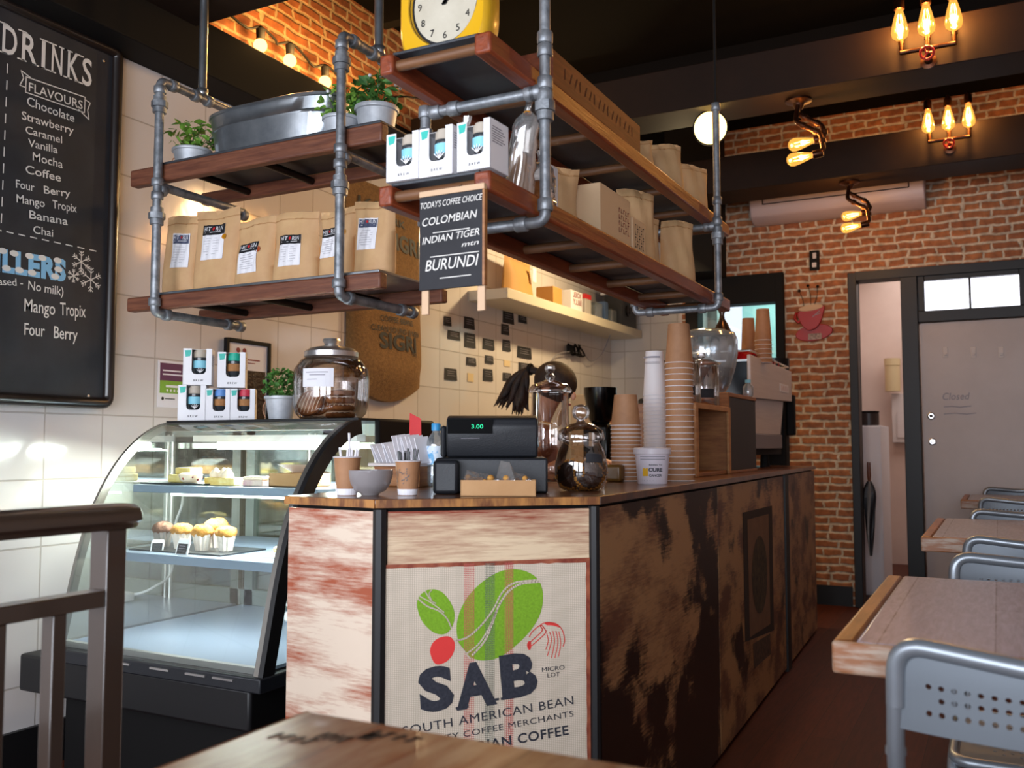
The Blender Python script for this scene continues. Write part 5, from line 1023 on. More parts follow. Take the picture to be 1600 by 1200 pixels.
q = r*1.01; g = G(); g.add([(q*1.0*math.sin(a)*(1-.04*j), -q*math.cos(a)*(1-.04*j), z+.006*math.sin(a*2)) for a in [math.radians(34+6*k) for k in range(8)] for j, z in ((0, .074), (1, .098))], [(2*k, 2*k+2, 2*k+3, 2*k+1) for k in range(7)]); lb = obj('black_label', g, M_board, t, local=True)
a0 = math.radians(55); g = G(); Mj = frame((q*.99*math.sin(a0)*1.03, -q*.99*math.cos(a0)*1.03, 0), (math.cos(a0), math.sin(a0), 0), (math.sin(a0), -math.cos(a0), .3)); text(g, 'Florentines', Mj @ Matrix.Translation((-.022, .089, .004)), width=.044, height=.006); text(g, '$3', Mj @ Matrix.Translation((-.006, .077, .004)), width=.012, height=.007); obj('label_writing', g, M_chalk, t, local=True)
def floren(lab, dx, dy, z, rot):
    o = thing('florentine', lab, 'florentine', (pB[0]+dx, pB[1]+dy, pB[2]+z), 0, 'florentines in the round jar'); E_ = Euler(rot).to_matrix().to_4x4(); rr = .040; g = G(); g.M = E_; g.lathe([(0, -.006), (rr, -.005), (rr*1.02, 0), (rr*.96, .003), (0, .004)], seg=20, caps=False); obj('chocolate_base', g, M_choc, o, local=True, smooth=50)
    g = G(); g.M = E_; R = random.Random(int(z*1e4)+3)
    for k in range(34): a = 2*PI*k/34; g.ball((rr*R.uniform(.95, 1.08)*math.cos(a), rr*R.uniform(.95, 1.08)*math.sin(a), R.uniform(-.004, .004)), R.uniform(.003, .0055), seg=6, rings=4)
    obj('nut_edge', g, M_nut, o, local=True)
floren('florentine standing on edge at the front left inside the round jar', -.025, -.02, .045, (1.35, .1, 0)); floren('florentine leaning with nutty rim facing out inside the round jar', .028, -.01, .045, (1.25, .65, .3)); floren('florentine lying flat at the bottom of the round jar', 0, .02, .010, (.15, .05, 0)); floren('florentine at the back of the round jar', .02, .03, .05, (1.3, .2, .2))
# nested cup stacks
def stack(px, pyb, ytop, x0, x1, n, lab, topl, m, group, step_px, y=None, white=False):
    p = cz(px, pyb); d = (Vector(p)-Vector((0, 0, EYE))).dot(fwv); s = d/FOC; step = step_px*s; rt = (x1-x0)/2*s; H = (pyb-ytop)*s; h = max(.05, H-step*(n-1)); rb = rt*.76; p = (p[0], p[1]+rt*.9, p[2])
    first = None
    for k in range(n):
        if first is None: first = cup(lab, (p[0], p[1], p[2]), rb, rt, h, m, True, group)
        else: dup(first, (p[0]+.0006*math.sin(k*.7), p[1], p[2]+step*k), 0, topl if k == n-1 else lab, group)
    return p, rb, rt, h, step
cA = stack(971, 752, 616, 947, 994, 15, 'brown paper cup nested upside down in the short stack by the florentine jar', 'uppermost brown paper cup of the short upside-down stack', M_cup, 'brown cups in the short stack', 6.2)
cC = stack(1057, 752, 503, 1035, 1079, 21, 'brown paper cup nested upside down in the tallest stack beside the wooden crate', 'uppermost brown paper cup of the tallest stack', M_cup, 'brown cups in the tallest stack', 9.3)
cB = stack(1019, 748, 547, 999, 1036, 22, 'white paper cup nested upside down in the stack behind the charity bucket', 'uppermost white printed paper cup, behind the charity bucket', M_cupw, 'white cups behind the bucket', 6.2)
g = G(); rr = cB[1]*1.06
for z_, hh_ in ((.05, .0015), (.045, .0015), (.028, .006)):
    g.add([((rr+.0002+(cB[2]-cB[1])*(1-z_/cB[3])*.9)*math.sin(a), -(rr+(cB[2]-cB[1])*(1-z_/cB[3])*.9)*math.cos(a), cB[3]-z_*1.0+d) for a in [math.radians(-50+12*k) for k in range(9)] for d in (0, hh_)], [(2*k, 2*k+2, 2*k+3, 2*k+1) for k in range(8)])
tops = [o for o in C.objects if o.get('label', '').startswith('uppermost white printed')][0]; obj('printed_band', g, M_inkgrey, tops, local=True)
# bucket
p = cz(1012, 757); s_ = (Vector(p)-Vector((0, 0, EYE))).dot(fwv)/FOC; rt = 28.5*s_; p = (p[0], p[1]+rt*.8, p[2]); H = 58*s_
t = thing('charity_bucket', 'white plastic charity bucket with a lid in front of the cup stacks', 'bucket', p); obj('bucket_body', G().lathe([(rt*.80, 0), (rt*.82, .002), (rt*.96, H*.82)], seg=30), mat('bucket_white', '#cfc6cf', .4), t, local=True, smooth=50)
obj('lid', G().lathe([(rt*.97, H*.80), (rt*1.05, H*.81), (rt*1.06, H*.95), (rt*1.0, H*.985), (0, H)], seg=30), mat('bucket_lid', '#c9c0c6', .35), t, local=True, smooth=40)
def cyl_text(g, s, width, height, zc, a_c, bold=.01, rf=lambda z: rt*(.80+.16*z/(H*.82))+.0008):
    def mf(q): z = zc+q.y; r = rf(z); a = a_c+(q.x-width/2)/r; return Vector((r*math.sin(a), -r*math.cos(a), z))
    text(g, s, None, width=width, height=height, bold=bold, mapf=mf)
aC = .32-.0; g = G(); cyl_text(g, 'RIDING TO', .044, .0055, H*.50, aC+.22, .02); cyl_text(g, 'CURE', .048, .0115, H*.345, aC+.22, .04); cyl_text(g, 'CANCER', .044, .0075, H*.21, aC+.22, .03); obj('black_lettering', g, M_navy, t, local=True)
g = G()
for z_ in (.10, .66, .73): cyl_text(g, 'ooooooooooooooooo', .085, .0022, H*z_, aC-.1, .0) if 0 else g.add([((rt*(.80+.16*z_/.82)+.0008)*math.sin(a), -(rt*(.80+.16*z_/.82)+.0008)*math.cos(a), H*z_+d) for a in [aC-.75+.2*k for k in range(9)] for d in (0, .003)], [(2*k, 2*k+2, 2*k+3, 2*k+1) for k in range(8)])
obj('small_print', g, M_inkgrey, t, local=True); g = G(); q = rt*.89; g.add([(q*math.sin(a), -q*math.cos(a), H*(.22+.22*j)) for a in [aC-.62+.09*k for k in range(5)] for j in (0, 1)], [(2*k, 2*k+2, 2*k+3, 2*k+1) for k in range(4)]); obj('yellow_emblem', g, M_yellow, t, local=True)
p = cz(958, 753); t = thing('brown_pot', 'small brown ceramic pot beside the round florentine jar', 'pot', (p[0]+.0, p[1]+.02, CT+.0005)); obj('pot_body', G().box(-.032, .03, -.025, .025, 0, .06), mat('brown_glaze', '#6a4a1f', .3), t, local=True, bevel=.012, seg=4)
t = thing('glass_tumbler', 'small clear tumbler behind the brown pot near the short cup stack', 'glass', (cA[0][0]-.12, cA[0][1]+.02, CT+.0005)); obj('tumbler', G().lathe([(.028, 0), (.034, .09)], seg=20), M_jar, t, local=True)

# crates
XC = -1.085
M_crshade = mat('shaded_crate_back', '#2e1a10', .7); M_palepine = mat('pale_crate_pine', '#b88452', .5, c2='#a06c3e', scale=5, stretch=(2, 2, 12))  # back board coloured dark to stand in for the shade inside the crate
cra = thing('wooden_crate', 'pine crate standing on its side with open front on the counter', 'crate', (-1.2, 3.93, CT+.0005)); ya, yb_ = 3.66, 4.205; z0 = CT+.0005; z1 = 1.325; w_ = .022
for nm, b in (('end_board', (XC-.24, XC, ya, ya+w_, z0, z1)), ('end_board', (XC-.24, XC, yb_-w_, yb_, z0, z1)), ('bottom_board', (XC-.24, XC, ya+w_, yb_-w_, z0, z0+.015)), ('top_board', (XC-.24, XC, ya+w_, yb_-w_, z1-.018, z1)), ('back_board', (XC-.252, XC-.24, ya, yb_, z0, z1))): obj(nm, G().box(*b), M_pine if nm != 'back_board' else M_crshade, cra, bevel=.002)
for y_ in (ya-.001, yb_-.034): obj('front_post', G().box(XC+.0005, XC+.012, y_, y_+.035, z0, z1), M_palepine, cra, bevel=.002)
obj('front_lintel', G().box(XC+.0005, XC+.010, ya+.035, yb_-.035, z1-.022, z1), M_palepine, cra, bevel=.002)
crb = thing('wooden_crate', 'taller wooden crate with a black side beside the coffee machine', 'crate', (-1.2, 4.5, CT+.0005)); ya, yb2 = 4.215, 4.765; z1 = 1.395
for nm, b, m in (('end_board', (XC-.24, XC, ya, ya+w_, z0, z1), M_pine), ('top_board', (XC-.24, XC, ya+w_, yb2, z1-.018, z1), M_pine), ('black_panel', (XC-.015, XC-.004, ya+w_, yb2, z0+.012, z1-.018), M_blacksat), ('bottom_board', (XC-.24, XC, ya+w_, yb2, z0, z0+.012), M_pine), ('far_board', (XC-.24, XC-.02, yb2-w_, yb2, z0+.012, z1-.018), M_pine)): obj(nm, G().box(*b), m, crb, bevel=.002)
GS = 'red saucers inside the open crate'
for k in range(6): single('saucer', G().lathe([(0, 0), (.03, .001), (.05, .010), (.049, .012), (.028, .004), (0, .004)], seg=20, caps=False), mat('saucer_red', '#5c1512', .3) if k == 0 else bpy.data.materials['saucer_red'], 'dark red saucer stacked inside the open wooden crate', 'saucer', (XC-.12, 3.97, z0+.0155+.0085*k), group=GS, smooth=50)
# jars and dispenser on the crates
for lab, (x, y), r, H in (('clear swing-top jar of cookies on the pine crate, nearer the cups', (XC-.085, 3.80), .075, .19), ('clear jar with a black label on the pine crate, right of the other', (XC-.08, 4.06), .078, .20)):
    t = thing('lidded_glass_jar', lab, 'jar', (x, y, 1.3255), 0, 'lidded jars on the pine crate'); obj('glass_body', G().lathe([(r*.95, 0), (r, .01), (r, H*.85), (r*.9, H*.9), (r*.9, H*.93)], seg=28, caps=False), M_jar, t, local=True, smooth=50); obj('glass_lid', G().lathe([(r*1.12, H*.935), (r*1.12, H*.96), (r*.6, H*1.04), (r*.2, H*1.07), (r*.28, H*1.13), (r*.2, H*1.2), (0, H*1.21)], seg=28, caps=False), M_jar, t, local=True, smooth=50)
    if r > .065: g = G().add([(r*1.02*math.sin(a), -r*1.02*math.cos(a), z) for a in [math.radians(10+12*k) for k in range(5)] for z in (.035, .075)], [(2*k, 2*k+2, 2*k+3, 2*k+1) for k in range(4)]); obj('black_label', g, M_board, t, local=True)
    for k in range(2): single('round_cookie', G().lathe([(0, 0), (r*.72, .002), (r*.75, .01), (r*.5, .018), (0, .02)], seg=16, caps=False), M_biscuit, 'brown cookie at the bottom of a lidded jar on the crate', 'cookie', (x, y, 1.3275+.022*k), group='cookies in the crate jars', smooth=60)
dsp = spot(1125, 612, 'y', 4.45); t = thing('water_dispenser', 'large clear glass drinks dispenser with rounded shoulders on the tall crate', 'drinks dispenser', (-1.245, 4.46, 1.3955)); r = .140
obj('glass_tank', G().lathe([(r*.55, .0), (r*.6, .02), (r*.75, .05), (r*.93, .13), (r*1.02, .20), (r*1.02, .27), (r*.92, .305), (r*.6, .32), (0, .322)], seg=40, caps=False), M_plastic, t, local=True, smooth=60)
obj('water', G().lathe([(0, .022), (r*.6, .03), (r*.73, .06), (r*.9, .13), (0, .13)], seg=32), glass('still_water', '#dfe6ea', .12, .03), t, local=True, smooth=50)
obj('tap', G().tube([(0, -r*.7, .05), (0, -r*1.1, .05), (0, -r*1.15, .03)], .008, 8), M_chrome, t, local=True)
t = thing('small_bottle', 'small clear bottle with a pale blue cap beside the drinks dispenser', 'bottle', (-1.10, 4.66, 1.3955)); obj('bottle_body', G().lathe([(.022, 0), (.026, .01), (.026, .05), (.012, .065), (.012, .07)], seg=16), M_plastic, t, local=True, smooth=50); obj('cap', G().lathe([(.014, .07), (.014, .085), (0, .086)], seg=14), M_cyan, t, local=True)

# espresso machine
em_ = thing('espresso_machine', 'silver-backed espresso machine with sloping side at the far end of the counter', 'coffee machine', (-1.4, 5.5, CT+.0005)); xm = -1.15; g = G(); x2 = -1.62
def yz_prism(g, pts, x0, x1): n = len(pts); g.add([(x0, y, z) for y, z in pts]+[(x1, y, z) for y, z in pts], [tuple(range(n))[::-1], tuple(range(n, 2*n))]+[(i, (i+1) % n, n+(i+1) % n, n+i) for i in range(n)]); return g
yA, yB = 4.94, 6.04
obj('back_panel', yz_prism(G(), [(yA, 1.405), (yB, 1.43), (yB, 1.622), (yA, 1.636)], xm-.02, xm), M_steel, em_, bevel=.004)
obj('body', yz_prism(G(), [(yA+.02, 1.42), (yB-.02, 1.43), (yB-.02, 1.60), (yA+.02, 1.60)], x2, xm-.02), M_shiny, em_)
obj('lower_panel', yz_prism(G(), [(yA+.04, 1.22), (yB-.22, 1.22), (yB-.12, 1.428), (yA+.04, 1.405)], xm-.06, xm-.03), M_steel, em_); obj('drip_tray', G().box(x2, xm-.025, yA+.03, yB-.20, 1.135, 1.218), mat('grey_tray', '#77737a', .4, .3), em_, bevel=.004)
obj('inner_body', G().box(x2+.1, xm-.062, yA+.06, yB-.05, 1.10, 1.43), M_black, em_); 
for y in (yA+.12, yB-.35):
    for x in (xm-.10, x2+.08): obj('foot', G().lathe([(.03, CT+.0005), (.022, 1.136)], (x, y, 0), 14), M_black, em_)
obj('cup_rail', G().tube([(x2+.02, yA+.03, 1.66), (xm-.01, yA+.03, 1.66), (xm-.01, yB-.05, 1.645), (x2+.02, yB-.05, 1.645)], .005, 8), M_chrome, em_); obj('top_deck', G().box(x2, xm-.02, yA+.01, yB-.01, 1.601, 1.612), M_chrome, em_)
p = spot(1225, 607, 'x', xm); obj('badge', G().box(xm, xm+.003, p.y-.13, p.y+.13, p.z-.025, p.z+.025), M_white, em_, bevel=.002); g = G(); Mq = frame((xm+.0035, 0, 0), (0, 1, 0), (1, 0, 0))
for k in range(6): stroke(g, Mq, [(p.y-.09+.035*k, p.z-.012), (p.y-.09+.035*k+.012*(k % 2), p.z+.012)], .008)
obj('badge_lettering', g, mat('pink_print', '#c58a86', .5), em_)
t = thing('grinder_hopper', 'black grinder hopper standing beyond the espresso machine by the brick wall', 'grinder', (-1.27, 6.07+.12, 0)); g = G()
gh = thing('coffee_grinder', 'black coffee grinder at the end of the counter by the brick wall', 'grinder', (-1.22, 6.0, CT+.0005)) if 0 else t
obj('body', G().box(-.1, .06, -.06, .06, 0, 1.50), M_black, t, local=True, bevel=.01); obj('hopper', G().lathe([(.05, 1.50), (.075, 1.54), (.10, 1.66), (.10, 1.72), (0, 1.725)], (-.02, 0, 0), 20), M_shiny, t, local=True, smooth=40); t['label'] = 'black floor-standing grinder tower with dark hopper beyond the espresso machine'
obj('spout', G().box(.06, .11, -.03, .03, 1.22, 1.48), M_black, t, local=True, bevel=.008)
GM = 'red cups on the espresso machine'
M_redcup = mat('red_glaze', '#a3161c', .1)
for k in range(5):
    t = thing('espresso_cup', 'glossy red cup lying on top of the espresso machine' if k % 2 == 0 else 'glossy black cup lying on top of the espresso machine', 'cup', (xm-.07, 5.08+.15*k, 1.6125), 0, GM); obj('cup_body', G().lathe([(.048, 0), (.050, .002), (.046, .035), (.03, .055), (.0, .057)], seg=20, caps=False), M_redcup if k % 2 == 0 else M_shiny, t, local=True, smooth=50); obj('handle', G().tube([(.046, 0, .012), (.066, 0, .018), (.066, 0, .034), (.04, 0, .042)], .004, 6), M_redcup if k % 2 == 0 else M_shiny, t, local=True)
def mstack(px, ytop, x0, x1, n, pyb, lab, yy, xw):
    a = spot(px, pyb, 'y', yy); s = (a-Vector((0, 0, EYE))).dot(fwv)/FOC; rt = (x1-x0)/2*s; step = 7*s; H = (pyb-ytop)*s; h = H-step*(n-1); f = cup(lab, (a.x, yy, 1.6125), rt*.76, rt, h, M_cup, True, 'brown cups on the espresso machine')
    for k in range(1, n): dup(f, (a.x, yy, 1.6125+step*k), 0, lab)
mstack(1193, 475, 1180, 1206, 6, 560, 'brown paper cup in the upside-down stack on the espresso machine', 5.25, 0)
mstack(1170, 484, 1158, 1182, 3, 560, 'pale brown cup in the plastic-wrapped stack on the espresso machine', 5.45, 0)
t = thing('bean_bag', 'tall dark foil bag with a twisted neck standing behind the drinks dispenser', 'bag', (-1.30, 4.80, 1.3955)); g = G(); R = random.Random(3); vs = []; prf = [(.05, 0), (.075, .05), (.075, .18), (.06, .26), (.035, .33), (.020, .37), (.016, .41), (.03, .46), (.038, .50)]
for r, z in prf:
    for k in range(14): a = 2*PI*k/14; q = r*(1+R.uniform(-.15, .15)); vs.append((q*math.cos(a), q*math.sin(a), z))
g.add(vs, [(j*14+k, j*14+(k+1) % 14, (j+1)*14+(k+1) % 14, (j+1)*14+k) for j in range(len(prf)-1) for k in range(14)]+[tuple(range(14))]); obj('foil', g, mat('bronze_foil', '#46352c', .22, .6), t, local=True, smooth=50); t.location = (-1.245, 4.78, 1.613-.2)
t.location = (-1.32, 5.02, 1.6125-.0); t.scale = (.8, .8, .62)
# ================================================================== LEFT WALL
# chalkboard menu
mb = thing('menu_board', 'large black chalk menu board with drinks flavours on the tiled wall', 'menu board', (-3.09, 1.75, 1.30))
Yr, z0, z1 = 2.485, 1.315, 2.715; Yl = 1.05
obj('board', G().box(-3.095, -3.075, Yl, Yr-.01, z0+.01, z1-.01), M_board, mb)
fr = [(-3.07, Yl, z1), (-3.07, Yr, z1), (-3.07, Yr, z0), (-3.07, Yl, z0)]
g = G(); g.tube(fillet(fr+[fr[0]], .03, 4)[:-1], .022, 12, closed=True); obj('frame', g, M_boardfr, mb, smooth=40)
BX = -3.0738
Bf = frame((BX, 0, 0), (0, 1, 0), (1, 0, 0))
def bs(px, py): p = spot(px, py, 'x', BX); return Vector((p.y, p.z, 0))
def wl(s, x0, y0, x1, y1, hpx, m=M_chalk, bold=.0, sp=1.0, rot=None):
    a, b = bs(x0, y0), bs(x1, y1); h = (bs(x0, y0-hpx)-a).y; w = (b-a).length; r = math.atan2(b.y-a.y, b.x-a.x)
    g = G(); text(g, s, Bf @ Matrix.Translation(a) @ Matrix.Rotation(r, 4, 'Z'), width=w, height=h, bold=bold, sp=sp); o = obj('chalk_writing', g, m, mb); return o
a, b = bs(3, 83), bs(145, 135); W_ = b.x-a.x; zb = (a.y+b.y)/2; hD = .105
g = G()
for k, (ch, f0, f1) in enumerate((('D', 0, .15), ('R', .20, .36), ('I', .41, .45), ('N', .52, .64), ('K', .70, .83), ('S', .87, .985))):
    T = Bf @ Matrix.Translation((a.x+W_*f0, zb, 0)); text(g, ch, T, width=W_*(f1-f0), height=hD, bold=.012)
    if ch != 'S':
        for xx in ({'D': (0,), 'R': (0, 1), 'I': (.5,), 'N': (0,), 'K': (0, 1)}[ch]): x = a.x+W_*(f0+(f1-f0)*xx); stroke(g, Bf, [(x-.015, zb), (x+.018, zb)], .005)
        for xx in ({'D': (0,), 'R': (0,), 'I': (.5,), 'N': (0, 1), 'K': (0, 1)}[ch]): x = a.x+W_*(f0+(f1-f0)*xx); stroke(g, Bf, [(x-.015, zb+hD), (x+.018, zb+hD)], .005)
obj('heading_letters', g, M_chalk, mb)
for l in (('FLAVOURS', 45, 142, 129, 171, 14), ('Chocolate', 42, 164, 116, 191, 14), ('Strawberry', 34, 186, 115, 210, 13), ('Caramel', 40, 208, 97, 224, 12), ('Vanilla', 44, 228, 90, 240, 12), ('Mocha', 51, 250, 98, 263, 13), ('Coffee', 40, 270, 95, 284, 13), ('Four', 25, 293, 54, 299, 13), ('Berry', 69, 302, 110, 308, 12), ('Mango', 26, 316, 70, 324, 13), ('Tropix', 82, 325, 120, 332, 13), ('Banana', 46, 341, 106, 352, 13), ('Chai', 52, 364, 83, 370, 12), ('No milk)', 44, 452, 99, 462, 14), ('(water based -', -62, 442, 36, 447, 12), ('Mango', 38, 486, 86, 492, 20), ('Tropix', 94, 492, 134, 496, 20), ('Four', 38, 523, 70, 526, 19), ('Berry', 84, 528, 121, 532, 19)): wl(*l, bold=.006)
g = G()
for k in range(9): p, q = bs(-8+18.5*k, 358+4.0*k), bs(2+18.5*k, 360.5+4.0*k); stroke(g, Bf, [p, q], .004)
for k in range(10): p, q = bs(12-k*1.05, 100+26*k), bs(11.4-k*1.05, 114+26*k); stroke(g, Bf, [p, q], .004)
obj('dashed_lines', g, M_chalk, mb)
g = G(); q = [bs(41, 120), bs(133, 152), bs(132, 176), bs(40, 144)]; stroke(g, Bf, q+[q[0]], .004)
for pts in (((50, 123), (33, 110), (37, 122), (31, 133), (41, 137)), ((132, 155), (141, 161), (137, 172), (139, 187), (123, 171))): stroke(g, Bf, [bs(*p) for p in pts], .004)
obj('banner_outline', g, M_chalk, mb)
ch_ = wl('CHILLERS', -72, 411, 103, 438, 34, M_chalkb, bold=.06, sp=1.12); ch_['label'] = 'fat pale blue letters with white snow caps'
g = G()
for x, y in ((4, 392), (22, 396), (46, 400), (66, 403), (90, 407), (10, 419), (30, 422), (50, 426), (91, 421), (86, 432)): c = bs(x, y); M_ = Bf @ Matrix.Translation((c.x, c.y, .0006)); disc(g, M_, 0, 0, .017, .011, 12)
obj('snow_caps', g, M_chalk, mb)
for cx, cy, r in ((127, 409, .040), (115, 431, .024), (142, 437, .046)):
    c = bs(cx, cy); g = G()
    for k in range(6):
        a = PI/6+k*PI/3; d = Vector((math.cos(a), math.sin(a), 0)); n = Vector((-d.y, d.x, 0)); stroke(g, Bf, [c, c+d*r], .004)
        for f in (.55, .8): stroke(g, Bf, [c+d*r*f, c+d*r*(f+.2)+n*r*.22], .003); stroke(g, Bf, [c+d*r*f, c+d*r*(f+.2)-n*r*.22], .003)
    obj('snowflake', g, M_chalk, mb)
for px, py in ((162, 95), (138, 619)): c = bs(px, py); g = G(); g.M = Matrix.Translation((-3.0748, c.x, c.y)) @ Matrix.Rotation(PI/2, 4, 'Y'); g.lathe([(.006, 0), (.006, .003), (0, .004)], seg=12); obj('screw', g, M_chrome, mb)

# coffee sack on the wall
M_jute = mat('brown_jute', '#8f6a3c', .9, c2='#75542e', scale=60, bump=.6, bscale=160)
sk = thing('coffee_sack', 'brown jute coffee sack with black print hanging on the tiled wall behind the shelves', 'sack', (-3.05, 4.33, 1.46), 0)
y0, y1, zt0, zb0 = 3.99, 4.70, 2.62, 1.50
def sackp(u, v, e=0):                                # u 0..1 along the wall, v 0..1 upwards
    y = y0+(y1-y0)*u; z = zb0+(zt0-zb0)*v-.10*(1-v)*(math.sin(PI*u))+.06*(1-v)*(u-.5)*0; b = .015+.10*math.sin(PI*u)**.6*(1-v)**.8*min(1, v*6+.25)
    return Vector((LX+.006+b+e+.004*math.sin(9*u+5*v), y+.015*math.sin(6*v), z))
g = G(); nu, nv = 18, 24; g.add([sackp(i/nu, j/nv) for j in range(nv+1) for i in range(nu+1)], [(j*(nu+1)+i, j*(nu+1)+i+1, (j+1)*(nu+1)+i+1, (j+1)*(nu+1)+i) for j in range(nv) for i in range(nu)])
bk = [Vector((LX+.004, p.y, p.z)) for p in [sackp(i/nu, j/nv) for j in range(nv+1) for i in range(nu+1)]]; g.add(bk, [(j*(nu+1)+i, (j+1)*(nu+1)+i, (j+1)*(nu+1)+i+1, j*(nu+1)+i+1) for j in range(nv) for i in range(nu)])
for i0, i1 in [((0, j), (0, j+1)) for j in range(nv)]+[((nu, j), (nu, j+1)) for j in range(nv)]:
    p, q = sackp(i0[0]/nu, i0[1]/nv), sackp(i1[0]/nu, i1[1]/nv); g.add([p, q, Vector((LX+.004, q.y, q.z)), Vector((LX+.004, p.y, p.z))], [(0, 1, 2, 3)])
for i in range(nu):
    for v in (0, 1): p, q = sackp(i/nu, v), sackp((i+1)/nu, v); g.add([p, q, Vector((LX+.004, q.y, q.z)), Vector((LX+.004, p.y, p.z))], [(0, 1, 2, 3)])
sb = obj('sack_body', g, M_jute, sk, smooth=60)
def sktext(s, x0, yb, x1, hpx, bold=0, nm='stencil_lettering'):
    A_, B_ = spot(x0, yb, 'x', -3.02), spot(x1, yb+ (x1-x0)*.10, 'x', -3.02); u0 = (A_.y-y0)/(y1-y0); u1 = (B_.y-y0)/(y1-y0); h = (spot(x0, yb-hpx, 'x', -3.02)-A_).z
    z_ = A_.z
    def mf(p): u = u0+p.x; u = min(max(u, .01), .99); zz = z_+p.y; v = (zz-zb0+.10*math.sin(PI*u))/(zt0-zb0+.10*math.sin(PI*u)); v = min(max(v, 0), 1); return sackp(u, v, .004)
    g = G(); text(g, s, None, width=(u1-u0), height=h, bold=bold, mapf=mf); obj(nm, g, M_ink, sb)
sktext('COFFEE BEANS', 592, 500, 642, 9, .01); sktext('CLEAN SOUND & NEW', 578, 514, 655, 9, .01); sktext('SIGRI', 589, 542, 646, 24, .03); sktext('TM', 636, 557, 646, 6)
sktext('SIGRI', 614, 386, 668, 26, .03); sktext('160', 573, 317, 606, 14, .02); sktext('MARK', 600, 342, 645, 12, .02)
g = G()
for k in range(6):
    for s_ in (1, -1): cy_, cz_ = 4.50+.035*k, 2.04+.004*k; u = (cy_-y0)/(y1-y0); v = (cz_-zb0)/(zt0-zb0); g.add([sackp(min(.99, u+du), v+dv*s_, .004) for du, dv in ((0, .002), (.03, .015), (.05, .05), (.02, .035))], [(0, 1, 2, 3)])
obj('wheat_emblem', g, M_ink, sb)

# notes on the tiles
notes = [(699, 502, 11, 15), (733, 505, 16, 19), (709, 524, 19, 14), (734, 532, 17, 23), (763, 538, 18, 17), (794, 496, 17, 20), (816, 498, 13, 14), (789, 515, 12, 17), (791, 540, 12, 18), (819, 551, 22, 18), (736, 565, 15, 13), (764, 562, 13, 13), (704, 585, 19, 19), (762, 586, 15, 19), (792, 589, 13, 13), (820, 574, 20, 14)]
GN = 'black notes stuck on the tiled wall'
lab_n = {0: 'small black note at the top left of the notes on the tiled wall', 3: 'tall black note in the middle left of the notes on the tiled wall', 5: 'black note highest under the white wall shelf', 9: 'wide black note at the right of the notes on the tiled wall', 12: 'black lined note at the lower left, beside the jute sack', 15: 'black note just above the ponytail', 4: 'wide black note in the middle of the notes on the tiled wall'}
for i, (cx, cy, w, h) in enumerate(notes):
    p = spot(cx, cy, 'x', LX+.002); a = spot(cx-w/2, cy, 'x', LX+.002); b = spot(cx+w/2, cy, 'x', LX+.002); t0 = spot(cx, cy-h/2, 'x', LX+.002); b0 = spot(cx, cy+h/2, 'x', LX+.002)
    hw, hh = (b.y-a.y)/2, (t0.z-b0.z)/2; t = thing('wall_note', lab_n.get(i, 'small black written note stuck on the tiles behind the counter'), 'note', p, 0, GN)
    obj('note_paper', G().add([(0, -hw, -hh), (0, hw, -hh*.94), (.0, hw*.97, hh), (.0, -hw*.97, hh*.95), (.003, -hw, -hh), (.006, hw, -hh*.94), (.001, hw*.97, hh), (.001, -hw*.97, hh*.95)], [(0, 1, 2, 3), (7, 6, 5, 4), (0, 4, 5, 1), (1, 5, 6, 2), (2, 6, 7, 3), (3, 7, 4, 0)]), M_board, t, local=True)
    g = G(); Mn = frame((.0075, 0, 0), (0, 1, 0), (1, 0, 0)); [stroke(g, Mn, [(-hw*.7, hh*(.5-.35*k)), (hw*(.6-.2*(k % 2)), hh*(.5-.35*k))], .003) for k in range(3)]; obj('note_writing', g, M_inkgrey, t, local=True)
for i, (cx, cy, w, h, lab) in enumerate(((792, 568, 18, 10, 'pale note curling off the tiles beside the black notes'), (735, 590, 15, 13, 'pale yellow note low among the black notes'))):
    p = spot(cx, cy, 'x', LX+.002); s_ = .0052; single('wall_note', G().box(0, .002, -w*s_/2, w*s_/2, -h*s_/2.4, h*s_/2.4), mat('pale_note', '#d8c298', .7), lab, 'note', p, group='pale notes on the tiled wall')

# white wall shelf with its boxes
ws = thing('wall_shelf', 'thick white wall shelf above the notes, running to the kitchen corner', 'shelf', (-2.95, 6.6, 2.1)); obj('shelf_board', G().box(LX, -2.80, 5.31, 7.89, 2.112, 2.18), mat('cream_laminate', '#d6ccb8', .4), ws, bevel=.003); g = G(); g.M = Matrix.Translation((-2.815, 5.309, 2.15)) @ Matrix.Rotation(PI/2, 4, 'X'); g.lathe([(.006, 0), (.006, .002), (0, .002)], seg=10); obj('screw', g, M_chrome, ws)
W0 = 2.1805; GWS = 'boxes and packets on the white wall shelf'
def wbox(nm, lab, y, w, d, h, m, cat='box', rz=0, x=-2.93, lettering=None, col=None):
    t = thing(nm, lab, cat, (x, y, W0), rz, GWS); obj('box_body', G().box(-d/2, d/2, -w/2, w/2, 0, h), m, t, local=True, bevel=.003); obj('flap', G().box(-d/2+.004, d/2-.004, -w/2+.004, w/2-.004, h, h+.003), m, t, local=True)
    if lettering:
        g = G()
        for k, s in enumerate(lettering): text(g, s, frame((d/2+.001, w/2*.8, h*.25+.06*k), (0, -1, 0), (1, 0, 0)) @ Matrix.Rotation(0, 4, 'Z') @ Matrix.Diagonal((1, 1, 1, 1)) if False else frame((d/2+.001, w/2*.8, h*.40+.055*k), (0, -1, 0), (1, 0, 0)), width=w*.75, height=-.04, bold=.02)
        obj('lettering', g, col, t, local=True)
    return t
tb_ = pouch('big golden paper bag leaning on the tiles at the near end of the white shelf', .42, .30, .12, 51, (-2.98, 5.80, W0), PI/2, lab=False, group='golden bags on the white wall shelf', m=M_kraftp, name='paper_bag')
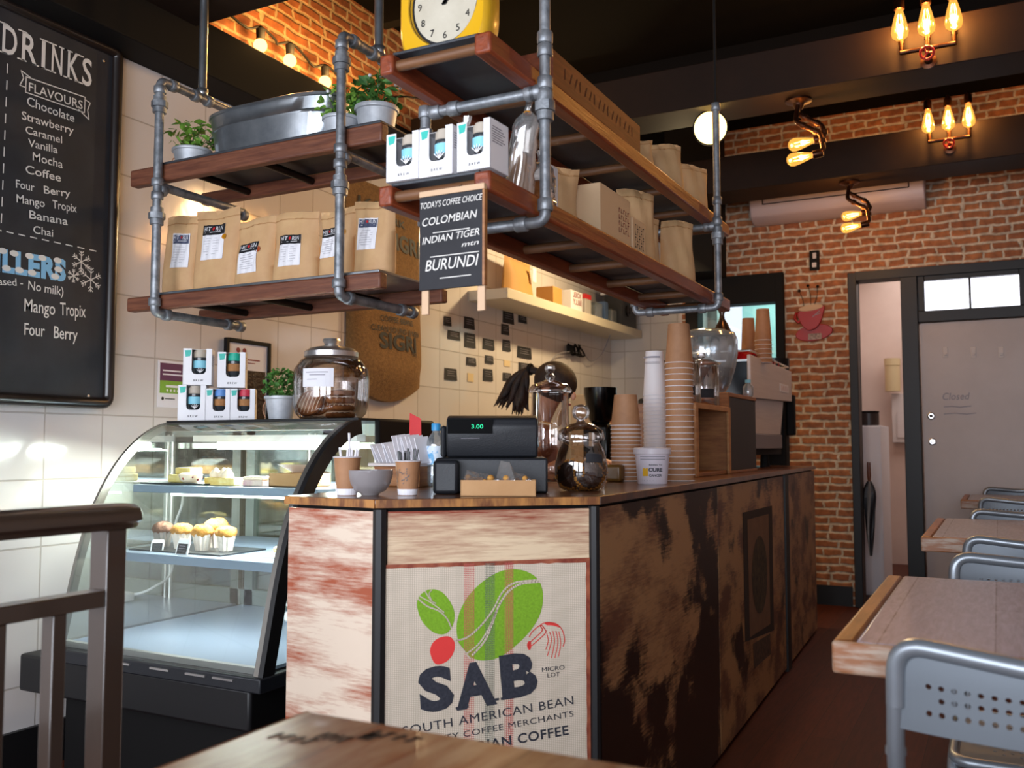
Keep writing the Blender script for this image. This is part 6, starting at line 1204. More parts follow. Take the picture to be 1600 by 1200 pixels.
obj('white_sticker', G().box(.10, .16, -.072, -.068, .14, .24), M_white, tb_, local=True)
wbox('carton', 'small golden carton right of the big paper bag on the white shelf', 6.22, .16, .14, .14, M_kraftp)
wbox('tea_box', 'white box with upside-down red and black lettering on the white wall shelf', 6.62, .22, .10, .17, M_white, lettering=('BILLY', 'JOEL'), col=M_maroon)
pk = wbox('tea_packet', 'white packet with a red top band on the white wall shelf', 6.86, .12, .09, .18, mat('grey_card', '#b9b2ad', .6)); obj('red_band', G().box(-.046, .046, -.061, .061, .145, .184), M_red, pk, local=True)
wbox('plastic_tub', 'clear plastic tub with a label on the white wall shelf', 7.05, .14, .12, .14, M_plastic, 'tub'); wbox('packet', 'blue and white packet standing beside the plastic tub', 7.22, .07, .10, .17, mat('blue_card', '#4a6288', .5), x=-2.92); wbox('plastic_tub', 'second plastic tub beside the black radio', 7.36, .13, .14, .12, M_plastic, 'tub')
wbox('radio', 'black radio with a round dial at the far end of the white wall shelf', 7.62, .36, .16, .27, M_blkplastic, 'radio', x=-2.90); r_o = bpy.data.objects['radio']; g = G(); g.M = Matrix.Translation((.081, -.03, .14)) @ Matrix.Rotation(PI/2, 4, 'Y'); g.lathe([(.05, 0), (.05, .01), (.03, .012), (.03, .006), (0, .006)], seg=20); obj('dial', g, M_pipedk, r_o, local=True)
for k in range(4): single('magazine', G().box(-.1, .1, -.15, .15, 0, .018), (M_paper, M_inkgrey, M_shiny, M_paper)[k], ('topmost pale magazine' if k == 3 else 'flat magazine')+' stacked on the black radio', 'magazine', (-2.92, 7.60, W0+.2745+.0185*k), group='magazines on the radio')
a = spot(897, 549, 'x', LX+.02); t = thing('cable_bundle', 'small coil of black cable fixed to the tiles under the white shelf', 'cable', a); g = G(); R = random.Random(2); g.tube([tuple(p) for p in spline([(0.02+.02*math.cos(k), .16*math.sin(k*1.7)*(1-k/16), .05*math.cos(k*2.1)) for k in range(14)], 4)], .008, 6); obj('cable', g, M_black, t, local=True); obj('plug', G().box(0, .04, -.16, -.09, -.03, .04), M_black, t, local=True, bevel=.008)
t = thing('hanging_cable', 'thin pale cable drooping from the white shelf to the plug', 'cable', (-2.95, 6.6, 2.11)); obj('cable', G().tube([tuple(p) for p in spline([(-2.95, 7.5, 2.11), (-3.03, 7.5, 1.95), (-3.05, 7.3, 1.87), (-3.05, 7.1, 1.92), (-3.05, 6.6, 1.86), (-3.03, 6.3, 1.6), (-3.0, 6.25, 1.2), (-3.0, 6.2, .95)])], .004, 6), M_inkgrey, t)
# back bench with machines behind the counter
bb = thing('back_bench', 'dark back bench along the kitchen wall behind the counter', 'bench', (-2.8, 6, 0)); obj('bench_top', G().box(LX+.02, -2.52, 4.6, 7.88, .88, .92), M_steel, bb, bevel=.004); obj('bench_body', G().box(LX+.02, -2.56, 4.62, 7.88, 0, .88), M_black, bb)
t = thing('coffee_grinder', 'black bean grinder seen behind the glass jars', 'grinder', (-2.2, 5.2, 0)); c = spot(938, 650, 'y', 5.2); t.location = (c.x, 5.2, 0); obj('stand', G().box(-.12, .12, -.12, .12, 0, .9495), M_black, t, local=True, bevel=.01); obj('body', G().box(-.085, .085, -.08, .08, .95, 1.28), M_shiny, t, local=True, bevel=.02); obj('hopper', G().lathe([(.05, 1.28), (.07, 1.31), (.10, 1.46), (.10, 1.50), (0, 1.505)], seg=24), M_shiny, t, local=True, smooth=50); obj('chute', G().lathe([(.03, 0), (.03, .08)], (0, -.10, 1.15), 12), M_chrome, t, local=True)
c = spot(930, 590, 'y', 6.6); t = thing('cardboard_box', 'orange and cream carton on the back bench behind the jars', 'box', (c.x, 6.6, .9205)); obj('box_body', G().box(-.16, .16, -.1, .1, .0, .62), mat('cream_card', '#b8a48c', .7), t, local=True, bevel=.004); obj('orange_side', G().box(.161, .163, -.098, .098, .35, .61), mat('orange_print', '#b05a2a', .6), t, local=True)
c = spot(985, 640, 'y', 6.9); t = thing('coffee_brewer', 'black kitchen appliance on a dark stand beneath the radio', 'appliance', (-2.22, 7.0, 0)); obj('stand', G().box(-.26, .20, -.15, .15, 0, .92), M_black, t, local=True); obj('body', G().box(-.26, .18, -.13, .13, .92, 1.52), M_blkplastic, t, local=True, bevel=.02); obj('glass_top', G().lathe([(.07, 1.52), (.08, 1.68), (.03, 1.70), (0, 1.70)], (-.14, 0, 0), 16), M_plastic, t, local=True, smooth=40); obj('steel_flask', G().lathe([(.045, 1.52), (.05, 1.56), (.03, 1.66), (.02, 1.72), (0, 1.725)], (-.02, -.02, 0), 16), M_chrome, t, local=True, smooth=40)

# ================================================================== BACK WALL
t = thing('air_conditioner', 'long white wall air conditioner on the brick wall below the dark beam', 'air conditioner', (-1.0, 7.0, 2.84)); x0, x1 = -1.61, -.40
pf = [(7.148, 2.83), (7.06, 2.83), (6.98, 2.87), (6.955, 2.94), (6.955, 3.16), (6.98, 3.19), (7.148, 3.19)]
obj('casing', yz_prism(G(), pf, x0, x1), mat('appliance_white', '#b9a9ac', .4), t, bevel=.012, seg=3); ac = t
g = G(); Mf = frame((0, 6.953, 0), (1, 0, 0), (0, -1, 0)); q = [(x0+.10, 2.955), (x1-.10, 2.955), (x1-.10, 3.06), (x0+.10, 3.06)]; stroke(g, Mf, q+[q[0]], .008); obj('louvre_seam', g, M_pipedk, t)
a = spot(1265, 393, 'y', BY-.001); b = spot(1281, 422, 'y', BY-.001); t = thing('wall_switch', 'black wall control plate with two pale buttons on the brick wall', 'switch', ((a.x+b.x)/2, BY-.01, b.z)); obj('plate', G().box(a.x, b.x, BY-.022, BY-.002, b.z, a.z), M_black, t, bevel=.003); h = a.z-b.z; obj('button', G().box(a.x+.02, b.x-.02, BY-.028, BY-.0225, b.z+.02, b.z+h*.38), M_steel, t, bevel=.002); obj('button', G().box(a.x+.025, b.x-.02, BY-.028, BY-.0225, b.z+h*.58, b.z+h*.88), M_steel, t, bevel=.002)
# red cup wall clock
cc = spot(1271, 505, 'y', BY-.03); t = thing('cup_wall_art', 'red coffee cup and saucer shaped wall clock with wire steam on the bricks', 'wall clock', (cc.x, BY-.03, cc.z-.1)); k_ = .0046
def cp(x, y): return (cc.x+(x-1271)*k_, cc.z-(y-505)*k_-(x-1271)*k_*-.10)
M_redw = mat('red_ceramic', '#a01512', .35)
def flat(pts, y0, y1, m, nm): g = G(); n = len(pts); pp = [cp(*p) for p in pts]; g.add([(x, y0, z) for x, z in pp]+[(x, y1, z) for x, z in pp], [tuple(range(n)), tuple(range(n, 2*n))[::-1]]+[(i, (i+1) % n, n+(i+1) % n, n+i) for i in range(n)]); return obj(nm, g, m, t, bevel=.004)
flat([(1271+29*math.cos(a), 520+13.5*math.sin(a)) for a in [2*PI*i/28 for i in range(28)]], BY-.02, BY-.002, M_redw, 'saucer')
flat(smooth_poly([(1249, 483), (1286, 478), (1287, 492), (1281, 508), (1272, 515), (1262, 515), (1252, 503)], 4), BY-.05, BY-.021, M_redw, 'cup')
flat([(1268+19*math.cos(a), 480+5*math.sin(a)) for a in [2*PI*i/24 for i in range(24)]], BY-.054, BY-.0505, mat('crema', '#c9a887', .6), 'crema')
g = G(); g.tube([(cp(x, y)[0], BY-.035, cp(x, y)[1]) for x, y in ((1251, 486), (1244, 485), (1242, 493), (1247, 500), (1254, 499))], .012, 8); obj('handle', g, M_redw, t, smooth=50)
for (xa_, ya_), (xb_, yb_2) in (((1257, 476), (1250, 449)), ((1268, 475), (1264, 443)), ((1274, 475), (1279, 447))): g = G(); A1, B1 = cp(xa_, ya_), cp(xb_, yb_2); g.tube([(A1[0], BY-.04, A1[1]), ((A1[0]+B1[0])/2+.008, BY-.04, (A1[1]+B1[1])/2), (B1[0], BY-.04, B1[1])], .0025, 6); g.ball((B1[0], BY-.04, B1[1]), .012, seg=8, rings=5); obj('wire_steam', g, M_black, t)
g = G(); Mc = frame((cp(1275, 493)[0], BY-.0512, cp(1275, 493)[1]), (1, 0, 0), (0, -1, 0)); stroke(g, Mc, [(-.02, -.012), (.03, .03)], .006); stroke(g, Mc, [(0, 0), (.035, .012)], .005); obj('clock_hands', g, M_inkgrey, t)
A1, B1 = cp(1262, 527), cp(1283, 521); g = G(); g.box(A1[0], B1[0], BY-.024, BY-.0205, A1[1]-.015, A1[1]+.03); obj('saucer_plaque', g, mat('plaque', '#5a4038', .5, c2='#b0988a', scale=70), t)

# passage things
a, b = spot(1350, 665, 'y', 7.75), spot(1376, 665, 'y', 7.75); t = thing('tall_cabinet', 'tall white cabinet standing just inside the passage doorway', 'cabinet', ((a.x+b.x)/2, 7.95, 0)); xl_, xr_ = b.x-.30, b.x; obj('cabinet_body', G().box(xl_, xr_, 7.75, 8.35, 0, a.z), M_white, t, bevel=.004); obj('door_panel', G().box(xl_+.005, xr_-.005, 7.735, 7.749, .02, a.z-.01), M_white, t, bevel=.003); cz_ = a.z
t = thing('waste_drum', 'dark round container standing on top of the white cabinet', 'container', (xr_-.11, 7.95, cz_+.0005)); obj('drum', G().lathe([(.075, 0), (.08, .005), (.08, .10), (.075, .105), (0, .105)], seg=24), mat('dark_brown_plastic', '#2e2422', .4), t, local=True, smooth=40); obj('lid', G().lathe([(.082, .105), (.082, .118), (0, .12)], seg=24), M_black, t, local=True, smooth=40)
t = thing('meter_box', 'white electrical meter box with papers on the passage wall', 'meter box', (-.80, 9.88, 1.3)); c0 = spot(1395, 660, 'y', 9.88); c1 = spot(1416, 590, 'y', 9.88); obj('enclosure', G().box(c0.x, c1.x+.05, 9.80, 9.895, c0.z-.2, c0.z+.28), M_plaster, t, bevel=.004); obj('cylinder', G().lathe([(.07, 0), (.07, .25), (.075, .252), (.075, .32), (0, .32)], (c0.x+.02, 9.76, c0.z+.30), 16), mat('meter_cream', '#c9b48a', .5), t, smooth=40); obj('dial_plate', G().box(c0.x+.05, c1.x+.03, 9.79, 9.799, c0.z-.15, c0.z+.1), M_steel, t)
c = spot(1357, 822, 'y', 7.28); t = thing('umbrella', 'folded dark striped umbrella with a wooden handle hung inside the doorway', 'umbrella', (c.x+.01, 7.30, .35)); zt2 = spot(1357, 722, 'y', 7.3).z
obj('handle', G().tube([(0, 0, zt2-.35), (0, 0, zt2-.36-.09), (0, 0, zt2-.35-.14)], [.012, .015, .010], 12), mat('umbrella_wood', '#6b3518', .3), t, local=True, smooth=40)
g = G(); n = 16; vs = []; hgt = zt2-.35-.14
for j in range(15):
    v = j/14; rr = .007+.034*(v**.8 if v < .82 else .853*(1-(v-.82)*3.2))
    if j == 14: rr = .012
    for k in range(n): a = 2*PI*k/n; q = rr*(1+.35*(k % 2)); vs.append((q*math.cos(a+v*1.5), q*math.sin(a+v*1.5), v*hgt))
g.add(vs, [(j*n+k, j*n+(k+1) % n, (j+1)*n+(k+1) % n, (j+1)*n+k) for j in range(14) for k in range(n)]); g.mi = [1 if (i % n) in (2, 3, 8, 9, 13) else 0 for i in range(len(g.f))]; obj('canopy', g, [mat('umbrella_black', '#191a1f', .5), mat('umbrella_stripe', '#8e8a86', .5)], t, local=True)
t.rotation_euler = (0, 0, 0)

# ================================================================== CEILING LAMPS
def bulb(par, base, d, s=1.0, loc=True):
    """Edison bulb: socket, glass and filament; base = socket mouth, d = direction of the bulb"""
    d = Vector(d).normalized(); q = d.to_track_quat('Z', 'Y').to_matrix().to_4x4(); Mx = Matrix.Translation(base) @ q
    g = G(); g.M = Mx; g.lathe([(.016*s, -.05*s), (.020*s, -.045*s), (.020*s, 0), (.017*s, .002)], seg=14); obj('socket', g, M_copper, par, local=loc, smooth=40)
    g = G(); g.M = Mx; g.lathe([(.013*s, .0), (.015*s, .012*s), (.023*s, .04*s), (.030*s, .072*s), (.033*s, .094*s), (.029*s, .112*s), (.015*s, .124*s), (0, .127*s)], seg=20, caps=False); gl = obj('bulb_glass', g, M_bulb, par, local=loc, smooth=70)
    g = G(); g.M = Mx
    for k in range(4): a = PI/2*k+.4; g.tube([(.006*s*math.cos(a), .006*s*math.sin(a), .02*s), (.013*s*math.cos(a), .013*s*math.sin(a), .055*s), (.010*s*math.cos(a), .010*s*math.sin(a), .095*s)], .0016*s, 5)
    obj('filament', g, M_filament, gl, local=loc)
    return Vector(base)+d*.065*s
def triple(lab, loc, power):
    t = thing('pipe_wall_lamp', lab, 'lamp', loc, 0, 'three-bulb pipe lamps on the beams')
    g = G(); g.M = Matrix.Rotation(PI/2, 4, 'X'); g.lathe([(.035, 0), (.035, .008), (.018, .012), (.016, .05), (0, .05)], seg=20); obj('flange', g, M_copper, t, local=True, smooth=40)
    y = -.055
    g = G(); g.tube(fillet([(-.115, y, .29), (-.115, y-.005, .04), (.115, y-.005, .04), (.115, y, .29)][1:3], .01), .011, 12); obj('cross_arm', g, M_copper, t, local=True, smooth=40)
    for x in (-.112, 0, .112):
        g = G(); top = .30; g.tube(fillet([(x, y+.01, .04), (x, y+.02, top), (x, y-.045, top), (x, y-.045, top-.03)], .025, 5), .010, 10); 
        for zz in (.10, .2, .27): collar(g, (x, y+.018, zz), (0, 0, 1), .014, .02)
        obj('riser_pipe', g, M_copper, t, local=True, smooth=40)
        c = bulb(t, (x, y-.045, top-.07), (0, 0, -1), 1.15)
        point('bulb_light', Vector(loc)+c+Vector((0, -.0, 0)), power, r=.02)
    g = G(); g.M = Matrix.Translation((0, y, .02)) @ Matrix.Rotation(PI/2, 4, 'X'); g.lathe([(.012, -.02), (.012, .03)], seg=12); obj('valve_stem', g, M_copper, t, local=True)
    g = G(); g.M = Matrix.Translation((0, y-.055, .0)) @ Matrix.Rotation(PI/2+.5, 4, 'X'); g.tube([(.028*math.cos(2*PI*k/14), .028*math.sin(2*PI*k/14), 0) for k in range(14)], .006, 8, closed=True)
    for k in range(3): a = 2*PI*k/3; g.tube([(0, 0, 0), (.028*math.cos(a), .028*math.sin(a), 0)], .004, 6)
    g.ball((0, 0, 0), .009, seg=8, rings=5); obj('red_valve_wheel', g, mat('valve_red', '#a8231c', .35), t, local=True, smooth=40); return t
a = spot(1449, 85, 'y', 4.53); triple('three-bulb pipe lamp with a red valve on the nearer dark beam', (a.x, 4.619, a.z), 15.0)
a = spot(1483, 226, 'y', 6.2); triple('three-bulb pipe lamp with a red valve on the beam nearer the brick wall', (a.x, 6.279, a.z), 12.0)
def swing(lab, loc, power):
    t = thing('pipe_ceiling_lamp', lab, 'lamp', loc, 0, 'jointed two-bulb pipe lamps under the beams')
    obj('flange', G().lathe([(.065, 0), (.065, -.010), (.03, -.022), (.018, -.05), (0, -.05)], seg=24), M_copper, t, local=True, smooth=40)
    for dy, zo in ((0, 0), (-.045, -.055)):
        g = G(); g.tube(fillet([(0, dy*.3, -.03), (-.01, dy, -.07+zo), (.115, dy-.01, -.155+zo), (.125, dy-.015, -.215+zo*1.5), (.085, dy-.02, -.225+zo*1.5)], .02, 4), .0125, 12)
        for p, d in (((.03, dy-.003, -.098+zo), (.8, 0, -.5)), ((.09, dy-.006, -.138+zo), (.8, 0, -.5)), ((.122, dy-.012, -.19+zo), (0, 0, 1))): collar(g, p, d, .017, .022)
        obj('jointed_pipe', g, M_copper, t, local=True, smooth=40)
        c = bulb(t, (.075, dy-.02, -.225+zo*1.6), (-1, -.05, -.12), 1.0); point('bulb_light', Vector(loc)+c, power, r=.02)
    return t
a = spot(1243, 148, 'z', 2.90); swing('jointed pipe lamp with two bulbs under the nearer beam, left of the three-bulb lamp', (a.x, 4.76, 2.8995), 8)
a = spot(1322, 275, 'z', 2.90); swing('jointed pipe lamp with two bulbs in front of the white air conditioner', (a.x, 6.42, 2.8995), 6)
a = spot(1477, 128, 'y', 5.6); t = thing('smoke_detector', 'small white smoke detector on the dark ceiling between the beams', 'smoke detector', (a.x, 5.85, CZ-.17)); g = G(); g.lathe([(.03, 0), (.045, .02), (.045, .05), (.06, .055), (.06, .17)], seg=20); obj('sensor', g, M_plaster, t, local=True, smooth=40); obj('grille', G().lathe([(.02, -.002), (.028, .0)], seg=16), M_inkgrey, t, local=True)
# round floodlight
a = spot(1110, 200, 'y', 4.74); t = thing('floodlight', 'bright round floodlight glowing beyond the end of the long shelf', 'floodlight', a, 0)
nrm = (Vector((0, 0, EYE+.5))-Vector(a)).normalized(); q = nrm.to_track_quat('Z', 'Y').to_matrix().to_4x4()
g = G(); g.M = q; g.lathe([(.02, -.10), (.05, -.09), (.07, -.02), (.092, .0), (.092, .01), (.084, .012)], seg=32, caps=False); obj('housing', g, M_black, t, local=True, smooth=50)
g = G(); g.M = q; g.lathe([(.084, .004), (.06, .010), (0, .012)], seg=32, caps=False); obj('lit_lens', g, emis('flood_lens', '#ffd27a', 7), t, local=True, smooth=50)
obj('bracket', G().tube([(0, .06, 0), (.0, .10, .04), (0, .06, 2.9-a.z)], .008, 8), M_black, t, local=True)
l = bpy.data.lights.new('floodlight_beam', 'SPOT'); l.energy = 52; l.color = (1, .60, .26); l.spot_size = 2.5; l.spot_blend = .5; l.shadow_soft_size = .08; o = bpy.data.objects.new('floodlight_beam', l); C.objects.link(o); o.location = Vector(a)+nrm*.06; o.rotation_euler = (Vector((-1.6, 2.9, 1.5))-Vector(a)).to_track_quat('-Z', 'Y').to_euler()
# festoon string on the ledge
fs = thing('festoon_lights', 'black cable with hanging globe bulbs along the left brick wall above the shelf', 'string lights', (-2.98, 3.4, 3.0)); c_ = []
for i, (px, py) in enumerate(((407, 62), (453, 86), (508, 120), (560, 165))):
    p = spot(px, py, 'x', -3.0); c_.append(p); g = G().lathe([(.02, .0), (.022, .05), (.012, .06), (0, .06)], p+Vector((0, 0, -.0)), 14); obj('lamp_holder', g, M_black, fs, smooth=40); g = G().ball(tuple(p+Vector((0, 0, -.028))), .032, seg=16, rings=10); obj('globe_bulb', g, emis('warm_globe', '#ffb860', 6) if i == 0 else bpy.data.materials['warm_globe'], fs, smooth=80)
    point('festoon_light', p+Vector((.075, 0, -.0)), 6, (1, .55, .17), .03)
p = spot(620, 120, 'x', -3.0); g = G(); pts = []
for k, c in enumerate(c_): pts += [c+Vector((0, -.09, .02)), c+Vector((0, 0, .062)), c+Vector((0, .1, .04))]
g.tube([tuple(q) for q in spline([tuple(c_[0]+Vector((0, -.25, .05)))]+[tuple(q) for q in pts]+[(-3.05, 4.5, 3.22), (-3.05, 5.2, 3.3), (-3.05, 7.0, 3.15)], 3)], .006, 8); obj('cable', g, M_black, fs, smooth=60)
point('ledge_glow', (-2.75, 5.6, 3.05), 7, (1, .55, .18), .05)
# ================================================================== TABLES, CHAIRS, RAIL
M_top = planks('weathered_table_boards', 'yx', .165, 3, '#7a7182', '#858090', '#a6a2b6', (2.5, 16), .32, '#3a2018', coat=.15, gap=.0016, strong=.7)  # lavender of reflected daylight is mixed into the board colours
M_tend = mat('table_end_grain', '#8d5a38', .5, c2='#a99482', scale=12, stretch=(1, 6, 6), lo=.42, hi=.6)
M_topf = planks('varnished_table_boards', 'yx', .19, 4, '#6b3a1e', '#7d4423', '#a98a6a', (1.2, 7), .30, '#35180c', coat=.3, strong=.75)
TZ = .84
M_tside = mat('orange_brown_edge_board', '#9a6238', .4, c2='#6e4226', scale=6, stretch=(10, 1, 4))
def table(lab, x0, x1, y0, y1, grp='wooden tables along the right side', m=None, z=TZ, th=.052):
    t = thing('cafe_table', lab, 'table', ((x0+x1)/2, (y0+y1)/2, 0), 0, grp)
    obj('tabletop', G().box(x0+(.035 if m is None else .004), x1-.004, y0+.004, y1-.004, z-th, z), m or M_top, t, bevel=.006)
    obj('end_board', G().box(x0, x1, y0, y0+.012, z-th, z-.001), M_tend, t, bevel=.005); obj('side_board', G().box(x0, x0+(.034 if m is None else .010), y0+.0125, y1, z-th, z-.0005), M_tside, t, bevel=.006)
    xm_, ym = (x0+x1)/2, (y0+y1)/2
    obj('pedestal', G().lathe([(.035, .02), (.035, z-th)], (xm_, ym, 0), 16), M_blacksat, t, smooth=40); obj('base_plate', G().lathe([(.24, 0), (.24, .008), (.05, .03), (0, .03)], (xm_, ym, 0), 32), M_blacksat, t, smooth=40)
    return t
table('nearest weathered plank table on the right, two chairs at its ends', -.247, .55, 1.58, 2.44)
table('middle weathered plank table on the right, behind the nearest one', -.247, .55, 3.52, 4.46)
table('farthest plank table on the right, in front of the white door', -.205, .55, 6.02, 6.72)
tf = table('foreground varnished wood table with a blurred stencil mark on its top', -.735, .25, -.35, .885, 'foreground table', M_topf)
g = G(); Mt = frame((0, 0, TZ+.0006), (1, 0, 0), (0, 0, 1)); R = random.Random(5)
for px, w in ((455, .045), (520, .03), (575, .012), (612, .05)):
    a = spot(px, 1150+(612-px)*.02, 'z', TZ); 
    for k in range(4): xx = a.x+(k/3-.5)*w; stroke(g, Mt, [(xx, a.y-.010), (xx+.004, a.y+.008)], .006); stroke(g, Mt, [(xx, a.y+.006*(k % 2)), (xx+w*.2, a.y+.006*(k % 2))], .004)
obj('worn_stencil', g, mat('stencil_stain', '#3a2418', .6), tf)

def chair(lab, loc, rz, seatm, grp='tubular metal chairs at the tables'):
    t = thing('cafe_chair', lab, 'chair', loc, rz, grp); W_ = .215; H_ = .872; r = .0125
    yb_ = -.22; ys = -.185                                       # back top / seat rear; chair faces +Y
    for s in (-1, 1):
        g = G(); g.tube(fillet([(s*W_*.98, yb_-.0, H_-.06), (s*W_, yb_+.012, .70), (s*W_, ys, .62), (s*(W_+.01), ys-.035, 0)], .06, 4), r, 12); collar(g, (s*W_, yb_+.015, .715), (0, 0, 1), .0145, .012); obj('leg', g, M_silver, t, local=True, smooth=50)
        g = G(); g.tube(fillet([(s*(W_-.01), ys, .490), (s*(W_-.01), .20, .490), (s*(W_+.005), .225, 0)], .05, 5), r, 12); obj('leg', g, M_silver, t, local=True, smooth=50)
    top = fillet([(-W_*.98, yb_, H_-.09), (-W_*.97, yb_-.004, H_), (0, yb_-.035, H_-.018), (W_*.97, yb_-.004, H_), (W_*.98, yb_, H_-.09)], .055, 7)
    obj('top_rail', G().tube(top, r*1.08, 12), M_silver, t, local=True, smooth=50)
    obj('seat_rail', G().tube(fillet([(-W_+.01, ys, .490), (-W_+.01, .215, .490), (W_-.01, .215, .490), (W_-.01, ys, .490), (-W_+.01, ys, .490)], .05, 5), r, 12), M_silver, t, local=True, smooth=50)
    def plate(nm, x0, x1, v0, v1, f, holes, m, cell=.0165, hr=.0042):
        g = G(); nx = int((x1-x0)/cell); ny = max(1, int((v1-v0)/cell)); cx_ = (x1-x0)/nx; cy_ = (v1-v0)/ny
        for j in range(ny):
            for i in range(nx):
                X0 = x0+cx_*i; V0 = v0+cy_*j; c = (X0+cx_/2, V0+cy_/2)
                if holes(i, j, nx, ny):
                    out = [(X0, V0), (X0+cx_/2, V0), (X0+cx_, V0), (X0+cx_, V0+cy_/2), (X0+cx_, V0+cy_), (X0+cx_/2, V0+cy_), (X0, V0+cy_), (X0, V0+cy_/2)]; an = [5, 6, 7, 0, 1, 2, 3, 4]
                    inn = [(c[0]+hr*math.cos(PI/4*k), c[1]+hr*math.sin(PI/4*k)) for k in an]; g.add([f(*p) for p in out+inn], [(k, (k+1) % 8, 8+(k+1) % 8, 8+k) for k in range(8)])
                else: g.add([f(X0, V0), f(X0+cx_, V0), f(X0+cx_, V0+cy_), f(X0, V0+cy_)], [(0, 1, 2, 3)])
        o = obj(nm, g, m, t, local=True); s_ = o.modifiers.new('thick', 'SOLIDIFY'); s_.thickness = .0016; return o
    fb = lambda x, v: (x, yb_-.030*(1-(x/W_)**2)-.001*(v-.72)/.15, v-.016*(1-(x/W_)**2)*(v > .8)*((v-.8)/.08))
    plate('back_plate', -W_+.008, W_-.008, .752, .866, fb, lambda i, j, nx, ny: j in (1, 2, 3) and 3-(j % 2) <= i < nx-3, M_silverdk)
    fsn = lambda x, v: (x, v, .497-.006*math.cos(x/W_*1.4)*(1 if True else 0))
    plate('seat', -W_+.012, W_-.012, ys+.005, .208, fsn, (lambda i, j, nx, ny: 3 < i < nx-4 and 4 < j < ny-4 and (i+j) % 2 == 0) if seatm is M_silverdk else (lambda *a: False), seatm)
    return t
c1 = chair('metal chair with a dark seat, its perforated back nearest the camera', (.085, 1.655, 0), math.radians(-4), mat('dark_seat', '#1c1e26', .25))
c2 = chair('metal chair at the far end of the nearest table, silver perforated seat', (.10, 2.42, 0), PI, M_silverdk)
dup(c1, (.115, 3.40, 0), 0, 'metal chair with its back to the camera at the near end of the middle table'); dup(c2, (.10, 4.285, 0), PI, 'metal chair facing the camera at the far end of the middle table')
dup(c1, (.115, 5.82, 0), 0, 'metal chair with its back to the camera at the farthest table'); dup(c2, (.12, 6.73, 0), PI, 'metal chair behind the farthest table, just showing its top rail')

rl = thing('handrail', 'dark handrail on square posts in the left foreground', 'handrail', (-1.32, .7, 0))
M_rail = mat('dark_bronze_paint', '#3a2d25', .32, coat=1.0); xr0 = -1.30
hp = [(-.034, .0), (-.034, .012), (-.028, .022), (-.012, .029), (.012, .029), (.028, .022), (.034, .012), (.034, .0), (.02, -.006), (.018, -.014), (-.018, -.014), (-.02, -.006)]
g = G(); ys_ = [-1.2, 1.09, 1.112, 1.12]; sc = [1, 1, .92, .7]; n = len(hp); g.add([(xr0-.012+x*s, y, 1.026+z*s) for y, s in zip(ys_, sc) for x, z in hp], [tuple(range(n))[::-1], tuple(range(3*n, 4*n))]+[(j*n+k, j*n+(k+1) % n, (j+1)*n+(k+1) % n, (j+1)*n+k) for j in range(3) for k in range(n)]); obj('top_rail', g, M_rail, rl, smooth=35)
obj('mid_rail', G().box(xr0-.035, xr0, -1.2, 1.058, .888, .915), M_rail, rl, bevel=.002)
obj('post', G().box(xr0-.042, xr0, 1.06, 1.098, 0, 1.012), M_rail, rl, bevel=.002)
for y in (.968, .868, .768, .668, .568): obj('baluster', G().box(xr0-.032, xr0-.004, y, y+.024, .05, .888), M_rail, rl, bevel=.002)
obj('bottom_rail', G().box(xr0-.035, xr0, -1.2, 1.058, .02, .05), M_rail, rl)

# ================================================================== PERSON
YP = 4.0
pp = lambda px, py, y=YP: spot(px, py, 'y', y)
import bmesh
def skin(name, joints, links, root, m, par, sub=2):
    me = bpy.data.meshes.new(name); me.from_pydata([tuple(p) for p, r in joints], links, []); me.update()
    o = bpy.data.objects.new(name, me); C.objects.link(o); me.materials.append(m)
    inv = MW[par.name].inverted()
    for v in me.vertices: v.co = inv @ v.co
    o.modifiers.new('skin', 'SKIN').use_smooth_shade = True
    sl = me.skin_vertices[0].data if me.skin_vertices else None
    if sl is None:
        bm = bmesh.new(); bm.from_mesh(me); bm.verts.layers.skin.verify(); bm.to_mesh(me); bm.free(); sl = me.skin_vertices[0].data
    for i, (p, r) in enumerate(joints): sl[i].radius = r if isinstance(r, tuple) else (r, r); sl[i].use_root = (i == root)
    s = o.modifiers.new('sub', 'SUBSURF'); s.levels = sub; s.render_levels = sub; o.parent = par; MW[o.name] = MW[par.name]; return o
hd = pp(868, 603); nk = pp(846, 652); ch = pp(822, 705); pv = Vector((ch.x-.16, YP+.02, .92)); fy = YP
pe = thing('person', 'person with long brown ponytail bending behind the cash register, face turned away', 'person', (pv.x, fy, 0))
sh = lambda s: ch+Vector((.03*s, .17*s, .01))
J = [(pv, (.15, .11)), (pv.lerp(ch, .5)+Vector((-.02, 0, .03)), (.125, .10)), (ch, (.14, .10)), (nk.lerp(ch, .35), (.075, .065)), (nk, (.05, .05)), (hd+Vector((-.02, 0, -.03)), (.06, .06)), (hd+Vector((.01, 0, .02)), (.085, .09)), (hd+Vector((.035, 0, .03)), (.06, .07))]
L_ = [(0, 1), (1, 2), (2, 3), (3, 4), (4, 5), (5, 6), (6, 7)]
def add(p, r, frm): J.append((Vector(p), r)); L_.append((frm, len(J)-1)); return len(J)-1
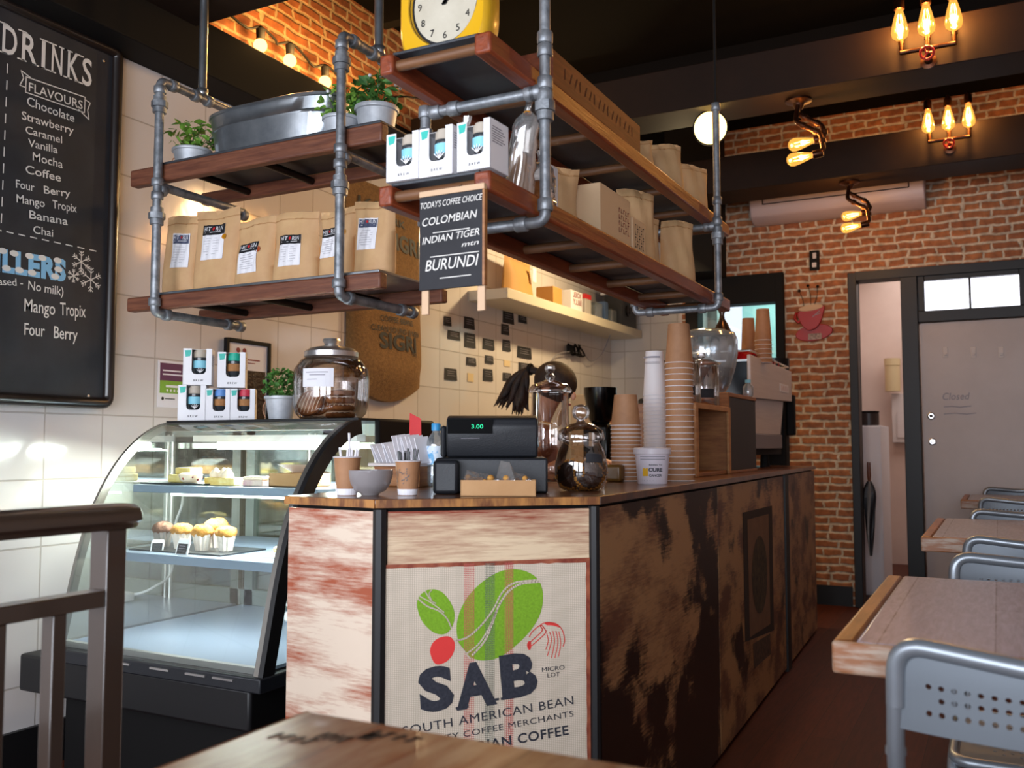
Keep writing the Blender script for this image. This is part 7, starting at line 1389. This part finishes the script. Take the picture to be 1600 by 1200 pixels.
for s in (-1, 1):
    a = add(sh(s), (.065, .06), 2); b = add(sh(s)+Vector((.06, .05*s, -.20)), (.042, .042), a); c = add(sh(s)+Vector((.26, -.02*s, -.075)), (.03, .03), b); d = add(sh(s)+Vector((.32, -.03*s, -.065)), (.032, .02), c)
    for k in range(4): f0 = add(sh(s)+Vector((.36, -.03*s+(k-1.5)*.017, -.068)), (.009, .009), d); add(sh(s)+Vector((.40-.004*abs(k-1.5), -.03*s+(k-1.5)*.019, -.075)), (.008, .008), f0)
    th_ = add(sh(s)+Vector((.335, -.03*s-.035*s, -.07)), (.010, .010), d); add(sh(s)+Vector((.36, -.03*s-.05*s, -.075)), (.009, .009), th_)
    h = add(pv+Vector((0, .09*s, -.08)), (.09, .09), 0); k_1 = add(pv+Vector((.03, .10*s, -.46)), (.06, .06), h); an_ = add(pv+Vector((-.02, .10*s, -.84)), (.042, .042), k_1); add(Vector((pv.x+.10, fy+.10*s, .045)), (.045, .035), an_)
skin('body', J, L_, 0, M_skin, pe)
Jt = [(pv+Vector((0, 0, .0)), (.165, .125)), (pv.lerp(ch, .5)+Vector((-.02, 0, .03)), (.14, .115)), (ch+Vector((0, 0, .0)), (.155, .113)), (nk.lerp(ch, .62), (.085, .08))]; Lt = [(0, 1), (1, 2), (2, 3)]
for s in (-1, 1): Jt.append((sh(s)+Vector((0, 0, .0)), (.078, .072))); Lt.append((2, len(Jt)-1)); Jt.append((sh(s)+Vector((.05, .01*s, -.11)), (.062, .06))); Lt.append((len(Jt)-2, len(Jt)-1))
skin('top', Jt, Lt, 0, M_shirt, pe)
Jl = [(pv+Vector((0, 0, -.02)), (.17, .13))]; Ll = []
for s in (-1, 1):
    i0 = len(Jl); Jl += [(pv+Vector((0, .09*s, -.10)), (.105, .105)), (pv+Vector((.03, .10*s, -.46)), (.075, .075)), (pv+Vector((-.02, .10*s, -.80)), (.062, .062))]; Ll += [(0, i0), (i0, i0+1), (i0+1, i0+2)]
skin('trousers', Jl, Ll, 0, M_trouser, pe)
tie = pp(829, 577)
g = G(); hc = hd+Vector((.0, .0, .02)); g.M = Matrix.Translation(hc) @ Euler((0, .5, 0)).to_matrix().to_4x4(); g.ball((0, 0, 0), .102, sx=1.05, sy=.95, sz=.95, seg=20, rings=12); obj('hair_cap', g, M_hair, pe, smooth=80)
R = random.Random(12); g = G()
for k in range(30):                                      # ponytail: a fan of tapering locks
    e = pp(R.choice((772, 780, 790, 803, 815, 822)), R.uniform(615, 650)); f = R.random(); e = pp(770+62*f+R.uniform(-4, 4), 628+26*f*(1-.2*f)+R.uniform(-6, 8), YP+R.uniform(-.05, .05)); mid = pp(800+24*f, 592+8*f, YP+R.uniform(-.04, .04)); m2 = pp(786+38*f, 612+16*f, YP+R.uniform(-.05, .05))
    g.tube([tuple(q) for q in spline([tuple(hc), tuple(tie+Vector((0, R.uniform(-.01, .01), R.uniform(-.008, .008)))), tuple(mid), tuple(m2), tuple(e)], 4)], [.012]*4+[.010]*2+[.015, .018, .018, .018, .018, .017, .015, .012, .008, .004, .002], 6)
obj('ponytail', g, M_hair, pe, smooth=70)
obj('hair_tie', G().tube([tuple(tie+Vector((.004*math.cos(a), .022*math.cos(a), .022*math.sin(a)))) for a in [2*PI*k/12 for k in range(12)]], .008, 8, closed=True), M_black, pe, smooth=60)
fd = Vector((.85, .1, -.5)).normalized(); sd_ = Vector((0, 1, 0)); fc = hd+fd*.088
g = G(); g.ball(tuple(fc+Vector((.012, 0, -.005))), .014, sx=1, sy=.8, sz=1.5, seg=10, rings=6); obj('nose', g, M_skin, pe, smooth=80)
for s in (-1, 1):
    g = G(); g.ball(tuple(fc+sd_*.03*s+Vector((.004, 0, .028))), .010, seg=10, rings=6); obj('eye', g, M_white, pe, smooth=80)
    g = G(); g.ball(tuple(hd+sd_*.09*s+Vector((-.01, 0, -.01))), .022, sx=1, sy=.4, sz=1.3, seg=10, rings=6); obj('ear', g, M_skin, pe, smooth=80)
g = G(); g.ball(tuple(fc+Vector((-.012, 0, -.045))), .02, sx=.5, sy=1.1, sz=.35, seg=10, rings=6); obj('mouth', g, mat('lips', '#9a4a42', .5), pe, smooth=80)
